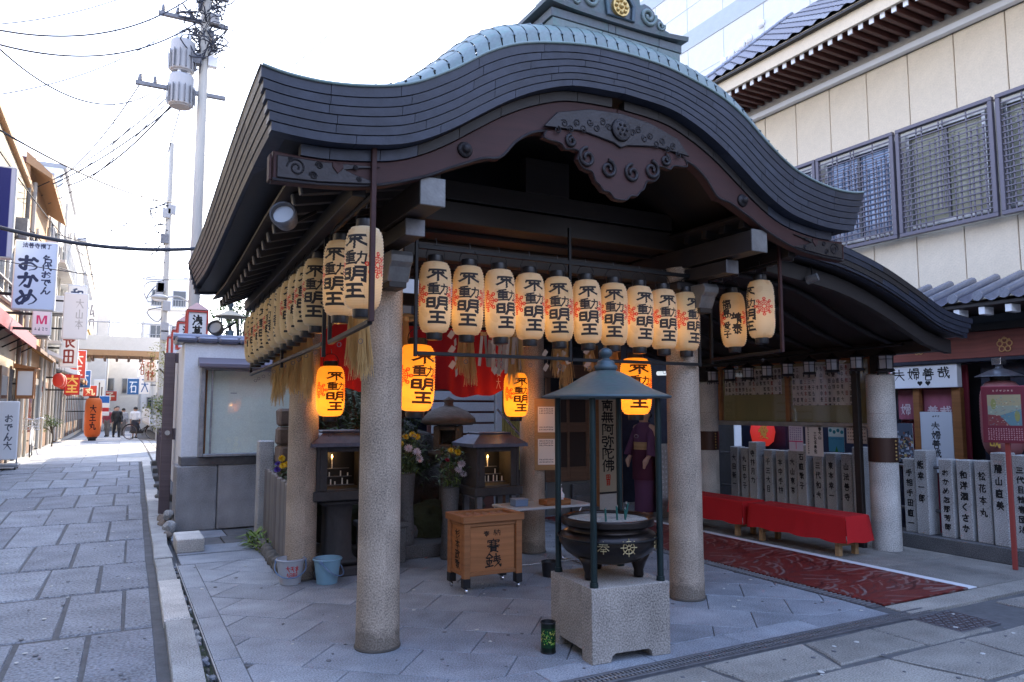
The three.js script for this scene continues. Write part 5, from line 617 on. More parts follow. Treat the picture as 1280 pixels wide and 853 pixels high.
// ---------------------------------------------------------------- altar rocks, statue, stone lantern, flowers
function rock(r, sx, sy, sz, sd, n = 3) { const g = new THREE.IcosahedronGeometry(r, n), p = g.attributes.position, v = V(); for (let i = 0; i < p.count; i++) { v.fromBufferAttribute(p, i); const k = 1 + 0.55 * fbm(v.x / r * 1.3 + sd, v.y / r * 1.3, v.z / r * 1.3 + sd) + 0.18 * fbm(v.x / r * 5 + sd, v.y / r * 5, v.z / r * 5); p.setXYZ(i, v.x * k * sx, v.y * k * sy, v.z * k * sz); } g.computeVertexNormals(); return uvBox(g); }
{
  const al = thing('altar_rockery', 'dark mossy rockery and steps of the shrine altar behind the columns', 'rockery');
  const mossRock = mat('mossy_rock', [0.06, 0.072, 0.035], { tex: grime, bump: 0.02, roughness: 1 }), drk = mat('dark_rock', [0.085, 0.08, 0.072], { tex: grime, bump: 0.02, roughness: 0.95 });
  for (const [x, y, z, r, sx, sy, sz] of [[2.35, 0.5, -8.5, 0.5, 1.0, 1.1, 0.8], [2.9, 0.6, -8.8, 0.7, 1.1, 1.2, 0.8], [3.6, 0.45, -8.6, 0.5, 1.1, 1, 0.8], [2.4, 1.35, -8.9, 0.42, 1, 1.2, 0.8], [2.2, 1.3, -8.75, 0.26, 1, 1.1, 0.9], [2.85, 1.5, -9.1, 0.35, 1.1, 1.3, 0.8], [2.6, 0.3, -8.0, 0.35, 1.2, 0.9, 0.8], [3.2, 0.25, -7.9, 0.3, 1.2, 0.9, 0.8], [2.3, 0.3, -7.85, 0.25, 1, 1, 0.8], [2.45, 1.75, -9.0, 0.32, 1.2, 0.8, 0.6]]) part(al, 'rock', rock(r, sx, sy, sz, x * 3 + y), pick([mossRock, mossRock, drk]), [x, y, z]);
  part(al, 'step', span(2.2, 4.0, 0, 0.14, -7.75, -7.35, 0.01), K.darkStone); part(al, 'step', span(2.2, 4.0, 0.14, 0.28, -8.1, -7.75, 0.01), K.darkStone);
  const sv = thing('mossy_statue', 'moss covered standing stone statue on the rockery', 'statue', [2.72, 0.5, -8.1]);
  const body = []; for (let j = 0; j <= 22; j++) { const t = j / 22, R = curve([[0, 0.2], [0.1, 0.2], [0.35, 0.16], [0.55, 0.19], [0.7, 0.2], [0.78, 0.1], [0.82, 0.075], [0.88, 0.1], [0.95, 0.085], [1, 0.01]])(t), row = []; for (let k = 0; k <= 24; k++) { const a = k / 24 * PI * 2, q = R * (1 + 0.3 * fbm(Math.cos(a) * 2, t * 6, Math.sin(a) * 2)); row.push([Math.cos(a) * q, t * 1.15, Math.sin(a) * q * 0.75]); } body.push(row); } part(sv, 'body', loft(body), mossRock); part(sv, 'pedestal', rock(0.22, 1.3, 0.5, 1.1, 5, 2), drk);
  const sl = thing('stone_lantern', 'old stone lantern with a round cap standing before the white siding', 'stone lantern', [3.42, 0, -7.95]);
  part(sl, 'shaft', lathe([[0, 0], [0.2, 0], [0.2, 0.12], [0.11, 0.16], [0.1, 0.9], [0.12, 0.95], [0, 0.95]], 20), K.oldStone); part(sl, 'shelf', lathe([[0, 0.95], [0.16, 0.96], [0.24, 1.02], [0.24, 1.08], [0, 1.08]], 6), K.oldStone);
  const lb = part(sl, 'light_box', join([span(-0.16, -0.09, 1.08, 1.36, -0.16, 0.16, 0.01), span(0.09, 0.16, 1.08, 1.36, -0.16, 0.16, 0.01), span(-0.09, 0.09, 1.08, 1.15, -0.16, 0.16, 0.01), span(-0.09, 0.09, 1.31, 1.36, -0.16, 0.16, 0.01), span(-0.09, 0.09, 1.15, 1.31, -0.16, -0.1, 0.01)]), K.oldStone, [0, 0, 0], [0, -0.5, 0]);
  part(sl, 'cap', lathe([[0.0, 1.36], [0.28, 1.37], [0.32, 1.4], [0.31, 1.45], [0.22, 1.53], [0.1, 1.58], [0.06, 1.59], [0.05, 1.62], [0.07, 1.66], [0, 1.7]], 28), K.oldStone);
  const v = thing('stone_vase', 'round stone water basin beside the front column', 'basin', [2.42, 0.42, -7.35]); part(v, 'bowl', lathe([[0, 0], [0.1, 0], [0.16, 0.06], [0.19, 0.16], [0.17, 0.25], [0.15, 0.29], [0.17, 0.31], [0.14, 0.31], [0.12, 0.2], [0, 0.18]], 28), K.darkStone); part(v, 'stand', span(-0.24, 0.24, -0.06, -0.001, -0.18, 0.18, 0.008), K.darkStone); for (const s of [-0.16, 0.16]) part(v, 'stand_leg', span(s - 0.06, s + 0.06, -0.42, -0.061, -0.14, 0.14, 0.008), K.darkStone);
}
function leafBurst(n, len, w, R, up) { // pointed leaves in a bush: two triangles each, folded along the middle
  const P = [], T = []; for (let i = 0; i < n; i++) { const a = rr(0, PI * 2), e = rr(-0.3, 1.2), d = V(Math.cos(a) * Math.cos(e), Math.sin(e), Math.sin(a) * Math.cos(e)), o = V(rr(-R, R), rr(0, up), rr(-R, R)), l = len * rr(0.6, 1.2), s = V(-d.z, rr(-0.4, 0.4), d.x).normalize().multiplyScalar(w * rr(0.7, 1.2)), m = o.clone().addScaledVector(d, l * 0.45), tip = o.clone().addScaledVector(d, l).add(V(0, -l * 0.25, 0)), k = P.length; for (const q of [o, m.clone().add(s), tip, m.clone().sub(s), m.clone().add(V(0, w * 0.3, 0))]) P.push([q.x, q.y, q.z]); T.push(k, k + 1, k + 4, k + 1, k + 2, k + 4, k + 2, k + 3, k + 4, k + 3, k, k + 4); } const g = fromTris(P, T); return uvBox(g);
}
const bloomGeo = (() => { const L = []; for (let r = 0; r < 4; r++) for (let k = 0; k < 12 - r * 2; k++) { const a = k / (12 - r * 2) * PI * 2 + r * 0.4, g = new THREE.PlaneGeometry(0.4, 1, 1, 2); const p = g.attributes.position; for (let i = 0; i < p.count; i++) { const y = p.getY(i) + 0.5; p.setXYZ(i, p.getX(i) * Math.sin(PI * (0.12 + y * 0.82)), y, -y * y * 0.3); } g.rotateX(-PI / 2 + 0.25 + r * 0.38).rotateY(a); L.push(g); } return join(L); })();
function flowers(name, label, pos, vase, set) {
  const t = thing(name, label, 'flowers', pos); if (vase) part(t, 'vase', vase, K.darkStone);
  part(t, 'foliage', leafBurst(150, 0.12, 0.014, 0.13, 0.42), K.leaf); part(t, 'foliage', leafBurst(60, 0.1, 0.012, 0.12, 0.4), K.leafB);
  set.forEach(([x, y, z, s, m]) => { const st = part(t, 'stem', rod([x * 0.3, -0.05, z * 0.3], [x, y, z], 0.004, 4), K.stem); part(st, 'bloom', bloomGeo, m, [x, y, z], [rr(0.3, 1), rr(0, 6), rr(-0.4, 0.4)], [s, s, s]); }); return t;
}
{
  const vz = lathe([[0, -0.75], [0.09, -0.75], [0.1, -0.7], [0.08, -0.3], [0.1, 0.0], [0.09, 0.02], [0, 0]], 18);
  flowers('flower_vase', 'yellow and white chrysanthemums in a dark vase beside the front column', [2.72, 0.86, -7.45], vz, [[-0.05, 0.4, 0.1, 0.04, K.yellow], [0.02, 0.42, 0.12, 0.04, K.yellow], [0.08, 0.4, 0.1, 0.038, K.yellow], [-0.03, 0.28, 0.14, 0.05, K.whitePetal], [0.06, 0.24, 0.15, 0.05, K.whitePetal], [0.1, 0.17, 0.12, 0.045, K.whitePetal], [-0.1, 0.33, 0.1, 0.035, K.yellow]]);
  flowers('flower_vase', 'yellow and white chrysanthemums in a dark vase next to the candle cabinet', [3.12, 0.72, -7.2], vz.clone(), [[-0.04, 0.4, 0.1, 0.035, K.yellow], [0.03, 0.38, 0.12, 0.04, K.yellow], [0.07, 0.26, 0.13, 0.045, K.whitePetal], [0.03, 0.2, 0.14, 0.045, K.whitePetal], [0.1, 0.15, 0.12, 0.04, K.whitePetal], [-0.08, 0.3, 0.1, 0.03, mat('red_petal', [0.4, 0.02, 0.05])]]);
  for (const [x, z, h, n, lb] of [[2.45, -8.05, 1.9, 900, 'dense dark evergreen sprays between the candle cabinet and the front column'], [3.0, -8.35, 2.0, 1000, 'dense dark evergreen bush behind the stone lantern'], [2.15, -8.6, 1.7, 700, 'dark evergreen bush behind the first candle cabinet']]) { const t = thing('evergreen_bush', lb, 'bush', [x, 0, z]), L = []; for (let k = 0; k < 9; k++) L.push(leafBurst(Math.round(n / 9), 0.13, 0.016, 0.16, 0.3).translate(rr(-0.22, 0.22), h * (0.25 + 0.075 * k), rr(-0.12, 0.12))); part(t, 'crown', join(L), K.leaf); part(t, 'stem', join([0, 1, 2].map((k) => tube([[0, 0, 0], [rr(-0.1, 0.1), h * 0.5, rr(-0.05, 0.05)], [rr(-0.25, 0.25), h * 0.95, rr(-0.1, 0.1)]], 0.018, 5, 6))), K.bark); }
  // planter of vertical planks with pansies behind the back column
  const t = thing('plank_planter', 'planter of upright grey planks filled with yellow and violet flowers', 'planter');
  for (let k = 0; k < 13; k++) { const z = -9.35 + k * 0.168; part(t, 'plank', vgrain(span(1.6 - k * 0.012 + (k % 2) * 0.008, 1.64 - k * 0.012, 0.02, 0.84 + rr(-0.012, 0.012), z + 0.012, z + 0.15, 0.014)), k % 3 ? K.greyWood : mat('weathered_plank_b', [0.15, 0.14, 0.145], { tex: woodT, bump: 0.002, roughness: 0.85 })); }
  part(t, 'soil', span(1.66, 2.1, 0.5, 0.74, -9.3, -7.4), K.moss); 
  for (let k = 0; k < 16; k++) { const x = rr(1.66, 1.9), z = rr(-9.2, -7.4), y = rr(0.86, 1.02), yel = k % 2 === 0; const s = part(t, 'flower_stem', rod([x, 0.72, z], [x, y, z], 0.003, 4), K.stem); for (let q = 0; q < 3; q++) part(s, 'bloom', bloomGeo, yel ? K.yellow : K.violet, [x + rr(-0.05, 0.05), y + rr(-0.05, 0.05), z + rr(-0.06, 0.06)], [rr(0.2, 1.2), rr(0, 6), rr(-0.5, 0.5)], [0.04, 0.04, 0.04]); }
  part(t, 'leaves', (() => { const L = []; for (let k = 0; k < 14; k++) L.push(leafBurst(22, 0.09, 0.016, 0.09, 0.16).translate(rr(1.68, 1.9), 0.74, rr(-9.2, -7.45))); return join(L); })(), K.leaf);
  const f = thing('fern_clump', 'fresh green ferns growing at the foot of the plank planter', 'fern', [1.45, 0, -9.0]); part(f, 'fronds', join([leafBurst(40, 0.24, 0.022, 0.07, 0.1), leafBurst(30, 0.2, 0.02, 0.06, 0.06).translate(0.02, 0, 0.3), leafBurst(24, 0.16, 0.02, 0.05, 0.05).translate(0.03, 0, 0.55)]), K.leafB);
  const es = thing('edging_stones', 'rough edging stones along the foot of the plank planter', 'stones'); for (let k = 0; k < 9; k++) part(es, 'stone', rock(0.085, 0.8, 0.9, 1.2, k * 3, 1), K.oldStone, [1.5 - k * 0.008, 0.04, -8.9 + k * 0.19]);
  const sp = thing('stone_post', 'speckled grey stone post behind the plank planter', 'stone post', [1.64, 0, -9.62]); part(sp, 'post', span(-0.08, 0.1, 0, 1.16, -0.1, 0.1, 0.012), K.stele);
  const bs = thing('block_stack', 'stack of rough brown stone blocks beside the back column', 'stone blocks', [1.86, 0, -9.2]); for (let k = 0; k < 7; k++) part(bs, 'block', (() => { const g = cbox(0.28, 0.215, 0.24, 0.03), p = g.attributes.position; for (let i = 0; i < p.count; i++) { const n = fbm(p.getX(i) * 9 + k * 5, p.getY(i) * 9, p.getZ(i) * 9); p.setXYZ(i, p.getX(i) * (1 + n * 0.25), p.getY(i) * (1 + n * 0.08), p.getZ(i) * (1 + n * 0.25)); } g.computeVertexNormals(); return g; })(), mat('brown_rock', [0.2, 0.15, 0.12], { tex: grime, bump: 0.012, roughness: 1 }), [rr(-0.02, 0.02), 0.12 + k * 0.222, 0], [0, rr(-0.1, 0.1), 0]);
}
{ // folding table with sanitiser and box
  const t = thing('folding_table', 'folding table with a pale top and bent tubular legs beside the offering box', 'table', [3.75, 0, -6.42]);
  part(t, 'table_top', span(-0.42, 0.5, 0.585, 0.61, -0.22, 0.22, 0.006), mat('pale_laminate', [0.45, 0.47, 0.48], { roughness: 0.35 })); for (const s of [-0.3, 0.4]) { part(t, 'leg', tube([[s, 0.58, 0.16], [s - 0.06, 0.45, 0.16], [s - 0.02, 0.02, 0.17], [s + 0.02, 0.014, 0.12], [s + 0.02, 0.014, -0.12], [s - 0.02, 0.02, -0.17], [s - 0.06, 0.45, -0.16], [s, 0.58, -0.16]], 0.011, 8, 60), K.chrome); } part(t, 'stretcher', rod([-0.3, 0.03, 0], [0.4, 0.03, 0], 0.008), K.chrome);
  const b = thing('pump_bottle', 'clear pump bottle of hand sanitiser on the folding table', 'bottle', [3.98, 0.61, -6.38]); part(b, 'bottle', lathe([[0, 0], [0.035, 0], [0.038, 0.01], [0.036, 0.09], [0.016, 0.115], [0.014, 0.13], [0, 0.13]], 20), mat('frosted_bottle', [0.7, 0.72, 0.75], { roughness: 0.25 })); part(b, 'pump', join([at(cyl(0.016, 0.016, 0.02, 14), 0, 0.14, 0), at(cyl(0.005, 0.005, 0.03, 8), 0, 0.163, 0), span(-0.04, 0.012, 0.176, 0.186, -0.008, 0.008)]), K.white);
  const w = thing('wooden_tray', 'shallow wooden box on the folding table', 'tray', [3.86, 0.61, -6.3]); part(w, 'tray_box', join([span(-0.14, 0.14, 0, 0.012, -0.08, 0.08), span(-0.14, 0.14, 0.013, 0.055, 0.07, 0.08), span(-0.14, 0.14, 0.013, 0.055, -0.08, -0.07), span(-0.14, -0.13, 0.013, 0.055, -0.069, 0.069), span(0.13, 0.14, 0.013, 0.055, -0.069, 0.069)]), K.orangeWood);
  const u = thing('blue_box', 'small blue box at the end of the folding table', 'box', [3.5, 0.61, -6.38]); part(u, 'carton', span(-0.07, 0.07, 0, 0.06, -0.06, 0.06), mat('blue_card', [0.16, 0.24, 0.38])); part(u, 'lid', span(-0.074, 0.074, 0.061, 0.072, -0.064, 0.064), mat('blue_card_lid', [0.24, 0.3, 0.4]));
}
{ // notice board strapped to the right back column
  const t = thing('notice_board', 'wooden notice board with two white notices on the rear column', 'notice board', [4.14, 1.27, -6.93], -0.35);
  part(t, 'board', span(-0.13, 0.13, -0.38, 0.4, -0.012, 0.012), K.lightWood); part(t, 'strap', span(-0.16, 0.16, 0.16, 0.175, -0.014, -0.0125, 0.0005), K.iron);
  for (const y of [0.17, -0.18]) put(t, 'notice', print(0.19, 0.28, 380, (x, W, H) => { bg(x, W, H, '#e4e0da'); x.fillStyle = '#555'; for (let k = 0; k < 3; k++) for (let q = 0; q < 9; q++) scribble(x, 6 + q * (W - 12) / 9, 6 + k * 9, (W - 12) / 11, 6); for (let k = 0; k < 2; k++) for (let q = 0; q < 9; q++) scribble(x, 6 + q * (W - 12) / 9, H - 24 + k * 10, (W - 12) / 11, 6); }), [0, y, 0.0145]);
}
{ // rear building behind the pavilion: siding, lattice door, scroll, dark panels
  const b = thing('rear_hall', 'low rear hall with white siding, timber door and dark panels behind the pavilion', 'building');
  part(b, 'rear_wall', span(2.3, 10.5, 0, 3.6, -12.6, -12.4), K.navy);
  for (let k = 0; k < 9; k++) part(b, 'siding_board', span(3.85, 4.82, 0.75 + k * 0.155, 0.875 + k * 0.155, -9.56, -9.53, 0.003), K.siding); part(b, 'siding_backing', span(3.8, 4.87, 0, 2.6, -9.6, -9.562), K.rafterRed); part(b, 'corner_post', span(4.83, 4.92, 0, 2.6, -9.6, -9.48), K.siding);
  part(b, 'bamboo_screen', join(Array.from({ length: 9 }, (_, k) => at(cyl(0.022, 0.022, 1.3, 8), 4.98 + k * 0.046, 1.3, -9.75))), mat('bamboo', [0.5, 0.4, 0.12], { roughness: 0.5 }));
  part(b, 'handrail', rod([4.7, 1.55, -9.2], [5.0, 1.1, -8.9], 0.02), K.chrome);
  const d = new THREE.Group(); d.name = 'lattice_door'; b.add(d); const zd = -9.05, D = (x0, x1, y0, y1, m = K.doorWood, dz = 0) => part(d, 'door_rail', span(x0, x1, y0, y1, zd - 0.025 + dz, zd + 0.025 + dz), m);
  for (const [x0, x1] of [[5.4, 5.47], [5.75, 5.79], [6.08, 6.17]]) D(x0, x1, 0.52, 2.0); for (const [y0, y1] of [[0.52, 0.72], [1.22, 1.36], [1.72, 1.8]]) for (const [x0, x1] of [[5.471, 5.749], [5.791, 6.079]]) D(x0, x1, y0, y1);
  for (const [y0, y1] of [[0.721, 1.219], [1.361, 1.719]]) for (const [x0, x1] of [[5.471, 5.749], [5.791, 6.079]]) { part(d, 'mesh_panel', span(x0, x1, y0, y1, zd - 0.008, zd + 0.002, 0.001), mat('dark_mesh', [0.05, 0.032, 0.025], { tex: cloth })); }
  D(5.42, 6.15, 0.05, 0.515, mat('grey_lattice', [0.16, 0.17, 0.17], { tex: cloth }), -0.03);
  for (let k = 0; k < 3; k++) part(b, 'stair_step', span(5.8, 6.15, k * 0.16, 0.16 + k * 0.16, -9.0 - k * 0.001, -8.95 + 0.14 - k * 0.07, 0.004), K.darkStone);
  part(b, 'door_post', span(6.2, 6.29, 0, 2.5, -9.1, -9.0), K.orangeWood); part(b, 'door_post', span(6.64, 6.71, 0, 2.5, -9.1, -9.0), K.orangeWood); part(b, 'door_lintel', span(5.3, 6.19, 2.005, 2.2, -9.1, -9.0), K.doorWood); part(b, 'scroll_backing', span(6.3, 6.63, 0, 2.3, -9.09, -9.05), K.paleWall);
  const sc = thing('hanging_scroll', 'tall hanging scroll with heavy black brush characters and red seal', 'scroll', [6.465, 1.15, -9.035]);
  part(sc, 'scroll_paper', span(-0.155, 0.155, -0.82, 0.72, -0.006, 0.0), mat('scroll_silk', [0.5, 0.43, 0.31], { roughness: 0.9 })); put(sc, 'calligraphy', print(0.29, 1.34, 300, (x, W, H) => { x.fillStyle = '#0d0b0a'; column(x, '南無阿弥陀佛', W * 0.12, H * 0.03, W * 0.76, H * 0.8, 0.13, 'brush', 0.04); x.fillStyle = '#c2402a'; glyph(x, '田', W * 0.36, H * 0.86, W * 0.3, H * 0.06, 0.2); glyph(x, '目', W * 0.36, H * 0.92, W * 0.3, H * 0.06, 0.2); }), [0, -0.08, 0.003]); part(sc, 'roller', rod([-0.18, -0.83, 0], [0.18, -0.83, 0], 0.015), K.black);
  for (let k = 0; k < 5; k++) part(b, 'dark_panel', span(6.75 + k * 0.66, 7.4 + k * 0.66, 0, 2.8, -10.1, -10.05), k % 2 ? K.navy : mat('slate_panel', [0.05, 0.06, 0.085], { tex: grime, roughness: 0.5 }));
  part(b, 'roof_slab', span(3.4, 10.5, 2.82, 3.0, -12.4, -9.2), K.timber2); part(b, 'side_wall', span(4.93, 5.36, 0, 2.8, -10.3, -10.2), K.doorWood); part(b, 'side_slab', span(7.1, 7.32, 0, 0.95, -8.62, -8.5), K.darkStone);
  const tb = thing('inscribed_slab', 'dark inscribed stone slab beside the person in a kimono', 'stone slab', [7.06, 0, -8.42]); part(tb, 'slab', span(-0.17, 0.17, 0, 1.05, -0.05, 0.05, 0.01), K.stele); put(tb, 'inscription', print(0.3, 0.9, 160, (x, W, H) => { x.fillStyle = '#cfd2d8'; for (let c = 0; c < 5; c++) for (let k = 0; k < 12; k++) scribble(x, 4 + c * 9, 6 + k * 11.4, 6, 8); }), [0, 0.55, 0.053]);
}
// ---------------------------------------------------------------- covered passage: second canopy on pale pillars
{
  const t = thing('passage_canopy', 'dark curved timber canopy over the carpeted passage on pale stone pillars', 'canopy'), z0 = -4.35, z1 = -9.0;
  const top = curve([[4.9, 3.12], [5.3, 3.08], [5.8, 3.02], [6.3, 2.9], [6.8, 2.72], [7.2, 2.56], [7.5, 2.5], [7.75, 2.475]]), th = 0.2;
  for (let l = 0; l < 4; l++) { let x = 4.95; while (x < 7.7) { const e = Math.min(7.72 - l * 0.012, x + rr(0.5, 0.8)), secs = [], q0 = l / 4 * th, q1 = (l + 1) / 4 * th; if (e - x < 0.05) break; for (let q = 0; q <= 8; q++) { const xx = lerp(x + 0.001, e - 0.001, q / 8), y = top(xx); secs.push([[xx, y - q0 - 0.002, z0 - 0.014 * l], [xx, y - q1, z0 - 0.014 * l - 0.006], [xx, y - q1, z0 - 0.1], [xx, y - q0 - 0.002, z0 - 0.1]]); } part(t, 'edge_board', strip(secs), pick([K.band2, K.band, K.timber2])); x = e; } }
  { const secs = [-0.1 + z0, -6, -7.5, z1].map((z) => [[7.72, 2.477, z], [7.7, 2.3, z], [7.6, 2.3, z], [7.6, 2.49, z]]); part(t, 'side_edge', strip(secs), K.band2); }
  const rowsT = [], rowsB = []; for (let q = 0; q <= 6; q++) { const z = lerp(z0, z1, q / 6), a = [], b = []; for (let p = 0; p <= 24; p++) { const x = lerp(4.95, 7.72, p / 24); a.push([x, top(x) + 0.004, z]); if (x < 7.65) b.push([x, top(x) - th + 0.01, z - 0.02]); } rowsT.push(a); rowsB.push(b); } part(t, 'roof_sheet', loft(rowsT), K.copperDark); part(t, 'soffit', loft(rowsB), K.timber);
  for (let k = 0; k < 9; k++) part(t, 'rafter', tube([[4.95, 2.87, -4.6 - k * 0.52], [6, 2.76, -4.6 - k * 0.52], [6.8, 2.47, -4.6 - k * 0.52], [7.5, 2.27, -4.6 - k * 0.52]], 0.035, 4, 14), K.timber2);
  { const b = []; for (let q = 0; q <= 12; q++) { const x = lerp(4.95, 7.6, q / 12); b.push([[x, top(x) - 0.22, -4.52], [x, top(x) - 0.36, -4.52], [x, top(x) - 0.36, -4.58], [x, top(x) - 0.22, -4.58]]); } part(t, 'gable_board', strip(b), K.timber2); }
  part(t, 'wall_plate', span(7.54, 7.7, 2.16, 2.29, -8.9, -4.7), K.timber); part(t, 'wall_plate_end', span(7.535, 7.705, 2.155, 2.295, -4.7, -4.68), K.cap);
  for (const [x, z, n] of [[7.62, -5.36, 0], [7.62, -8.15, 1]]) {
    const p = part(t, 'pillar', uvCyl(lathe([[0, 0], [0.152, 0], [0.152, 0.99], [0.15, 0.995], [0.15, 1.93], [0.146, 1.95], [0, 1.95]], 36), 0.15), K.pale, [x, 0, z]); part(p, 'brown_band', cyl(0.157, 0.157, 0.27, 36, false), mat('brown_band', [0.06, 0.03, 0.022], { roughness: 0.4, metalness: 0.4 }), [0, 1.1, 0]); for (const y of [0.45, 1.5]) part(p, 'drum_joint', new THREE.TorusGeometry(0.1505, 0.0018, 4, 40).rotateX(PI / 2), K.creamJoint, [0, y, 0]);
    for (let k = 0; k < 6; k++) part(p, 'brass_stud', new THREE.SphereGeometry(0.012, 6, 5), K.gold, [0.0, 1.0 + k * 0.04, 0.157]); part(t, 'upper_post', span(x - 0.07, x + 0.07, 1.951, 2.158, z - 0.07, z + 0.07), K.timber);
  }
  part(t, 'side_post', span(7.44, 7.5, 0, 2.2, -5.6, -5.52), K.timber);
  part(t, 'hanging_rail', rod([7.3, 2.24, -4.85], [7.3, 2.18, -7.9], 0.016), K.iron);
  const lamp = thing('ceiling_lamp', 'white tube lamp lit under the dark canopy', 'lamp', [7.0, 2.06, -8.2]); part(lamp, 'lamp_tube', rod([-0.25, 0, 0], [0.25, 0.02, 0.0], 0.03, 12), mat('tube_lamp_light', [0.8, 0.82, 0.85], { emissive: new THREE.Color(0.8, 0.9, 1), emissiveIntensity: 0.3 })); part(lamp, 'lamp_hanger', rod([0, 0.03, 0], [0, 0.3, 0], 0.006), K.iron);
}
{ // small hanging metal lanterns
  const glassM = mat('frosted_lantern_pane', [0.42, 0.42, 0.45], { roughness: 0.4 });
  const mk = () => { const t = thing('hanging_lantern', 'small black hexagonal metal lantern in the row under the canopy', 'lantern', [7.3, 2.08, -5.41], 0, 'small metal lanterns under the canopy');
    part(t, 'roof', lathe([[0, 0.13], [0.012, 0.125], [0.02, 0.11], [0.05, 0.09], [0.1, 0.062], [0.1, 0.054], [0, 0.054]], 6), K.black); part(t, 'base', lathe([[0, -0.1], [0.06, -0.1], [0.09, -0.085], [0.075, -0.07], [0, -0.07]], 6), K.black); part(t, 'ring', new THREE.TorusGeometry(0.016, 0.003, 5, 12), K.iron, [0, 0.145, 0]);
    for (let k = 0; k < 6; k++) { const a = k * PI / 3; part(t, 'corner_bar', rod([Math.sin(a) * 0.066, -0.07, Math.cos(a) * 0.066], [Math.sin(a) * 0.072, 0.054, Math.cos(a) * 0.072], 0.005, 5), K.black); const b = a + PI / 6; const p = part(t, 'pane', cbox(0.058, 0.118, 0.003, 0.001), glassM, [Math.sin(b) * 0.057, -0.008, Math.cos(b) * 0.057], [0, b, 0]); part(p, 'pane_bar', cbox(0.058, 0.006, 0.005, 0.001), K.black, [0, 0.028, 0.002]); part(t, 'foot', at(cbox(0.012, 0.03, 0.012), Math.sin(a) * 0.075, -0.11, Math.cos(a) * 0.075), K.black); }
    part(t, 'hanger', rod([0, 0.16, 0], [0, 0.2, 0], 0.003), K.iron); return t; };
  const l0 = mk(); for (let k = 0; k < 7; k++) clone(l0, [7.3, 2.075 - k * 0.009, -5.73 - k * 0.325], rr(-0.3, 0.3));
  const big = clone(l0, [7.5, 2.08, -5.2], 0.2, 'larger black metal lantern hanging at the head of the near pale pillar', 'lantern at the pillar'); big.scale.setScalar(1.2); delete big.userData.group;
}
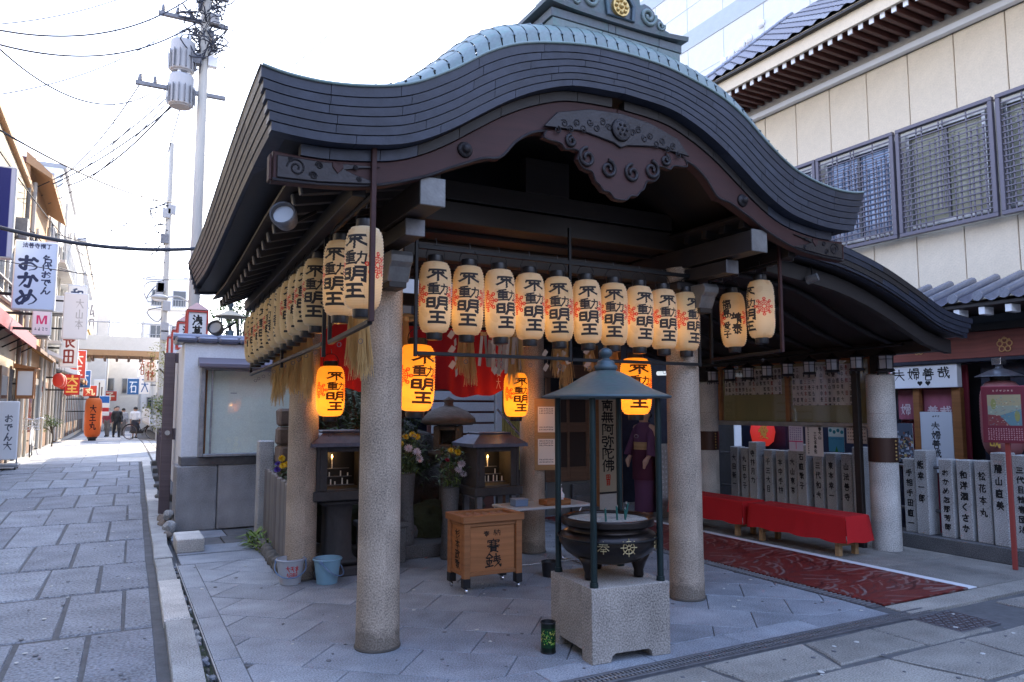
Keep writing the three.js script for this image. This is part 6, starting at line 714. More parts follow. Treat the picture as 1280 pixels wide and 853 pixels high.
{ // glazed notice case with brush-written sheets
  const t = thing('notice_case', 'long glazed notice case with rows of brush-written paper strips', 'notice case', [7.72, 0, 0]), z0 = -7.95, z1 = -5.52, y0 = 1.36, y1 = 2.17;
  part(t, 'back_board', span(0, 0.02, y0 + 0.03, y1 - 0.03, z0 + 0.03, z1 - 0.03), K.khaki); part(t, 'frame_bottom', span(-0.06, 0.03, y0 - 0.03, y0 + 0.03, z0 - 0.03, z1 + 0.03), K.steel); part(t, 'frame_top', span(-0.05, 0.03, y1 - 0.03, y1 + 0.03, z0 - 0.03, z1 + 0.03), K.orangeWood);
  for (const z of [z0, (z0 + z1) / 2, z1]) part(t, 'frame_upright', span(-0.045, 0.025, y0 + 0.031, y1 - 0.031, z - 0.03, z + 0.03), K.orangeWood);
  for (const [a, b] of [[z0 + 0.031, -6.766], [-6.704, z1 - 0.031]]) part(t, 'pane', span(-0.035, -0.031, y0 + 0.031, y1 - 0.031, a, b, 0.001), K.clear);
  const sheet = (za, zb, ya, n) => put(t, 'paper_sheet', print(zb - za, 2.1 - ya, 260, (x, W, H) => { bg(x, W, H, '#c2bbb2'); for (let c = 0; c < n; c++) { x.fillStyle = c % 5 === 3 ? '#7c2a22' : '#1a1714'; const w = W / n; [...Array(Math.max(4, Math.round(H / 20)))].forEach((_, k) => { const ch = pick(['大', '本', '山', '田', '中', '王', '子', '石', '林', '長', '天', '東', '名', '直', '松', '三', '和']); if (rnd() < 0.82) glyph(x, ch, c * w + w * 0.2, 4 + k * 20, w * 0.62, 15, 0.16); }); x.fillStyle = 'rgba(80,70,60,0.35)'; x.fillRect(c * w, 0, 1, H); } }), [-0.004, (ya + 2.1) / 2, (za + zb) / 2], [0, -PI / 2, 0]);
  sheet(-7.88, -6.85, 1.75, 16); sheet(-6.68, -5.72, 1.6, 16);
  const P = (name, label, z, y, w, h, draw) => { const q = thing(name, label, 'poster', [7.66, y, z], -PI / 2); put(q, 'sheet', print(w, h, 320, draw), [0, 0, 0]); part(q, 'backing', cbox(w, h, 0.003, 0.001), K.paper, [0, 0, -0.0035]); };
  P('poster', 'white leaflet with violet and pink print hung under the notice case', -6.6, 1.18, 0.22, 0.32, (x, W, H) => { bg(x, W, H, '#d5cfe0'); x.fillStyle = '#5b4a8a'; for (let k = 0; k < 7; k++) for (let q = 0; q < 6; q++) scribble(x, 5 + q * 10, 6 + k * 9, 7, 6); x.fillStyle = '#d0387a'; x.fillRect(0, H * 0.6, W, 4); x.fillRect(W * 0.48, H * 0.62, 3, H * 0.3); });
  P('poster', 'white sheet of vertical brush writing hung under the notice case', -6.32, 1.16, 0.26, 0.38, (x, W, H) => { bg(x, W, H, '#d9d3cd'); x.fillStyle = '#16130f'; column(x, '春大山', W * 0.74, 6, W * 0.18, H * 0.4, 0.15); column(x, '三名本善和', W * 0.48, H * 0.2, W * 0.16, H * 0.72, 0.15); for (let k = 0; k < 12; k++) scribble(x, W * 0.12, 8 + k * 9, W * 0.1, 6); });
  P('poster', 'blue poster with white discs hung under the notice case', -6.0, 1.19, 0.22, 0.3, (x, W, H) => { bg(x, W, H, '#3f8fb4'); x.fillStyle = '#bfe0ea'; x.fillRect(0, 0, W, H * 0.4); x.fillStyle = '#1f7f96'; for (let k = 0; k < 4; k++) { x.beginPath(); x.arc(10 + k * 17, 14 + k % 2 * 6, 7, 0, 7); x.fill(); } x.fillStyle = '#2f7a35'; x.beginPath(); x.moveTo(W * 0.4, H); x.lineTo(W * 0.5, H * 0.76); x.lineTo(W * 0.6, H); x.fill(); x.fillStyle = '#1d5c7a'; for (let k = 0; k < 6; k++) scribble(x, 8 + k * 9, H * 0.45, 7, 6); });
  P('poster', 'small cream notice hung at the end of the notice case', -5.72, 1.25, 0.27, 0.2, (x, W, H) => { bg(x, W, H, '#d8cfc4'); x.fillStyle = '#4a433c'; for (let k = 0; k < 4; k++) for (let q = 0; q < 8; q++) scribble(x, 5 + q * 10, 8 + k * 13, 7, 6); });
}
{ // benches under red felt
  const mk = (label, za, zb) => { const t = thing('bench', label, 'bench', [6.94, 0, 0]); const zc = (za + zb) / 2, L = (zb - za) / 2, rows = []; 
    const ring = (y, ex, wob) => { const row = [], pts = []; const x = 0.185 + ex, z = L + ex; const E = (a, b, n) => { for (let i = 0; i < n; i++) { const u = i / n; pts.push([lerp(a[0], b[0], u), lerp(a[1], b[1], u)]); } }; E([-x, z], [x, z], 8); E([x, z], [x, -z], 24); E([x, -z], [-x, -z], 8); E([-x, -z], [-x, z], 24); pts.push(pts[0]); pts.forEach(([p, q], i) => row.push([p + wob * Math.sin(i * 1.7) * Math.sign(p) * 0.6, y + wob * Math.sin(i * 0.9), zc + q + wob * Math.cos(i * 2.3) * Math.sign(q) * 0.5])); return row; };
    rows.push(ring(0.431, -0.17, 0).map(([a, b, c]) => [a * 0.3, 0.433, lerp(zc, c, 0.9)])); rows.push(ring(0.432, -0.012, 0)); rows.push(ring(0.428, 0.0, 0.0)); rows.push(ring(0.41, 0.006, 0.001)); rows.push(ring(0.36, 0.01, 0.004)); rows.push(ring(0.3, 0.016, 0.005)); rows.push(ring(0.23, 0.022, 0.007)); rows.push(ring(0.155, 0.03, 0.009)); part(t, 'red_cloth', loft(rows), K.red);
    part(t, 'seat_board', span(-0.175, 0.175, 0.385, 0.42, za + 0.01, zb - 0.01), K.lightWood); for (const z of [za + 0.14, zb - 0.14]) { for (const x of [-0.13, 0.13]) part(t, 'leg', span(x - 0.028, x + 0.028, 0, 0.384, z - 0.028, z + 0.028), K.lightWood); part(t, 'stretcher', span(-0.1, 0.1, 0.1, 0.14, z - 0.014, z + 0.014), K.lightWood); } return t; };
  mk('low bench under red felt next to the near pale pillar', -6.55, -5.22); mk('low bench under red felt partly behind the pavilion column', -8.0, -6.66);
}
{ // fence of inscribed granite posts
  const fence = thing('stone_fence', 'granite plinth and rails of the inscribed post fence', 'fence'); part(fence, 'plinth', span(7.93, 8.26, 0, 0.16, -8.6, -2.2, 0.008), K.darkStone); for (const y of [0.9, 0.42]) part(fence, 'rail', rod([8.12, y, -8.4], [8.12, y, -2.4], 0.018), K.steelDark);
  const txt = ['大田新一', '丸石中子', '寺林月力', '千三大目', '本中手林', '大山東京', '石直敬子', '三代和夫', '東本幸一', '山法善寺', '本洲月大', '手相手田直一', '熊幸一郎', 'おかめ忽那芳郎', '和洋酒くさか', '松花本丸', '藤山直美', '三代目桂春団治', '新田天王', '石田三郎', '丸山草', '大和田'];
  const zs = [-8.045, -7.845, -7.655, -7.405, -7.19, -6.985, -6.81, -6.575, -6.38, -6.155, -5.97, -5.33, -5.17, -4.91, -4.715, -4.525, -4.34, -4.135, -3.93, -3.73, -3.53, -3.33], tall = [2, 6, 10, 12, 16, 17];
  zs.forEach((z, i) => { const h = (tall.includes(i) ? 1.1 : 1.0) + rr(-0.015, 0.015), w = 0.15, up = tall.includes(i); const t = thing('fence_post', 'granite fence post inscribed ' + (up ? 'boldly, taller than its neighbours' : 'with a column of small black characters') + (i < 11 ? ', behind the red benches' : ', before the shop door'), 'stone post', [8.02 - (up ? 0.03 : 0), 0.16, z], 0, up ? (i < 11 ? 'tall posts behind benches' : 'tall posts before shop') : (i < 11 ? 'low posts behind benches' : 'low posts before shop')); part(t, 'post', span(0, 0.16 + (up ? 0.03 : 0), 0, h - 0.16, -w / 2, w / 2, 0.008), K.stele); const s = [...txt[i]].length, hh = Math.min(0.68, s * 0.125); put(t, 'inscription', print(0.11, hh, 330, (x, W, H) => { x.fillStyle = i < 11 && !up ? '#1d1d20' : '#0f0f12'; column(x, txt[i], W * 0.17, 0, W * 0.66, H, i === 14 ? 0.2 : 0.16, 'brush', 0.3); }), [-0.0025, h - 0.16 - 0.1 - hh / 2, 0], [0, -PI / 2, 0]); });
}
{ // shop front on the right
  const t = thing('corner_shop', 'dark panelled shop with red fascia, white sign and cream upper storey', 'shop building'), xw = 9.15;
  const W = (n, x0, x1, y0, y1, z0, z1, m, c) => part(t, n, span(x0, x1, y0, y1, z0, z1, c), m);
  for (let k = 0; k < 5; k++) { const z = -4.55 + k * 0.7; for (const [a, b] of [[0, 0.7], [0.71, 1.48], [1.49, 2.12]]) W('wall_panel', xw, xw + 0.05, a, b, z - 0.345 + 0.35 - 0.56, z + 0.345 + 0.35 - 0.56, K.navy); }
  W('inner_wall', xw + 0.3, xw + 0.5, 0, 6.6, -9.1, 4, K.black); W('fascia', 8.98, xw + 0.05, 2.16, 2.47, -9, 3, K.fascia); W('fascia_trim', 8.96, xw + 0.05, 2.115, 2.158, -9, 3, K.navy); W('fascia_trim', 8.9, xw + 0.05, 2.472, 2.56, -9, 3, K.timber2);
  for (let k = 0; k < 6; k++) W('wall_panel', xw, xw + 0.05, 0, 2.11, -9 + k * 0.47, -8.54 + k * 0.47, K.navy);
  // gilt flower crests on the fascia
  const crestG = (n, R, r) => { const L = []; for (let k = 0; k < n; k++) { const a = k / n * PI * 2 + PI / 2; L.push(new THREE.TorusGeometry(r, 0.007, 5, 16).rotateY(-PI / 2).translate(0, Math.sin(a) * R, Math.cos(a) * R)); } return join(L); };
  const gd = mat('crest_gilt', [0.6, 0.34, 0.14], { roughness: 0.5 }); part(t, 'gilt_crest', crestG(5, 0.045, 0.026), gd, [8.972, 2.31, -5.75]); part(t, 'gilt_crest', join([crestG(5, 0.055, 0.03), ...[-0.05, 0, 0.05].map((z) => new THREE.SphereGeometry(0.016, 8, 6).translate(0, 0.08 - Math.abs(z) * 0.4, z))]), gd, [8.972, 2.29, -4.72]); part(t, 'gilt_crest', crestG(5, 0.045, 0.026), gd, [8.972, 2.31, -3.7]);
  // sign
  const sg = part(t, 'shop_sign', span(9.0, 9.1, 1.82, 2.112, -6.35, -5.3, 0.004), K.white); put(sg, 'sign_lettering', print(0.95, 0.28, 360, (x, Wd, H) => { x.fillStyle = '#0c0c10'; [...'夫婦善哉'].forEach((c, k) => glyph(x, c, Wd * (0.19 + k * 0.205), H * (k % 2 ? 0.1 : 0.14), Wd * 0.16, H * 0.54, 0.1)); for (const u of [0.56, 0.67]) { x.beginPath(); const cx = Wd * u, cy = H * 0.8, r = 9; x.arc(cx - r * 0.6, cy - 2, r * 0.75, 0, 7); x.arc(cx + r * 0.6, cy - 2, r * 0.75, 0, 7); x.fill(); x.beginPath(); x.moveTo(cx - r * 1.28, cy); x.lineTo(cx + r * 1.28, cy); x.lineTo(cx, cy + r * 1.5); x.fill(); } x.fillStyle = '#c8283a'; x.save(); x.translate(Wd * 0.09, H * 0.42); x.rotate(-0.15); x.fillRect(-18, -15, 36, 34); x.fillStyle = '#fff'; glyph(x, '名', -12, -11, 24, 26, 0.14); x.restore(); }), [8.9975, 1.966, -5.83], [0, -PI / 2, 0]);
  // doors: orange wood frames, pink noren, posters
  for (const [a, b] of [[-6.34, -6.26], [-5.92, -5.84], [-5.42, -5.31]]) W('door_frame', 9.06, 9.14, 0, 1.815, a, b, K.orangeWood); W('door_glass', 9.1, 9.104, 0.0, 1.8, -6.258, -5.922, K.clear, 0.001); W('door_glass', 9.1, 9.104, 0, 1.8, -5.838, -5.422, K.clear, 0.001); W('interior_wall', 9.22, 9.26, 0, 2.1, -6.34, -5.31, K.maroon);
  for (const [a, b] of [[-6.24, -5.93], [-5.83, -5.43]]) { const rows = []; for (let i = 0; i <= 16; i++) { const z = lerp(a, b, i / 16), row = []; for (let k = 0; k <= 3; k++) row.push([9.16 + 0.012 * Math.sin(i * 1.1) * k / 3, lerp(1.8, 1.42, k / 3), z]); rows.push(row); } part(t, 'noren', loft(rows), K.pinkCloth); }
  put(t, 'noren_lettering', print(0.36, 0.16, 300, (x, Wd, H) => { x.fillStyle = '#e8d5d8'; rowText(x, '善哉', 4, 2, Wd - 8, H - 4, 0.1); }), [9.145, 1.52, -5.63], [0, -PI / 2, 0]); put(t, 'noren_lettering', print(0.16, 0.16, 300, (x, Wd, H) => { x.fillStyle = '#e8d5d8'; glyph(x, '婦', 4, 2, Wd - 8, H - 4, 0.1); }), [9.145, 1.55, -6.08], [0, -PI / 2, 0]);
  const poster = (z, y, w, h, draw, nm) => { const p = part(t, nm, span(9.07, 9.078, y - h / 2, y + h / 2, z - w / 2, z + w / 2, 0.001), K.paper); put(p, 'print', print(w, h, 280, draw), [9.0685, y, z], [0, -PI / 2, 0]); };
  poster(-5.64, 1.14, 0.42, 0.76, (x, Wd, H) => { bg(x, Wd, H, '#c9cdd2'); x.fillStyle = '#141418'; column(x, '夫婦善哉', Wd * 0.36, H * 0.16, Wd * 0.26, H * 0.6, 0.11); for (const u of [0.34, 0.62]) { const cx = Wd * u, cy = H * 0.9, r = 7; x.beginPath(); x.arc(cx - 4, cy, 5, 0, 7); x.arc(cx + 4, cy, 5, 0, 7); x.fill(); x.beginPath(); x.moveTo(cx - r * 1.2, cy + 2); x.lineTo(cx + r * 1.2, cy + 2); x.lineTo(cx, cy + 12); x.fill(); } x.fillStyle = '#333'; for (let k = 0; k < 3; k++) scribble(x, Wd * 0.4 + k * 10, H * 0.06, 8, 7); }, 'shop_poster');
  poster(-6.09, 1.12, 0.28, 0.5, (x, Wd, H) => { bg(x, Wd, H, '#4a5260'); for (let k = 0; k < 160; k++) { x.fillStyle = pick(['#2a3038', '#8a93a0', '#b09a60', '#20242c', '#c0c6cc', '#7a4a3a']); x.fillRect(rr(0, Wd), rr(H * 0.2, H), rr(3, 14), rr(3, 12)); } }, 'photo_poster');
  // tiled awning above the fascia
  const aw = new THREE.Group(); aw.name = 'tiled_awning'; t.add(aw); part(aw, 'awning_board', span(8.3, 9.15, 2.68, 2.72, -6.2, 3), K.timber2);
  const tg = (() => { const rows = []; for (let i = 0; i <= 10; i++) { const u = i / 10, row = []; for (let k = 0; k <= 4; k++) row.push([lerp(-0.15, 0.75, k / 4), lerp(0.02, 0.34, k / 4) + 0.035 * Math.cos(u * PI * 2), (u - 0.5) * 0.27]); rows.push(row); } return loft(rows); })(), roll = new THREE.CapsuleGeometry(0.05, 0.9, 4, 10).rotateZ(0.34 - PI / 2).translate(0.3, 0.22, 0), disc = at(cyl(0.055, 0.055, 0.03, 18), -0.16, 0.05, 0, 0, 0, PI / 2);
  for (let k = 0; k < 30; k++) { const z = -6.1 + k * 0.275; if (z > 1.5) break; part(aw, 'awning_tile', tg, k % 3 ? K.tileGlaze : K.tileB, [8.42, 2.74, z]); part(aw, 'cover_tile', roll, K.tileB, [8.42, 2.74, z + 0.137]); part(aw, 'end_disc', disc, K.tileB, [8.42, 2.74, z + 0.137]); part(aw, 'rafter_end', span(8.32, 8.5, 2.59, 2.675, z + 0.1, z + 0.165), K.white); }
  // upper storey: panels with recessed joints
  for (let k = 0; k < 21; k++) { const z = -9.1 + k * 0.63; for (const [a, b] of [[2.9, 3.86], [3.87, 5.35], [5.36, 6.42]]) { if (a === 3.87 && z > -8.7 && z < -3.5) continue; W('wall_panel', 9.36, 9.44, a, b, z + 0.006, z + 0.624, K.cream, 0.006); } } W('joint_backing', 9.42, 9.45, 2.8, 6.45, -9.1, 4.1, K.creamJoint); W('end_wall', 9.45, 18, 0, 6.45, -9.1, -9.0, K.cream); W('rear_wall', 17.8, 18, 0, 6.45, -8.99, 4, K.cream);
  const win = (a, b, m) => { const w = new THREE.Group(); w.name = 'window'; t.add(w); part(w, 'frame', join([span(9.3, 9.4, 3.95, 4.0, a, b), span(9.3, 9.4, 5.22, 5.27, a, b), span(9.3, 9.4, 4.001, 5.219, a, a + 0.05), span(9.3, 9.4, 4.001, 5.219, b - 0.05, b)]), K.steel); part(w, 'pane', span(9.37, 9.376, 4.001, 5.219, a + 0.051, (a + b) / 2 - 0.02, 0.001), m); part(w, 'pane', span(9.37, 9.376, 4.001, 5.219, (a + b) / 2 + 0.02, b - 0.051, 0.001), m); part(w, 'mullion', span(9.34, 9.39, 4.001, 5.219, (a + b) / 2 - 0.019, (a + b) / 2 + 0.019), K.steelDark); part(w, 'blind', span(9.38, 9.39, 4.0, rr(4.6, 5.1), a + 0.06, b - 0.06), m === K.paneBlue ? K.blind : K.blind); };
  win(-8.5, -7.5, K.paneBlue); win(-7.3, -6.2, K.paneBlue); win(-6.0, -4.95, mat('pale_glass', [0.3, 0.3, 0.22], { roughness: 0.1 })); win(-4.75, -3.6, MATS['pale_glass']); W('window_reveal', 9.396, 9.41, 3.87, 5.35, -8.7, -3.45, mat('pale_reveal', [0.55, 0.52, 0.45]));
  const gr = new THREE.Group(); gr.name = 'window_grille'; t.add(gr);
  [[-8.65, -7.4], [-7.38, -6.12], [-6.08, -4.82], [-4.78, -3.5]].forEach(([a, b], pi) => {
    for (const [y0, y1] of [[3.86, 3.91], [5.3, 5.35]]) part(gr, 'frame_rail', span(9.2, 9.26, y0, y1, a, b), K.grating); for (const z of [a, b - 0.05]) part(gr, 'frame_stile', span(9.2, 9.26, 3.911, 5.299, z, z + 0.05), K.grating);
    for (let k = 1; k < 19; k++) part(gr, 'lattice_bar', span(9.218, 9.23, 3.9 + k * 0.0735, 3.917 + k * 0.0735, a + 0.051, b - 0.051, 0.002), K.grating); 
    const vs = [0.06, 0.12, 0.18, 0.22, 0.28, 0.36, 0.42, 0.46, 0.5, 0.54, 0.6, 0.66, 0.74, 0.78, 0.84, 0.9, 0.95]; vs.forEach((u) => { const z = lerp(a, b, u); part(gr, 'lattice_bar', span(9.231, 9.243, 3.911 + (u > 0.4 && u < 0.6 ? 0.2 : 0), 5.299 - (u * 100 % 3 < 1 ? 0.25 : 0), z - 0.009, z + 0.009, 0.002), K.grating); });
  });
  // main roof: deep eave with red-brown rafters, tiled slope above
  W('gutter', 9.24, 9.34, 6.42, 6.5, -9.1, 4, K.white); W('eave_soffit', 8.55, 9.6, 6.72, 6.76, -9.2, 4, K.rafterRed); W('eave_fascia', 8.5, 8.549, 6.7, 6.9, -9.25, 4, K.cream); W('soffit_wall', 9.35, 9.6, 6.45, 6.715, -9.1, 4, K.paleWall);
  const rf = cbox(0.75, 0.08, 0.06), rc = cbox(0.02, 0.085, 0.065, 0.003); for (let k = 0; k < 46; k++) { const z = -9.1 + k * 0.16; if (z > -2.2) break; part(t, 'rafter', rf, K.rafterRed, [8.95, 6.67, z]); part(t, 'rafter_cap', rc, K.white, [8.56, 6.67, z]); }
  W('eave_fascia', 8.46, 8.499, 6.9, 6.97, -9.25, 4, K.cream);
  const sl = 0.8, tile = (() => { const rows = []; for (let i = 0; i <= 6; i++) { const u = i / 6, row = []; for (let k = 0; k <= 2; k++) row.push([k / 2 * 0.2, k / 2 * 0.2 * sl + 0.022 * Math.cos(u * PI * 2) - k * 0.006, (u - 0.5) * 0.22]); rows.push(row); } return loft(rows); })();
  for (let i = 0; i < 13; i++) for (let k = 0; k < 22; k++) part(t, 'roof_tile', tile, (i * 7 + k * 3) % 4 ? K.tileGlaze : K.tileB, [8.42 + i * 0.185, 6.99 + i * 0.185 * sl, -9.14 + k * 0.22]);
  part(t, 'roof_deck', strip([-9.2, 4].map((z) => [[8.42, 6.93, z], [11.2, 6.93 + 2.78 * sl, z], [11.2, 6.8, z], [8.42, 6.9, z]])), K.timber2); for (let i = 0; i < 13; i++) part(t, 'verge_tile', at(cbox(0.21, 0.07, 0.14, 0.02), 8.5 + i * 0.2, 7.07 + i * 0.2 * sl, -9.22, 0, 0, 0.67), K.tileB);
}
{ // pictorial sign on a red post, large hanging lantern with a metal hat, red shop lantern
  const t = thing('picture_sign', 'maroon framed picture panel on a red post before the fence', 'sign', [7.72, 0, -4.1], -PI / 2 + 0.12); part(t, 'post', span(-0.022, 0.022, 0, 1.3, -0.04, -0.012), mat('red_post', [0.3, 0.05, 0.04], { roughness: 0.5 })); part(t, 'board', span(-0.2, 0.2, 1.22, 1.78, -0.01, 0.012), K.maroon);
  put(t, 'picture', print(0.38, 0.54, 340, (x, W, H) => { bg(x, W, H, '#6e2330'); x.fillStyle = '#c9b8a0'; for (let k = 0; k < 6; k++) scribble(x, W * 0.25 + k * 11, 8, 8, 8); bg.call; x.fillStyle = '#8f9480'; x.fillRect(W * 0.12, H * 0.14, W * 0.78, H * 0.56); x.fillStyle = '#a09470'; x.fillRect(W * 0.12, H * 0.14, W * 0.78, H * 0.2); x.fillStyle = '#7d3a3a'; x.beginPath(); x.moveTo(W * 0.12, H * 0.7); x.lineTo(W * 0.12, H * 0.5); x.lineTo(W * 0.4, H * 0.52); x.lineTo(W * 0.62, H * 0.7); x.fill(); x.fillStyle = '#5f8085'; x.beginPath(); x.moveTo(W * 0.62, H * 0.7); x.lineTo(W * 0.4, H * 0.52); x.lineTo(W * 0.9, H * 0.4); x.lineTo(W * 0.9, H * 0.7); x.fill(); x.fillStyle = '#8a8a50'; for (const [u, v] of [[0.2, 0.2], [0.74, 0.42]]) { x.beginPath(); x.ellipse(W * u + 8, H * v + 20, 8, 18, 0, 0, 7); x.fill(); } for (let k = 0; k < 120; k++) { x.fillStyle = pick(['#d7d2b0', '#7f9a8a', '#8a5a50', '#5a7a80']); x.fillRect(rr(W * 0.13, W * 0.88), rr(H * 0.16, H * 0.69), rr(1, 6), 1.5); } x.fillStyle = '#c7a6a0'; for (let r = 0; r < 6; r++) for (let k = 0; k < 14; k++) scribble(x, W * 0.1 + k * 7.6, H * 0.75 + r * 7, 5, 5); }), [0, 1.5, 0.0145]);
  const l = thing('hat_lantern', 'large dark pink lantern with metal hat hanging before the navy shop wall', 'lantern', [8.72, 1.45, -4.66]); part(l, 'paper_body', (() => { const p = []; for (let i = 0; i <= 48; i++) { const u = i / 48 * 2 - 1; p.push([0.1 + 0.11 * Math.pow(1 - Math.pow(Math.abs(u), 4), 0.5) + (i % 2 ? 0.002 : -0.002), u * 0.42]); } return lathe(p, 32); })(), mat('old_pink_paper', [0.32, 0.12, 0.12], { roughness: 0.5 })); part(l, 'hat', lathe([[0, 0.62], [0.03, 0.61], [0.04, 0.56], [0.12, 0.53], [0.24, 0.47], [0.245, 0.46], [0.1, 0.49], [0, 0.5]], 32), mat('pierced_metal', [0.3, 0.31, 0.34], { tex: grime, bump: 0.006, metalness: 0.7, roughness: 0.35 })); part(l, 'top_ring', at(cyl(0.1, 0.1, 0.06, 24), 0, 0.44, 0), K.black); part(l, 'base_ring', at(cyl(0.1, 0.09, 0.05, 24), 0, -0.44, 0), K.black); part(l, 'bracket', span(-0.06, 0.06, 0.6, 0.68, -0.05, 0.05), K.chrome); part(l, 'wall_arm', span(0.06, 0.45, 0.63, 0.66, -0.015, 0.015), K.black);
  { const pl = print(0.14, 0.66, 300, (x, W, H) => { x.fillStyle = '#c9a04a'; column(x, '夫婦善哉', 4, 0, W - 8, H, 0.15); }), g = new THREE.PlaneGeometry(0.14, 0.66, 6, 1), a = pl.attributes.uv, b = g.attributes.uv, q = g.attributes.position; for (let i = 0; i < b.count; i++) { b.setXY(i, lerp(a.getX(0), a.getX(1), b.getX(i)), lerp(a.getY(2), a.getY(0), b.getY(i))); const th = q.getX(i) / 0.215; q.setXYZ(i, Math.sin(th) * 0.216, q.getY(i), Math.cos(th) * 0.216); } g.computeVertexNormals(); g.userData.mat = pl.userData.mat; put(l, 'gilt_lettering', g, [0, 0, 0], [0, -1.5, 0]); }
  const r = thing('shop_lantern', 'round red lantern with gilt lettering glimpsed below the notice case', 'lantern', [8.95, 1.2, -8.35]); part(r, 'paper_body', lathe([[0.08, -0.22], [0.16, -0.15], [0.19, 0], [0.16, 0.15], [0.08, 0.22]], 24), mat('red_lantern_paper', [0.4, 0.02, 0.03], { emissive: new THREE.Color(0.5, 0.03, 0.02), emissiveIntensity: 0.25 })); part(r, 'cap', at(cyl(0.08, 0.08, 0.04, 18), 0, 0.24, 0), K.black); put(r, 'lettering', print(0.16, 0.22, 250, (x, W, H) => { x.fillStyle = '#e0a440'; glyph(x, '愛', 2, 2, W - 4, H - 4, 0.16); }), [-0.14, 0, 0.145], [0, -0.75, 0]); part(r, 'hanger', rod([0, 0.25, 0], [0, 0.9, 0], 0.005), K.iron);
}
{ // tall pale block behind
  const t = thing('tower_block', 'tall pale tower block with grey bands behind the shrine', 'tower building'); const x = 20;
  part(t, 'facade', span(x, x + 14, 0, 45, -34.5, 2, 0.02), K.towerWall); for (const y of [10.2, 16.25, 19.1, 25, 31]) part(t, 'grey_band', span(x - 0.03, x - 0.002, y, y + 0.75, -34.3, 1.8, 0.004), K.towerBand);
  for (let k = 0; k < 18; k++) part(t, 'panel_joint', span(x - 0.012, x - 0.001, 0.2, 44, -34 + k * 2, -33.985 + k * 2, 0.001), K.towerBand); for (let k = 0; k < 14; k++) part(t, 'panel_joint', span(x - 0.012, x - 0.001, 3 + k * 1.5, 3.012 + k * 1.5, -34.3, 1.8, 0.001), K.towerBand);
  for (const [y, z] of [[14.9, -20.0], [15, -19.6], [15.1, -19.05], [15.2, -18.7], [15.5, -18.1]]) { const c = part(t, 'vent_hood', at(lathe([[0, 0.14], [0.1, 0.12], [0.16, 0.05], [0.17, 0], [0, 0]], 16), x - 0.002, y, z, 0, 0, PI / 2), K.white); }
}
{ // unseen buildings added behind the precinct, sized to keep the low sun off it
  const mk = (label, x0, x1, h, z0, z1, m) => { const t = thing('added_sun_blocker', label, 'building'); part(t, 'wall', span(x0, x1, 0, h, z0, z1, 0.02), m); part(t, 'parapet', span(x0 - 0.05, x1 + 0.05, h, h + 0.25, z0 - 0.05, z1 + 0.05, 0.02), K.grey); for (let f = 0; f < Math.floor(h / 3); f++) for (let k = 0; k < (x1 - x0) / 2.2 - 0.5; k++) { const w = part(t, 'window', span(x0 + 0.6 + k * 2.2, x0 + 1.9 + k * 2.2, 1 + f * 3, 2.3 + f * 3, z1, z1 + 0.04), K.steel); part(w, 'pane', span(x0 + 0.66 + k * 2.2, x0 + 1.84 + k * 2.2, 1.06 + f * 3, 2.24 + f * 3, z1 + 0.041, z1 + 0.045, 0.001), K.glass); } };
  mk('unseen grey building added close behind the shrine precinct to block the sun', 2.9, 11, 6.9, -19, -13.4, K.grey); mk('unseen beige building added further behind the shrine precinct to block the sun', 7.2, 19.5, 11.2, -32.5, -28, K.sandBeige);
}

{ // the other houses round the little square, out of the picture: across the lane and behind the viewer
  const t = thing('opposite_house', 'row house across the lane from the shrine', 'building'); part(t, 'wall', span(-8.3, -2.3, -0.05, 6.2, -9.9, 14, 0.02), K.sandBeige); part(t, 'parapet', span(-8.3, -2.2, 6.2, 6.4, -9.9, 14, 0.02), K.grey); for (let k = 0; k < 9; k++) for (const y of [0.9, 4.1]) { const w = part(t, 'window', span(-2.299, -2.25, y, y + 1.4, -8.6 + k * 2.4, -7.2 + k * 2.4), K.steel); part(w, 'pane', span(-2.249, -2.245, y + 0.06, y + 1.34, -8.54 + k * 2.4, -7.26 + k * 2.4, 0.001), K.glass); }
  const b = thing('rear_house', 'house row on the far side of the square facing the shrine', 'building'); part(b, 'wall', span(-2.2, 22, -0.05, 6.0, 14.5, 20, 0.02), K.brickTile); part(b, 'parapet', span(-2.2, 22, 6.0, 6.2, 14.4, 20, 0.02), K.grey); for (let k = 0; k < 8; k++) for (const y of [0.9, 4.1]) { const w = part(b, 'window', span(-1.2 + k * 2.5, 0.3 + k * 2.5, y, y + 1.4, 14.45, 14.499), K.steel); part(w, 'pane', span(-1.14 + k * 2.5, 0.24 + k * 2.5, y + 0.06, y + 1.34, 14.44, 14.449, 0.001), K.glass); }
}
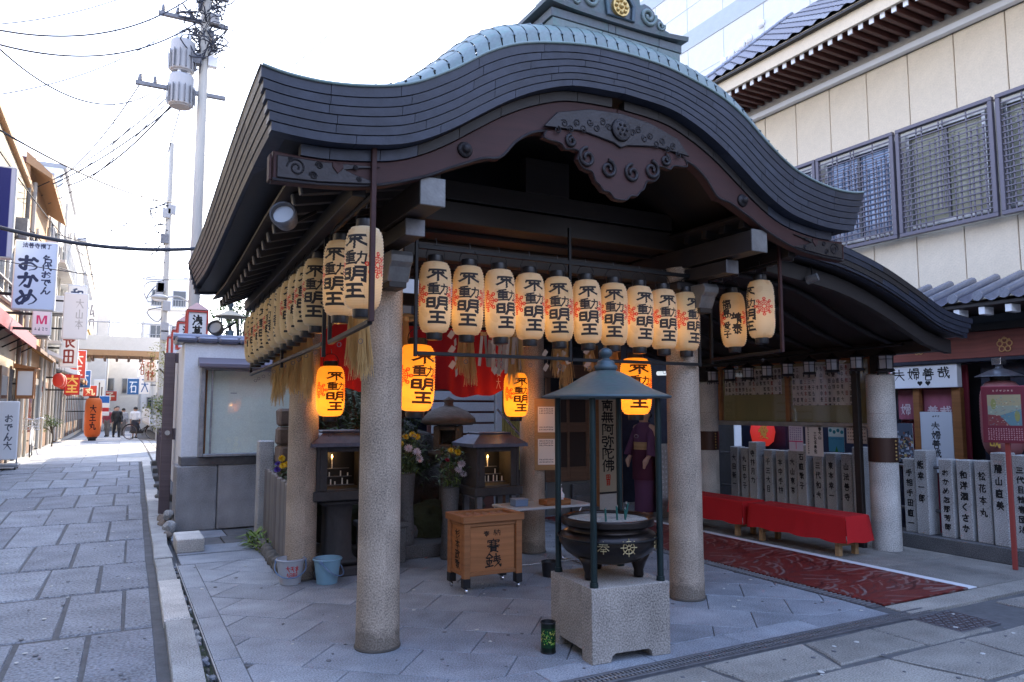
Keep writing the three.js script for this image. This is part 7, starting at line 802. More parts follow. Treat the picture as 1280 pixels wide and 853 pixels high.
// ---------------------------------------------------------------- street side: white wall with display case
const camM = new THREE.Matrix4(); camera.updateMatrixWorld(); 
function PZ(px, py, z) { const d = V((px - 640) / 915, -(py - 426.5) / 915, -1).applyQuaternion(camera.quaternion), k = z / d.z; return [d.x * k, 1.55 + d.y * k, z]; } // point of the plane at depth z seen at a photo pixel
{
  const t = thing('wall_building', 'white plastered wall with grey coping on a speckled granite base', 'wall'); const z = -10.4;
  part(t, 'granite_base', span(0.69, 1.18, 0, 0.82, z - 0.5, z + 0.06, 0.012), mat('grey_plinth_granite', [0.4, 0.39, 0.39], { tex: granite, bump: 0.002 })); part(t, 'granite_base', span(1.19, 1.68, 0, 0.82, z - 0.5, z + 0.06, 0.012), mat('mauve_granite', [0.44, 0.415, 0.41], { tex: granite, bump: 0.002 })); part(t, 'granite_base', span(1.69, 2.9, 0, 0.82, z - 0.5, z + 0.06, 0.012), MATS['grey_plinth_granite']);
  part(t, 'sill_course', span(0.74, 2.9, 0.821, 0.93, z - 0.45, z + 0.02, 0.006), K.steelDark); part(t, 'wall', span(0.73, 2.9, 0.931, 2.42, z - 0.45, z, 0.01), K.whiteWall); part(t, 'side_wall', span(0.74, 1.0, 0.5, 2.42, -14, z - 0.46, 0.01), K.whiteWall);
  for (let k = 0; k < 9; k++) part(t, 'coping_tile', span(0.62 + k * 0.26, 0.875 + k * 0.26, 2.421, 2.5, z - 0.52, z + 0.08, 0.025), K.tileGlaze); part(t, 'coping_roll', rod([0.6, 2.51, z - 0.2], [2.9, 2.51, z - 0.2], 0.05, 12), K.tileGlaze);
  const c = thing('display_case', 'glazed display case with pale green back on the white wall', 'display case', [0, 0, z]);
  part(c, 'case_back', span(0.99, 2.2, 0.97, 2.06, 0.004, 0.02), K.caseBack); part(c, 'frame', join([span(0.93, 0.985, 0.94, 2.1, 0.004, 0.14), span(2.2, 2.255, 0.94, 2.1, 0.004, 0.14), span(0.986, 2.199, 0.94, 0.975, 0.004, 0.14), span(0.986, 2.199, 2.065, 2.1, 0.004, 0.14)]), K.steel); part(c, 'sliding_stile', span(1.06, 1.085, 0.976, 2.064, 0.1, 0.12), K.steel); part(c, 'wood_trim', span(1.0, 1.02, 0.976, 2.064, 0.03, 0.05), K.orangeWood); part(c, 'pane', span(1.086, 2.198, 0.976, 2.064, 0.106, 0.11, 0.001), K.clear); part(c, 'hood', strip([0.9, 2.3].map((x) => [[x, 2.23, 0.004], [x, 2.14, 0.24], [x, 2.11, 0.24], [x, 2.12, 0.004]])), mat('mauve_metal', [0.2, 0.18, 0.22], { roughness: 0.4, metalness: 0.4 })); part(c, 'hood_lip', span(0.9, 2.3, 2.085, 2.112, 0.21, 0.246), K.purpleWood); part(c, 'handle', span(1.3, 1.38, 1.76, 1.768, 0.1105, 0.118), K.steelDark);
  const s = thing('step_stone', 'small pale granite step beside the gutter', 'step', [0.78, 0, -9.0]); part(s, 'block', span(-0.16, 0.12, 0, 0.15, -0.36, 0.2, 0.01), K.pale);
  const rw = thing('rough_stones', 'rough broken stones at the foot of the granite base', 'stones'); for (const [x, y, zz, r, sy] of [[0.63, 0.08, -10.2, 0.1, 1.0], [0.6, 0.06, -10.6, 0.11, 0.8], [0.63, 0.2, -10.5, 0.08, 0.9], [0.59, 0.04, -9.9, 0.07, 0.7], [0.6, 0.07, -11.0, 0.11, 0.8]]) part(rw, 'stone', rock(r, 0.8, sy, 1, x * 40 + zz, 2), pick([K.oldStone, K.kerb, mat('tan_rock', [0.26, 0.21, 0.17], { tex: grime, bump: 0.01 })]), [x, y, zz]);
}
{ // wooden gate frame, low posts along the right edge
  const t = thing('timber_gate', 'weathered violet-brown timber gate frame beside the white wall', 'gate', [0, 0.02, -11.6]); part(t, 'post', span(0.56, 0.7, 0, 2.34, -0.07, 0.07, 0.01), K.purpleWood); part(t, 'post', span(0.76, 0.86, 0, 1.0, -0.06, 0.06, 0.01), K.purpleWood); part(t, 'top_rail', span(0.701, 0.95, 2.2, 2.34, -0.05, 0.05), K.purpleWood); part(t, 'middle_rail', span(0.701, 0.95, 1.1, 1.26, -0.05, 0.05), K.purpleWood); part(t, 'lock', at(cyl(0.035, 0.035, 0.05, 16), 0.63, 1.2, 0.09, PI / 2), K.chrome); part(t, 'base_stone', span(0.5, 0.9, -0.02, 0.06, -0.14, 0.14), K.oldStone);
  const mk = () => { const p = thing('low_post', 'low weathered timber post on a stone foot along the street edge', 'post', [0.8, 0, -13], 0, 'low posts along the street edge'); part(p, 'shaft', span(-0.06, 0.06, 0.05, 0.85, -0.06, 0.06, 0.015), K.purpleWood); part(p, 'foot', span(-0.14, 0.12, -0.05, 0.09, -0.11, 0.11, 0.02), K.oldStone); return p; };
  const p0 = mk(); p0.position.set(0.72, yS(-13.2), -13.2); [[0.76, -14.6], [0.8, -15.9], [0.84, -17.3], [0.88, -19]].forEach(([x, z]) => clone(p0, [x, yS(z), z]));
}
{ // red framed box lanterns above the wall
  const mk = () => { const t = thing('box_lantern', 'red framed paper box lantern on a pole behind the white wall', 'lantern', [0.93, 2.72, -11.2], 0, 'red box lanterns along the street'); const w = 0.13, h = 0.19; const rd = mat('vermilion', [0.5, 0.06, 0.04], { roughness: 0.5 }); part(t, 'paper_box', span(-w + 0.012, w - 0.012, -h, h, -w + 0.012, w - 0.012), K.paper); for (const x of [-w, w]) for (const z of [-w, w]) part(t, 'corner_post', span(x - 0.012, x + 0.012, -h - 0.02, h + 0.02, z - 0.012, z + 0.012), rd); for (const y of [-h - 0.01, h + 0.01]) part(t, 'rail', join([span(-w, w, y - 0.012, y + 0.012, -w - 0.01, -w + 0.01), span(-w, w, y - 0.012, y + 0.012, w - 0.01, w + 0.01), span(-w - 0.01, -w + 0.01, y - 0.012, y + 0.012, -w + 0.011, w - 0.011), span(w - 0.01, w + 0.01, y - 0.012, y + 0.012, -w + 0.011, w - 0.011)]), rd); part(t, 'roof', lathe([[0, 0.34], [0.05, 0.32], [0.2, 0.23], [0.2, 0.215], [0, 0.215]], 4).rotateY(PI / 4), mat('dull_pink_roof', [0.42, 0.25, 0.22])); part(t, 'pole', rod([0.05, -h - 0.02, 0], [0.05, -2.72, 0], 0.03), K.purpleWood); put(t, 'lettering', print(0.2, 0.34, 260, (x, W, H) => { x.fillStyle = '#15130f'; column(x, '浅草', W * 0.2, H * 0.04, W * 0.6, H * 0.9, 0.16); }), [0, 0, w - 0.008]); return t; };
  const b0 = mk(); [[0.9, 2.7, -12.6], [0.92, 2.72, -14.2], [0.94, 2.76, -16]].forEach((p) => clone(b0, p));
}
// foliage: many small leaves in clumps on branching limbs
function tree(name, label, pos, H, R, n, leafM, cat = 'tree') {
  const t = thing(name, label, cat, pos), limbs = [], P = [], T = []; limbs.push(tube([[0, -0.1, 0], [rr(-0.05, 0.05), H * 0.3, rr(-0.05, 0.05)], [rr(-0.1, 0.1), H * 0.62, rr(-0.1, 0.1)]], H * 0.022, 7, 8));
  const cl = []; for (let k = 0; k < 9; k++) { const a = rr(0, 6.28), e = rr(0.55, 1), c = [Math.cos(a) * R * rr(0.3, 0.85), H * e, Math.sin(a) * R * rr(0.3, 0.85)]; cl.push(c); limbs.push(tube([[0, H * 0.4, 0], [c[0] * 0.4, lerp(H * 0.45, c[1], 0.55), c[2] * 0.4], c], H * 0.008, 5, 6)); }
  part(t, 'trunk', join(limbs), K.bark);
  for (let i = 0; i < n; i++) { const c = pick(cl), q = V(rr(-1, 1), rr(-1, 1), rr(-1, 1)); if (q.length() > 1) { i--; continue; } const o = V(c[0] + q.x * R * 0.45, c[1] + q.y * R * 0.35, c[2] + q.z * R * 0.45), d = V(rr(-1, 1), rr(-0.8, 0.4), rr(-1, 1)).normalize(), s = V(-d.z, rr(-0.5, 0.5), d.x).normalize().multiplyScalar(0.018), l = rr(0.05, 0.085), m = o.clone().addScaledVector(d, l * 0.5), e = o.clone().addScaledVector(d, l), k = P.length; for (const u of [o, m.clone().add(s), e, m.clone().sub(s)]) P.push([u.x, u.y, u.z]); T.push(k, k + 1, k + 2, k, k + 2, k + 3); }
  part(t, 'crown', uvBox(fromTris(P, T)), leafM); return t;
}
{
  const lm = mat('sunlit_leaf', [0.1, 0.16, 0.03], { physical: true, transmission: 0.35, thickness: 0, roughness: 0.9 });
  tree('shrub', 'green shrub behind the timber gate and low posts', [1.15, 0.1, -13.2], 2.2, 0.5, 1600, lm, 'shrub'); tree('shrub', 'yellow green shrub further along the street edge', [1.2, 0.25, -17.5], 1.7, 0.7, 1600, mat('yellow_leaf', [0.2, 0.2, 0.03], { physical: true, transmission: 0.35, thickness: 0, roughness: 0.9 }), 'shrub'); tree('garden_tree', 'slender tree rising behind the white wall', [1.7, 0, -12.4], 3.5, 0.6, 1500, lm);
  const p = thing('roof_lantern', 'open iron lantern frame standing on the wall top', 'lantern', [1.35, 2.5, -11.0]); for (const [x, z] of [[-0.13, -0.13], [0.13, -0.13], [-0.13, 0.13], [0.13, 0.13]]) part(p, 'post', rod([x, 0, z], [x, 0.34, z], 0.01), K.copperDark); part(p, 'roof', lathe([[0, 0.46], [0.03, 0.45], [0.2, 0.37], [0.21, 0.35], [0, 0.35]], 20), K.sandBeige); part(p, 'finial', lathe([[0.02, 0.45], [0.03, 0.5], [0.045, 0.54], [0.03, 0.57], [0, 0.61]], 12), K.copperDark); part(p, 'candle_stand', lathe([[0, 0], [0.08, 0], [0.05, 0.06], [0.06, 0.16], [0, 0.17]], 12), K.copperDark);
}
// ---------------------------------------------------------------- left side of the street
{
  const B = (label, z0, z1, h, m, opts = {}) => {
    const t = thing('street_building', label, 'building'), x = opts.x ?? -2.3; part(t, 'wall', span(x - 6, x, -0.05, h, z1, z0, 0.02), m); part(t, 'roof_edge', span(x - 6, x + 0.1, h, h + 0.18, z1, z0, 0.02), opts.edge ?? K.grey);
    const n = Math.max(1, Math.round((z0 - z1) / 1.9)), fl = Math.floor((h - 3.2) / 2.7); for (let f = 0; f < fl; f++) for (let k = 0; k < n; k++) { const zc = z0 - (k + 0.5) * (z0 - z1) / n, y = 4.0 + f * 2.7; const w = part(t, 'window', join([span(x, x + 0.06, y, y + 0.05, zc - 0.55, zc + 0.55), span(x, x + 0.06, y + 1.2, y + 1.25, zc - 0.55, zc + 0.55), span(x, x + 0.06, y + 0.051, y + 1.199, zc - 0.55, zc - 0.5), span(x, x + 0.06, y + 0.051, y + 1.199, zc + 0.5, zc + 0.55)]), K.steel); part(w, 'pane', span(x + 0.002, x + 0.012, y + 0.052, y + 1.198, zc - 0.499, zc + 0.499, 0.001), K.glass); if (opts.bal) { part(t, 'balcony', span(x + 0.001, x + 0.55, y - 0.3, y - 0.2, zc - 0.8, zc + 0.8), K.paleWall); part(t, 'balcony_rail', join(Array.from({ length: 9 }, (_, i) => rod([x + 0.53, y - 0.2, zc - 0.78 + i * 0.195], [x + 0.53, y + 0.6, zc - 0.78 + i * 0.195], 0.012, 4))), K.steel); } }
    for (let k = 0; k < n; k++) { const zc = z0 - (k + 0.5) * (z0 - z1) / n; const d = part(t, 'shop_door', span(x, x + 0.05, 0.2, 2.5, zc - 0.6, zc + 0.6), k % 2 ? K.doorWood : K.greyWood); part(d, 'door_glass', span(x + 0.051, x + 0.055, 0.9, 2.3, zc - 0.5, zc + 0.5, 0.001), K.glass); } return t;
  };
  const b1 = B('beige corner building with maroon awning at the start of the street', -10, -22.4, 7.2, K.sandBeige, { edge: K.tan }); { const aw = strip([-12, -22.3].map((z) => [[-2.3, 3.62, z], [-1.92, 3.36, z], [-1.92, 3.08, z], [-2.3, 3.3, z]])); part(b1, 'awning', aw, K.maroon); for (let k = 0; k < 8; k++) part(b1, 'awning_bracket', bar([-2.29, 2.9, -13 - k * 1.25], [-1.96, 3.1, -13 - k * 1.25], 0.03, 0.03), K.iron); for (const [y, r] of [[3.8, 0.04], [4.2, 0.03], [5.4, 0.035]]) part(b1, 'pipe', rod([-2.24, y, -14], [-2.24, y + 0.2, -22.2], r), K.steelDark); part(b1, 'downpipe', rod([-2.22, 0.2, -21.6], [-2.22, 7.1, -21.6], 0.05, 8), K.greyWood); part(b1, 'meter_box', span(-2.29, -2.05, 5.5, 6.0, -20.6, -20.1), K.steelDark); for (let k = 0; k < 6; k++) part(b1, 'cable_loop', tube([[-2.2, 5.4 + rr(0, 0.9), -20.5], [-1.9 + rr(-0.2, 0.2), 5.2 + rr(-0.3, 0.6), -20.2 + rr(-0.3, 0.3)], [-2.1, 4.9 + rr(-0.3, 0.5), -20.8], [-2.2, 4.5, -20.6]], 0.012, 4, 16), K.wire); }
  const b2 = B('tan gabled house with deep brown eave along the street', -22.5, -28, 8.0, K.tan, { edge: K.rafterRed }); part(b2, 'eave', strip([-22.4, -28.1].map((z) => [[-2.4, 8.3, z], [-1.8, 7.75, z], [-1.8, 7.62, z], [-2.4, 8.0, z]])), K.tan); part(b2, 'lean_to', strip([-22.6, -27.9].map((z) => [[-2.3, 3.5, z], [-1.85, 3.15, z], [-1.85, 3.05, z], [-2.3, 3.35, z]])), K.doorWood); for (let k = 0; k < 5; k++) part(b2, 'lean_to_rafter', bar([-2.29, 3.3, -23 - k * 1.1], [-1.88, 3.03, -23 - k * 1.1], 0.05, 0.06), K.lightWood);
  const b3 = B('pale tiled house with roller shutter along the street', -28.1, -33, 9.2, K.brickTile, { bal: true }); part(b3, 'lean_to', strip([-28.2, -32.9].map((z) => [[-2.3, 3.6, z], [-1.7, 3.3, z], [-1.7, 3.2, z], [-2.3, 3.45, z]])), K.white);
  B('white rendered building with balconies along the street', -33.1, -41, 11, K.whiteWall, { bal: true }); B('pale building near the footbridge', -41.1, -52, 10, K.paleWall, { bal: true }); B('far cream building beyond the footbridge', -52.1, -75, 12, K.cream, {});
  // right side beyond the gate
  const R = (label, x, z0, z1, h, m) => { const t = thing('street_building', label, 'building'); part(t, 'wall', span(x, x + 4, 0, h, z1, z0, 0.02), m); for (let f = 0; f < Math.floor(h / 2.8); f++) for (let k = 0; k < (z0 - z1) / 2.2 - 0.4; k++) { const y = 1.2 + f * 2.8, zc = z0 - 1.1 - k * 2.2; const w = part(t, 'window', span(x - 0.05, x - 0.002, y, y + 1.3, zc - 0.6, zc + 0.6), K.steel); part(w, 'pane', span(x - 0.056, x - 0.051, y + 0.06, y + 1.24, zc - 0.54, zc + 0.54, 0.001), K.glass); part(t, 'balcony', span(x - 0.7, x - 0.06, y - 0.35, y - 0.25, zc - 0.9, zc + 0.9), K.paleWall); part(t, 'balcony_front', span(x - 0.7, x - 0.66, y - 0.249, y + 0.4, zc - 0.9, zc + 0.9), K.white); } };
  R('white apartment house on the right beyond the low posts', 1.9, -35, -46, 3.2, K.whiteWall); R('white apartment house further along on the right', 2.2, -46.5, -62, 4.6, K.whiteWall);
  const e = thing('end_building', 'pale building closing the far end of the street', 'building'); part(e, 'wall', span(-6, 8, 0, 6.5, -80, -76), K.paleWall); for (let k = 0; k < 5; k++) { const w = part(e, 'window', span(-3 + k * 1.6, -2 + k * 1.6, 3, 4.4, -75.99, -75.94), K.steel); part(w, 'pane', span(-2.94 + k * 1.6, -2.06 + k * 1.6, 3.06, 4.34, -75.938, -75.93, 0.001), K.glass); }
  const br = thing('footbridge', 'covered footbridge crossing high over the far street', 'footbridge'); part(br, 'deck', span(-2.25, 2.1, 4.0, 4.25, -40.5, -38), K.tan); part(br, 'side_panel', span(-2.25, 2.1, 4.251, 4.9, -38.1, -38), K.paleWall); for (let k = 0; k < 9; k++) part(br, 'joist', span(-2.2 + k * 0.5, -2.1 + k * 0.5, 3.85, 3.999, -40.4, -38.05), K.doorWood); part(br, 'top_rail', span(-2.25, 2.1, 5.5, 5.56, -38.08, -38.02), K.steel); for (let k = 0; k < 8; k++) part(br, 'rail_post', span(-2.2 + k * 0.6, -2.16 + k * 0.6, 4.901, 5.499, -38.08, -38.04), K.steel);
}
{ // signs along the left
  const box = (name, label, x0, x1, y0, y1, z, face, frame, draw, ppm = 220) => { const t = thing(name, label, 'sign', [(x0 + x1) / 2, (y0 + y1) / 2, z]), w = x1 - x0, h = y1 - y0; part(t, 'sign_case', cbox(w, h, 0.14, 0.02), frame); if (draw) put(t, 'sign_face', print(w * 0.93, h * 0.96, ppm, draw), [0, 0, 0.0725]); part(t, 'bracket', span(-Math.max(0.3, 2.3 + x0) - w / 2, -w / 2, h * 0.3, h * 0.3 + 0.05, -0.03, 0.03), K.iron); part(t, 'bracket', span(-Math.max(0.3, 2.3 + x0) - w / 2, -w / 2, -h * 0.3, -h * 0.3 + 0.05, -0.03, 0.03), K.iron); return t; };
  const z = -15.5, a = PZ(19, 300, z), b = PZ(68, 390, z); const hw = 0.6;
  box('shop_sign', 'pale blue upright sign board with large dark lettering over the street', a[0], b[0], b[1], a[1], z, null, K.white, (x, W, H) => { bg(x, W, H, '#c6d3e6'); x.fillStyle = '#2a3350'; rowText(x, '法善寺横丁', W * 0.16, H * 0.015, W * 0.72, H * 0.075, 0.15); column(x, 'おかめ', W * 0.08, H * 0.2, W * 0.52, H * 0.76, 0.2); column(x, '名代おでん', W * 0.66, H * 0.18, W * 0.25, H * 0.6, 0.17); }, 240);
  const m0 = PZ(41, 388, -17.5), m1 = PZ(63, 420, -17.5); box('shop_sign', 'small white sign with a red letter M under the upright sign', m0[0], m1[0], m1[1], m0[1], -17.5, null, K.white, (x, W, H) => { bg(x, W, H, '#e6dbe0'); x.fillStyle = '#d0356a'; x.font = 'bold ' + Math.round(H * 0.5) + 'px sans-serif'; x.textAlign = 'center'; x.fillText('M', W / 2, H * 0.55); x.fillStyle = '#6a6a72'; for (let k = 0; k < 4; k++) scribble(x, W * (0.12 + k * 0.2), H * 0.68, W * 0.15, H * 0.16); }, 200);
  const n0 = PZ(-22, 205, -15), n1 = PZ(15, 325, -15); box('shop_sign', 'tall navy sign board in a pale frame above the awning', n0[0], n1[0], n1[1], n0[1], -15, null, K.paleWall, (x, W, H) => { bg(x, W, H, '#c9c6cf'); x.fillStyle = '#2a2c6a'; x.fillRect(0, 0, W * 0.86, H); }, 120);
  const w0 = PZ(80, 366, -26), w1 = PZ(108, 425, -26); box('shop_sign', 'white upright sign with faint lettering further down the street', w0[0], w1[0], w1[1], w0[1], -26, null, K.white, (x, W, H) => { bg(x, W, H, '#ece9e4'); x.fillStyle = '#b9b4ac'; column(x, '大山本', W * 0.5, H * 0.1, W * 0.34, H * 0.7, 0.12); }, 120);
  const r0 = PZ(81, 468, -30), r1 = PZ(99, 494, -30); box('shop_sign', 'red sign with gold lettering over a shop entrance', r0[0], r1[0], r1[1], r0[1], -30, null, K.maroon, (x, W, H) => { bg(x, W, H, '#c62a1e'); x.fillStyle = '#f0c060'; glyph(x, '大', W * 0.1, H * 0.05, W * 0.8, H * 0.45, 0.2); glyph(x, '王', W * 0.1, H * 0.5, W * 0.8, H * 0.42, 0.2); }, 150);
  const u0 = PZ(124, 495, -44), u1 = PZ(136, 520, -44); box('shop_sign', 'small blue and red sign board near the walkers', u0[0], u1[0], u1[1], u0[1], -44, null, K.white, (x, W, H) => { bg(x, W, H, '#e9e6e2'); x.fillStyle = '#2a66b0'; x.fillRect(0, 0, W, H * 0.35); x.fillStyle = '#c03030'; x.fillRect(0, H * 0.6, W, H * 0.2); }, 80);
  const wl = thing('wall_lantern', 'square wooden wall lantern with paper panes beside the shop', 'lantern', PZ(32, 480, -21.2)); { const w = 0.17, h = 0.36; part(wl, 'paper_box', span(-w + 0.01, w - 0.01, -h + 0.05, h - 0.05, -w + 0.01, w - 0.01), K.paper); part(wl, 'frame', join([span(-w, w, h - 0.06, h, -w, w), span(-w, w, -h, -h + 0.08, -w, w), ...[[-w, -w], [w, -w], [-w, w], [w, w]].map(([x, q]) => span(x - 0.015, x + 0.015, -h, h, q - 0.015, q + 0.015))]), K.orangeWood); part(wl, 'roof', strip([-0.24, 0.24].map((q) => [[-0.24, h + 0.12, q], [0.26, h + 0.02, q], [0.26, h, q], [-0.24, h, q]])), K.orangeWood); part(wl, 'bracket', span(-0.6, -w, -0.02, 0.02, -0.02, 0.02), K.iron); }
  const st = thing('standing_sign', 'white standing sign board on castors by the shop front', 'sign', [-2.12, yS(-19), -19]); part(st, 'panel', span(-0.25, 0.25, 0.2, 1.45, -0.04, 0.04, 0.02), K.white); put(st, 'lettering', print(0.44, 1.1, 150, (x, W, H) => { x.fillStyle = '#555a66'; column(x, 'おでん大', W * 0.5, H * 0.2, W * 0.34, H * 0.7, 0.14); }), [0, 0.84, 0.043]); part(st, 'base', span(-0.3, 0.3, 0.06, 0.12, -0.24, 0.24, 0.01), K.steel); for (const x of [-0.25, 0.25]) { part(st, 'upright', span(x - 0.015, x + 0.015, 0.12, 0.25, -0.02, 0.02), K.steel); for (const q of [-0.2, 0.2]) part(st, 'castor', at(cyl(0.03, 0.03, 0.02, 12), x, 0.03, q, 0, 0, PI / 2), K.rubber); }
  const ol = thing('tall_lantern', 'tall glowing orange paper lantern outside a far shop', 'lantern', PZ(116, 522, -37)); part(ol, 'paper_body', (() => { const p = []; for (let i = 0; i <= 36; i++) { const u = i / 36 * 2 - 1; p.push([0.2 + 0.13 * Math.pow(1 - Math.pow(Math.abs(u), 6), 0.5) + (i % 2 ? 0.004 : 0), u * 0.85]); } return lathe(p, 24); })(), mat('orange_lantern_paper', [0.7, 0.16, 0.015], { physical: true, transmission: 0.35, thickness: 0, roughness: 0.7 })); part(ol, 'cap', at(cyl(0.2, 0.2, 0.08, 20), 0, 0.88, 0), K.black); part(ol, 'base', at(cyl(0.2, 0.2, 0.08, 20), 0, -0.88, 0), K.black); put(ol, 'lettering', print(0.3, 1.1, 120, (x, W, H) => { x.fillStyle = '#2a0f04'; column(x, '大王丸', W * 0.1, 0, W * 0.8, H, 0.18); }), [0, 0, 0.337]); part(ol, 'stand', span(-0.15, 0.15, -1.1, -0.92, -0.15, 0.15), K.iron);
}
// ---------------------------------------------------------------- bicycles
function bicycle(label, pos, ry, frameM) {
  const t = thing('bicycle', label, 'bicycle', pos, ry), R = 0.33; for (const z of [-0.53, 0.53]) { const w = part(t, 'wheel', new THREE.TorusGeometry(R, 0.018, 7, 40).rotateY(PI / 2).translate(0, R + 0.018, z), K.rubber); part(w, 'rim', new THREE.TorusGeometry(R - 0.02, 0.008, 5, 40).rotateY(PI / 2).translate(0, R + 0.018, z), K.chrome); const sp = []; for (let k = 0; k < 14; k++) { const a = k / 14 * PI * 2; sp.push(rod([0, R + 0.018, z], [0, R + 0.018 + Math.sin(a) * (R - 0.02), z + Math.cos(a) * (R - 0.02)], 0.002, 3)); } part(w, 'spokes', join(sp), K.chrome); part(t, 'mudguard', new THREE.TorusGeometry(R + 0.035, 0.02, 4, 24, PI).rotateY(PI / 2).translate(0, R + 0.018, z), frameM); }
  part(t, 'frame', join([rod([0, 0.32, 0.0], [0, 0.78, -0.17], 0.017), rod([0, 0.32, 0], [0, 0.8, 0.36], 0.02), rod([0, 0.42, -0.06], [0, 0.72, 0.38], 0.014), rod([0, 0.32, 0], [0, 0.35, -0.53], 0.012), rod([0, 0.7, -0.14], [0, 0.35, -0.53], 0.012), rod([0, 0.35, 0.53], [0, 0.95, 0.34], 0.016)]), frameM); part(t, 'saddle', (() => { const g = new THREE.SphereGeometry(0.12, 14, 10); g.scale(0.75, 0.35, 1.15); return g.translate(0, 0.86, -0.2); })(), K.black); part(t, 'seat_post', rod([0, 0.76, -0.165], [0, 0.86, -0.19], 0.012), K.chrome); part(t, 'handlebar', tube([[-0.27, 0.98, 0.12], [-0.2, 1.02, 0.3], [0, 0.98, 0.34], [0.2, 1.02, 0.3], [0.27, 0.98, 0.12]], 0.012, 6, 24), K.chrome);
  const bk = []; for (let k = 0; k < 9; k++) { const x = -0.18 + k * 0.045; bk.push(rod([x, 0.72, 0.72], [x, 0.98, 0.76], 0.004, 3), rod([x, 0.72, 0.5], [x, 0.98, 0.46], 0.004, 3)); } for (const y of [0.72, 0.8, 0.89, 0.98]) { const e = (y - 0.72) * 0.15; bk.push(rod([-0.19, y, 0.72 + e], [0.19, y, 0.72 + e], 0.005, 4), rod([-0.19, y, 0.5 - e], [0.19, y, 0.5 - e], 0.005, 4), rod([-0.19, y, 0.5 - e], [-0.19, y, 0.72 + e], 0.005, 4), rod([0.19, y, 0.5 - e], [0.19, y, 0.72 + e], 0.005, 4)); } part(t, 'basket', join(bk), K.chrome); part(t, 'chain_guard', span(0.02, 0.04, 0.28, 0.38, -0.5, 0.06), frameM); for (const s of [-1, 1]) part(t, 'pedal', span(s > 0 ? 0.06 : -0.14, s > 0 ? 0.14 : -0.06, 0.3 - s * 0.1, 0.325 - s * 0.1, -0.03, 0.04), K.rubber); part(t, 'kick_stand', rod([0.03, 0.34, -0.5], [0.14, 0.01, -0.56], 0.009), K.chrome); return t;
}
bicycle('white city bicycle with front basket parked by the shop fronts', [-1.98, yS(-23.2), -23.2], 0.05, K.white); bicycle('dark bicycle standing near the walkers on the right', [1.0, yS(-38), -38], 1.1, K.black);
// ---------------------------------------------------------------- people
function sdfMesh(bones, res, blend, grow = 0) { // bones: [x,y,z,r, x,y,z,r]; smooth union of tapered capsules meshed on a grid
  const lo = V(9, 9, 9), hi = V(-9, -9, -9); for (const b of bones) for (const o of [0, 4]) { lo.min(V(b[o] - b[o + 3] - grow, b[o + 1] - b[o + 3] - grow, b[o + 2] - b[o + 3] - grow)); hi.max(V(b[o] + b[o + 3] + grow, b[o + 1] + b[o + 3] + grow, b[o + 2] + b[o + 3] + grow)); }
  const c = lo.clone().add(hi).multiplyScalar(0.5), S = Math.max(hi.x - lo.x, hi.y - lo.y, hi.z - lo.z) / 2 * 1.12, mc = new MarchingCubes(res, new THREE.MeshStandardMaterial(), false, false, 60000); mc.isolation = 0; const h = res / 2;
  for (let k = 0; k < res; k++) for (let j = 0; j < res; j++) for (let i = 0; i < res; i++) { const x = c.x + (i - h) / h * S, y = c.y + (j - h) / h * S, z = c.z + (k - h) / h * S; let d = 1e3; for (const b of bones) { const bx = b[4] - b[0], by = b[5] - b[1], bz = b[6] - b[2], L = bx * bx + by * by + bz * bz || 1e-9, t = clamp(((x - b[0]) * bx + (y - b[1]) * by + (z - b[2]) * bz) / L), q = Math.hypot(x - b[0] - bx * t, y - b[1] - by * t, z - b[2] - bz * t) - lerp(b[3], b[7], t) - grow; const m = Math.max(blend - Math.abs(d - q), 0) / blend; d = Math.min(d, q) - m * m * blend * 0.25; } mc.field[i + j * res + k * res * res] = -d; }
  mc.update(); const n = mc.count, g = new THREE.BufferGeometry(); const p = new Float32Array(n * 3), nm = new Float32Array(n * 3); for (let i = 0; i < n; i++) { p[i * 3] = c.x + mc.positionArray[i * 3] * S; p[i * 3 + 1] = c.y + mc.positionArray[i * 3 + 1] * S; p[i * 3 + 2] = c.z + mc.positionArray[i * 3 + 2] * S; for (let q = 0; q < 3; q++) nm[i * 3 + q] = mc.normalArray[i * 3 + q]; } g.setAttribute('position', new THREE.BufferAttribute(p, 3)); g.setAttribute('normal', new THREE.BufferAttribute(nm, 3)); return uvBox(g);
}
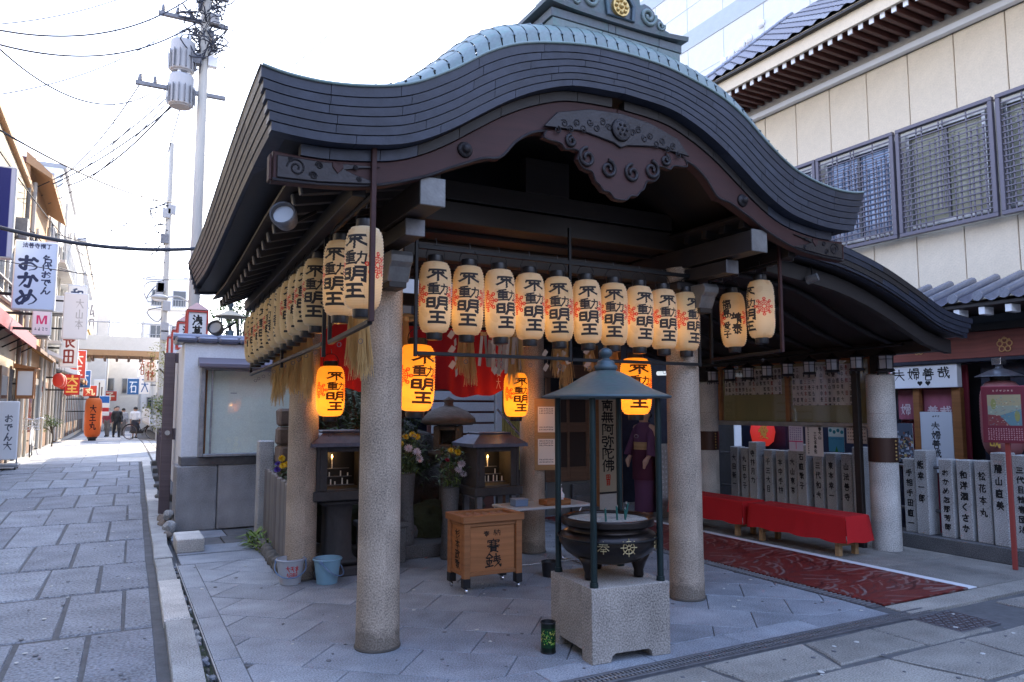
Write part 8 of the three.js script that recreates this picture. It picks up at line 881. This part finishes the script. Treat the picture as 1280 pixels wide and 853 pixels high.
function figure(H, st) { // joints of a standing or striding body facing +z; st = stride, arm bend
  const s = H / 1.7, m = (b) => b.map((v) => v * s), k = st.stride ?? 0.12, a = st.arm ?? 0.1, torso = [[0, 0.94, 0, 0.125, 0, 1.16, 0.01, 0.115], [0, 1.16, 0.01, 0.115, 0, 1.36, 0, 0.12], [-0.13, 1.39, 0, 0.06, 0.13, 1.39, 0, 0.06]].map(m), neck = [[0, 1.38, 0, 0.055, 0, 1.5, 0.01, 0.05]].map(m);
  const arms = []; for (const e of [-1, 1]) { const f = a * e; arms.push(m([e * 0.19, 1.38, 0, 0.052, e * 0.235, 1.11, -0.02 + f * 0.3, 0.042]), m([e * 0.235, 1.11, -0.02 + f * 0.3, 0.042, e * 0.225, 0.87, 0.08 + f * 0.6 + (st.bend ?? 0), 0.03]), m([e * 0.225, 0.86, 0.085 + f * 0.6 + (st.bend ?? 0), 0.034, e * 0.215, 0.77, 0.1 + f * 0.7 + (st.bend ?? 0), 0.022])); }
  const legs = []; for (const e of [-1, 1]) { const f = k * e; legs.push(m([e * 0.09, 0.92, 0, 0.088, e * 0.095, 0.5, f * 0.6 + 0.02, 0.06]), m([e * 0.095, 0.5, f * 0.6 + 0.02, 0.06, e * 0.095, 0.09, f - (e * k < 0 ? 0.04 : 0), 0.04]), m([e * 0.095, 0.045, f - 0.05, 0.045, e * 0.105, 0.035, f + 0.14, 0.033])); }
  const head = [[0, 1.58, 0.005, 0.088, 0, 1.64, 0, 0.096], [0, 1.545, 0.045, 0.045, 0, 1.57, 0.04, 0.055], [0, 1.585, 0.09, 0.014, 0, 1.6, 0.088, 0.012], [-0.092, 1.59, 0, 0.016, -0.094, 1.61, 0, 0.016], [0.092, 1.59, 0, 0.016, 0.094, 1.61, 0, 0.016]].map(m); return { torso, neck, arms, legs, head, s };
}
function person(label, pos, ry, H, top, low, st = {}) {
  const t = thing('person', label, 'person', pos, ry), f = figure(H, st); part(t, 'body', sdfMesh([...f.torso, ...f.neck, ...f.arms, ...f.legs, ...f.head], 60, 0.06), K.skin); part(t, 'top_clothing', sdfMesh([...f.torso, ...f.arms.filter((_, i) => i % 3 < (st.short ? 1 : 2))], 48, 0.07, 0.022), top);
  if (st.skirt) part(t, 'skirt', lathe([[0.15, 1.02], [0.19, 0.9], [0.23, 0.6], [0.27, 0.3], [0.26, 0.3], [0.2, 0.6]].map(([r, y]) => [r * f.s, y * f.s]), 20), low); else part(t, 'trousers', sdfMesh(f.legs.filter((_, i) => i % 3 < 2).concat([f.torso[0]]), 48, 0.07, 0.02), low); part(t, 'shoes', sdfMesh(f.legs.filter((_, i) => i % 3 === 2), 36, 0.02, 0.014), K.black); part(t, 'hair', (() => { const g = new THREE.SphereGeometry(0.11 * f.s, 16, 12, 0, PI * 2, 0, PI * 0.55); g.rotateX(-0.35); return g.translate(0, 1.645 * f.s, -0.012 * f.s); })(), st.hair ?? K.hair); return t;
}
{
  person('walker in a dark suit striding up the far street', [-0.03, yS(-47), -47], 0.2, 1.7, K.black, K.black, { stride: 0.2 }); person('walker in a maroon jacket beside the dark suited one', [-0.5, yS(-48.5), -48.5], -0.3, 1.62, K.maroon, K.greyWood, {}); person('walker in grey seen behind the dark suited one', [0.3, yS(-50), -50], 2.9, 1.6, K.grey, K.greyWood, { stride: 0.15 }); person('walker in a white shirt and dark skirt near the bicycle', [0.83, yS(-44), -44], 3.0, 1.62, K.white, K.navy, { skirt: true, short: true }); person('walker in pale clothes further away under the footbridge', [-0.15, 0, -56], 0, 1.65, K.paleWall, K.sandBeige, {});
  // person in a kimono behind the burner, turned towards the scroll
  const t = thing('person', 'person in a purple kimono with wine apron standing by the dark panels', 'person', [6.93, 0, -8.75], -1.45), f = figure(1.56, { stride: 0.03, arm: 0.05, bend: 0.1 }); part(t, 'body', sdfMesh([...f.torso, ...f.neck, ...f.arms, ...f.legs, ...f.head], 96, 0.05), K.skin);
  const ring = (y, rx, rz, dz = 0) => { const row = []; for (let k = 0; k <= 32; k++) { const a = k / 32 * PI * 2; row.push([Math.cos(a) * rx * (1 + 0.02 * Math.sin(a * 7)), y, Math.sin(a) * rz + dz]); } return row; };
  part(t, 'kimono', loft([ring(1.36, 0.07, 0.075), ring(1.32, 0.14, 0.1), ring(1.27, 0.2, 0.12), ring(1.1, 0.175, 0.135), ring(0.96, 0.165, 0.135), ring(0.85, 0.19, 0.15), ring(0.6, 0.185, 0.15), ring(0.3, 0.17, 0.14), ring(0.06, 0.175, 0.15), ring(0.06, 0.1, 0.1)]), K.kimono);
  for (const e of [-1, 1]) part(t, 'sleeve', loft([0, 0.25, 0.5, 0.75, 1].map((u) => { const row = [], cx = e * lerp(0.15, 0.235, u), cy = lerp(1.24, 0.92, u), cz = lerp(0, 0.07, u); for (let k = 0; k <= 16; k++) { const a = k / 16 * PI * 2; row.push([cx + Math.cos(a) * lerp(0.06, 0.06, u), cy + Math.sin(a) * 0.03 - lerp(0, 0.06, u), cz + Math.sin(a) * lerp(0.07, 0.12, u)]); } return row; })), K.kimono); part(t, 'sash', loft([ring(1.07, 0.182, 0.142), ring(0.99, 0.178, 0.143), ring(0.94, 0.182, 0.146)]), K.lightWood); part(t, 'apron', (() => { const rows = []; for (let j = 0; j <= 6; j++) { const row = []; for (let k = 0; k <= 14; k++) { const a = lerp(-0.35, PI + 0.35, k / 14); row.push([Math.cos(a) * 0.2, lerp(0.96, 0.52, j / 6), Math.sin(a) * 0.162 + 0.005]); } rows.push(row); } return loft(rows); })(), K.apron); part(t, 'hair', (() => { const g = new THREE.SphereGeometry(0.102, 18, 14, 0, PI * 2, 0, PI * 0.58); g.rotateX(-0.5); return mergeGeometries([g.translate(0, 1.505, -0.01).toNonIndexed(), new THREE.SphereGeometry(0.05, 12, 10).translate(0, 1.47, -0.115).toNonIndexed()]); })(), K.hair); part(t, 'face_mask', (() => { const g = new THREE.SphereGeometry(0.06, 14, 10); g.scale(0.9, 0.75, 0.7); return g.translate(0, 1.43, 0.06); })(), K.white);
}
// ---------------------------------------------------------------- utility pole, transformer, cables
{
  const x = 1.42, z = -18, t = thing('utility_pole', 'tall concrete utility pole with tangled cables and cylindrical transformers', 'utility pole', [x, 0, z]); part(t, 'pole', cyl(0.09, 0.14, 13.2, 16).translate(0, 6.6, 0), K.poleC);
  const tr = (y, label) => { const g = new THREE.Group(); g.name = 'transformer'; g.position.set(-0.46, y, 0.05); t.add(g); part(g, 'tank', lathe([[0, 0], [0.24, 0], [0.27, 0.03], [0.27, 0.68], [0.25, 0.72], [0, 0.74]], 24), mat('transformer_paint', [0.4, 0.4, 0.41], { roughness: 0.5 })); part(g, 'underside', at(cyl(0.22, 0.22, 0.02, 20), 0, -0.01, 0), K.grey); for (let k = 0; k < 14; k++) { const a = k / 14 * PI * 2; part(g, 'cooling_fin', at(cbox(0.02, 0.42, 0.07), Math.cos(a) * 0.3, 0.24, Math.sin(a) * 0.3, 0, 0, 0).rotateY(0), K.steelDark); } for (const a of [0.5, 2, 3.6]) part(g, 'bushing', at(cyl(0.03, 0.045, 0.2, 10), Math.cos(a) * 0.15, 0.83, Math.sin(a) * 0.15), K.white); }; tr(9.32); tr(8.5);
  for (const [y, l] of [[8.85, 1.4], [10.6, 1.0], [11.3, 1.2]]) { part(t, 'cross_arm', span(-l, 0.5, y, y + 0.09, -0.05, 0.05), K.steelDark); for (let k = 0; k < 4; k++) part(t, 'insulator', at(cyl(0.035, 0.05, 0.16, 10), -l + 0.1 + k * 0.3, y + 0.18, 0), K.steelDark); }
  for (let k = 0; k < 110; k++) { const a = rr(0, 6.28), y = rr(9.8, 12.6), r = rr(0.2, 0.75); part(t, 'cable_tangle', tube([[0.1 * Math.cos(a), y, 0.1 * Math.sin(a)], [r * Math.cos(a + 0.5), y + rr(-0.3, 0.4), r * Math.sin(a + 0.5)], [r * Math.cos(a + 1.4), y + rr(-0.3, 0.4), r * Math.sin(a + 1.2)], [0.12 * Math.cos(a + 2), y + rr(-0.5, 0.3), 0.12 * Math.sin(a + 2)]], rr(0.008, 0.018), 4, 12), K.wire); }
  for (let k = 0; k < 10; k++) part(t, 'junction_box', span(-0.1, 0.1, 0, 0.24, -0.08, 0.08), pick([K.steelDark, K.white, K.grey]), [rr(-0.2, 0.25), rr(9, 12), rr(-0.1, 0.2)]); for (let k = 0; k < 24; k++) part(t, 'step_bolt', rod([k % 2 ? 0.1 : -0.1, 2 + k * 0.42, 0], [k % 2 ? 0.24 : -0.24, 2 + k * 0.42, 0], 0.008, 4), K.steelDark);
  const lamp = thing('street_lamp', 'street lamp head on a bent arm over the far street', 'street lamp', PZ(205, 374, -30)); part(lamp, 'arm', tube([[0.9, -0.1, 0], [0.5, 0.12, 0], [0.1, 0.08, 0]], 0.03, 6, 12), K.poleC); part(lamp, 'lamp_head', (() => { const g = new THREE.SphereGeometry(0.3, 16, 10); g.scale(1, 0.38, 0.6); return g.translate(-0.15, 0.05, 0); })(), K.poleC); part(lamp, 'lamp_glass', (() => { const g = new THREE.SphereGeometry(0.22, 14, 8); g.scale(1, 0.35, 0.55); return g.translate(-0.17, -0.03, 0); })(), K.white); part(lamp, 'pole', rod([0.9, -0.1, 0], [0.9, -6.4, 0], 0.06, 8), K.poleC);
  const far = thing('utility_pole', 'plain concrete pole near the footbridge hung with boxes', 'utility pole', [1.55, 0, -34]); part(far, 'pole', cyl(0.1, 0.15, 13, 14).translate(0, 6.5, 0), K.poleC); for (let k = 0; k < 9; k++) part(far, 'junction_box', span(-0.15, 0.15, 0, 0.4, -0.1, 0.1), pick([K.grey, K.steelDark]), [rr(-0.3, 0.2), rr(4, 11), 0.1]); for (let k = 0; k < 14; k++) { const y = rr(5, 11); part(far, 'cable_tangle', tube([[0, y, 0.1], [rr(-0.8, -0.3), y + rr(-0.4, 0.3), rr(-0.2, 0.3)], [rr(-0.9, 0), y + rr(-0.9, -0.2), rr(-0.2, 0.3)], [0, y + rr(-0.9, 0), 0.1]], 0.018, 4, 12), K.wire); }
  const cable = (label, a, b, sagY, r = 0.018) => { const p = []; for (let i = 0; i <= 16; i++) { const u = i / 16; p.push([lerp(a[0], b[0], u), lerp(a[1], b[1], u) - sagY * 4 * u * (1 - u), lerp(a[2], b[2], u)]); } const m = part(scene, uniq('cable'), tube(p, r, 5, 40), K.wire); m.userData = { label, category: 'cable', group: 'overhead cables' }; };
  const top = (y) => [x - 0.2, y, z], OC = 'overhead cable slung from the utility pole across the sky'; 
  cable(OC, PZ(0, 38, -13), top(11.35), 0.45, 0.016); cable(OC, PZ(-4, 55, -13), top(10.6), 0.45, 0.016); cable(OC, PZ(0, 30, -14), top(12.2), 0.3, 0.01); cable(OC, PZ(66, 230, -22), top(9.0), 0.2, 0.016); cable(OC, PZ(75, 222, -24), PZ(178, 100, -18), 0.25, 0.014); cable(OC, PZ(85, 232, -24), PZ(215, 130, -18), 0.3, 0.018); cable(OC, PZ(60, 255, -26), PZ(205, 132, -18), 0.3, 0.012); cable(OC, PZ(190, 255, -26), PZ(226, 132, -18), 0.1, 0.014);
  cable('long dark cable sagging over the street roofs', PZ(-2, 162, -14), PZ(222, 254, -26), 0.25, 0.018); cable('thick dark cable bundle crossing the street at sign height', PZ(-3, 284, -12), PZ(246, 311, -12.5), 0.12, 0.03); cable('thin cable crossing below the upright sign', PZ(-3, 325, -14), PZ(240, 350, -18), 0.1, 0.008); cable('straight vertical drop cable hanging against the sky', PZ(145, 0, -22), PZ(139, 300, -22), 0, 0.011); cable('thin stay cable rising from the pavilion roof', PZ(262, 185, -17), PZ(332, 130, -12), 0, 0.008); cable('thin cable rising above the pavilion roof edge', PZ(365, 84, -14), PZ(455, -2, -14), 0.05, 0.01);
  for (const q of [172, 181, 188]) cable('thin vertical wire dropping from the pole top', PZ(q + 8, 0, -18), PZ(q, 100, -18), 0, 0.008);
}

{ // clutter along the lane: air conditioners, pipes, small signs, red lanterns, planters
  const ac = () => { const t = thing('air_conditioner', 'pale air conditioner unit bracketed to a left-hand house front', 'air conditioner', [-2.0, 4, -24], 0, 'air conditioners on the left house fronts'); part(t, 'casing', cbox(0.32, 0.6, 0.8, 0.03), K.white); part(t, 'fan_grille', new THREE.TorusGeometry(0.2, 0.02, 6, 24).rotateY(PI / 2).translate(0.165, 0, 0.12), K.steelDark); part(t, 'bracket', span(-0.28, 0.16, -0.36, -0.31, -0.3, 0.3), K.steelDark); return t; };
  const a0 = ac(); a0.position.set(-1.98, 3.9, -24.4); [[-1.98, 6.4, -26.2], [-1.98, 5.2, -30.1], [-1.98, 3.7, -34.5], [-1.98, 6.3, -36.5], [-1.98, 5, -40.2], [-1.98, 4.2, -44.3], [-1.98, 6, -47]].forEach((p) => clone(a0, p));
  const SG = [[-1.55, 3.6, -28.8, 0.55, 1.3, '#efe9dd', '#8a3020', '長田'], [-1.5, 5.3, -31, 0.6, 1.6, '#f2efe9', '#44506a', '和東寺'], [-1.55, 3.4, -35.2, 0.6, 1.2, '#d94a36', '#fff1d8', '大王'], [-1.5, 4.6, -39.4, 0.6, 1.7, '#f5e9c8', '#7a5a20', '松花'], [-1.6, 3.1, -43.5, 0.6, 0.9, '#3f78b8', '#ffffff', '本'], [1.35, 3.5, -41, 0.55, 1.2, '#f0e6da', '#a03a2a', '中林'], [1.35, 3.0, -49, 0.6, 1.1, '#e9e3dc', '#3a5a8a', '天'], [-1.6, 2.7, -53, 0.8, 0.7, '#c8452e', '#ffe9b0', '丸'], [-1.2, 2.9, -58, 0.7, 1.4, '#e8e2d6', '#5a3a2a', '山'], [0.9, 3.2, -60, 0.8, 1.2, '#3c6a9a', '#f4f4f4', '石'], [-0.6, 2.6, -66, 1.0, 0.8, '#d8503a', '#fff3d0', '子'], [1.3, 4.4, -54, 0.6, 1.6, '#f4efe4', '#884422', '春'], [-1.5, 6.4, -44.5, 0.6, 1.8, '#f1ece2', '#6a6a70', '治']];
  for (const [x, y, z, w, h, bgc, fg, tx] of SG) { const t = thing('lane_sign', 'upright ' + ({ '長田': 'cream sign with rust lettering', '和東寺': 'white sign with slate lettering', '大王': 'red sign with pale lettering', '松花': 'straw coloured sign with brown lettering', '本': 'blue sign with one white character', '中林': 'cream sign with red lettering on the right side', '天': 'pale sign with one blue character', '丸': 'small red sign with one yellow character', '山': 'pale sign with one brown character', '石': 'blue sign with one white character near the lane end', '子': 'wide orange sign with one cream character', '春': 'ivory sign with one brown character high on the right', '治': 'ivory sign with one grey character high on the left' })[tx] + ' down the lane', 'sign', [x, y, z]); part(t, 'sign_case', cbox(w, h, 0.14, 0.02), K.white); put(t, 'sign_face', print(w * 0.92, h * 0.95, 90, (c, W, H) => { bg(c, W, H, bgc); c.fillStyle = fg; column(c, tx, W * 0.16, H * 0.06, W * 0.68, H * 0.88, 0.16); }), [0, 0, 0.0725]); part(t, 'bracket', span(x < 0 ? -2.32 - x : w / 2, x < 0 ? -w / 2 : 0.6, -0.03, 0.03, -0.03, 0.03), K.iron); }
  const rl = () => { const t = thing('red_lantern', 'small round red paper lantern hung along the left shop fronts', 'lantern', [-1.75, 2.5, -28], 0, 'red lanterns along the lane'); const p = []; for (let i = 0; i <= 20; i++) { const u = i / 20 * 2 - 1; p.push([0.06 + 0.11 * Math.pow(1 - u * u, 0.6) + (i % 2 ? 0.003 : 0), u * 0.22]); } part(t, 'paper_body', lathe(p, 20), mat('red_paper', [0.6, 0.05, 0.02], { physical: true, transmission: 0.4, thickness: 0, roughness: 0.8 })); part(t, 'cap', at(cyl(0.06, 0.06, 0.03, 14), 0, 0.235, 0), K.black); part(t, 'hanger', rod([0, 0.25, 0], [0, 0.55, 0], 0.005), K.iron); return t; };
  const r0 = rl(); [[-1.75, 2.5, -29.2], [-1.75, 2.48, -30.6], [-1.7, 2.5, -34], [-1.7, 2.5, -36]].forEach((p) => clone(r0, p));
  const aw = (label, z0, z1, y, m) => { const t = thing('shop_awning', label, 'awning'); part(t, 'canopy', strip([z0, z1].map((z) => [[-2.29, y + 0.35, z], [-1.45, y + 0.05, z], [-1.45, y - 0.12, z], [-2.29, y + 0.18, z]])), m); for (const z of [z0 - 0.1, (z0 + z1) / 2, z1 + 0.1]) part(t, 'arm', bar([-2.28, y - 0.3, z], [-1.5, y - 0.08, z], 0.03, 0.03), K.iron); };
  aw('white fabric awning over a left-hand shop', -33.3, -36.5, 3.0, K.white); aw('tan awning over a shop before the footbridge', -37, -40, 2.9, K.lightWood); aw('ochre awning beyond the white building', -42, -46, 2.9, K.orangeWood);
  for (const [z, y1] of [[-22.9, 7.6], [-27.6, 7.4], [-31.5, 8.8], [-34.6, 10], [-38, 9.5]]) { const m = part(scene, uniq('downpipe'), join([rod([-2.22, 0.3, z], [-2.22, y1, z], 0.055, 8), rod([-2.12, 0.3, z - 0.2], [-2.12, y1 - 1.2, z - 0.2], 0.035, 8)]), K.poleC); m.userData = { label: 'pair of pale pipes climbing a left-hand house front', category: 'pipe', group: 'pipes on the left house fronts' }; }
  const ym = MATS['yellow_leaf'], lm = MATS['sunlit_leaf'];
  tree('shrub', 'low leafy shrub in a bed by the last low post', [1.35, 0.3, -20.5], 1.5, 0.6, 900, lm, 'shrub'); tree('street_tree', 'sunlit small tree on the right beyond the shrubs', [1.7, 0.3, -25], 3.4, 1.0, 2200, ym); tree('shrub', 'potted shrub outside the left-hand houses', [-1.95, 0.3, -29.5], 1.1, 0.35, 500, lm, 'shrub');
  for (const [a, b, za, zb, s, r] of [[[0, 62], [186, 118], -13, -18, 0.5, 0.014], [[0, 118], [240, 20], -14, -18, 0.3, 0.01], [[30, 240], [236, 96], -24, -18, 0.35, 0.014], [[40, 250], [250, 60], -26, -18, 0.5, 0.012], [[96, 300], [196, 258], -30, -34, 0.2, 0.02], [[70, 292], [200, 300], -28, -34, 0.35, 0.02], [[110, 330], [205, 310], -36, -34, 0.3, 0.02], [[60, 330], [196, 345], -26, -34, 0.3, 0.016], [[150, 290], [205, 190], -40, -34, 0.2, 0.02], [[0, 190], [120, 330], -16, -36, 0.3, 0.014]]) { const A = PZ(a[0], a[1], za), B = PZ(b[0], b[1], zb), p = []; for (let i = 0; i <= 14; i++) { const u = i / 14; p.push([lerp(A[0], B[0], u), lerp(A[1], B[1], u) - s * 4 * u * (1 - u), lerp(A[2], B[2], u)]); } const m = part(scene, uniq('cable'), tube(p, r, 5, 30), K.wire); m.userData = { label: 'one of the loose cables criss-crossing above the lane', category: 'cable', group: 'lane cables' }; }
}

{ // taller houses stepping up at the end of the lane
  const mk = (label, x0, x1, z0, z1, h, m) => { const t = thing('lane_house', label, 'building'); part(t, 'wall', span(x0, x1, 0, h, z1, z0, 0.02), m); for (let f = 0; f < Math.floor(h / 2.8); f++) for (let k = 0; k < Math.floor((x1 - x0) / 1.5); k++) { const y = 1.2 + f * 2.8, x = x0 + 0.4 + k * 1.5; const w = part(t, 'window', span(x, x + 1, y, y + 1.3, z0, z0 + 0.05), K.steel); part(w, 'pane', span(x + 0.06, x + 0.94, y + 0.06, y + 1.24, z0 + 0.051, z0 + 0.055, 0.001), K.glass); part(t, 'balcony', span(x - 0.2, x + 1.2, y - 0.3, y - 0.2, z0, z0 + 0.5), K.paleWall); part(t, 'balcony_rail', join([rod([x - 0.2, y + 0.5, z0 + 0.48], [x + 1.2, y + 0.5, z0 + 0.48], 0.02, 4), ...Array.from({ length: 8 }, (_, i) => rod([x - 0.2 + i * 0.2, y - 0.2, z0 + 0.48], [x - 0.2 + i * 0.2, y + 0.5, z0 + 0.48], 0.012, 4))]), K.steel); } };
  mk('pale balconied house stepping out on the left beyond the footbridge', -2.25, -0.9, -62, -74, 9, K.paleWall); mk('white balconied house stepping out on the right beyond the footbridge', 1.5, 4.5, -63, -74, 12, K.whiteWall);
}
for (const s of sheets) s.tex.needsUpdate = true;
renderer.render(scene, camera);
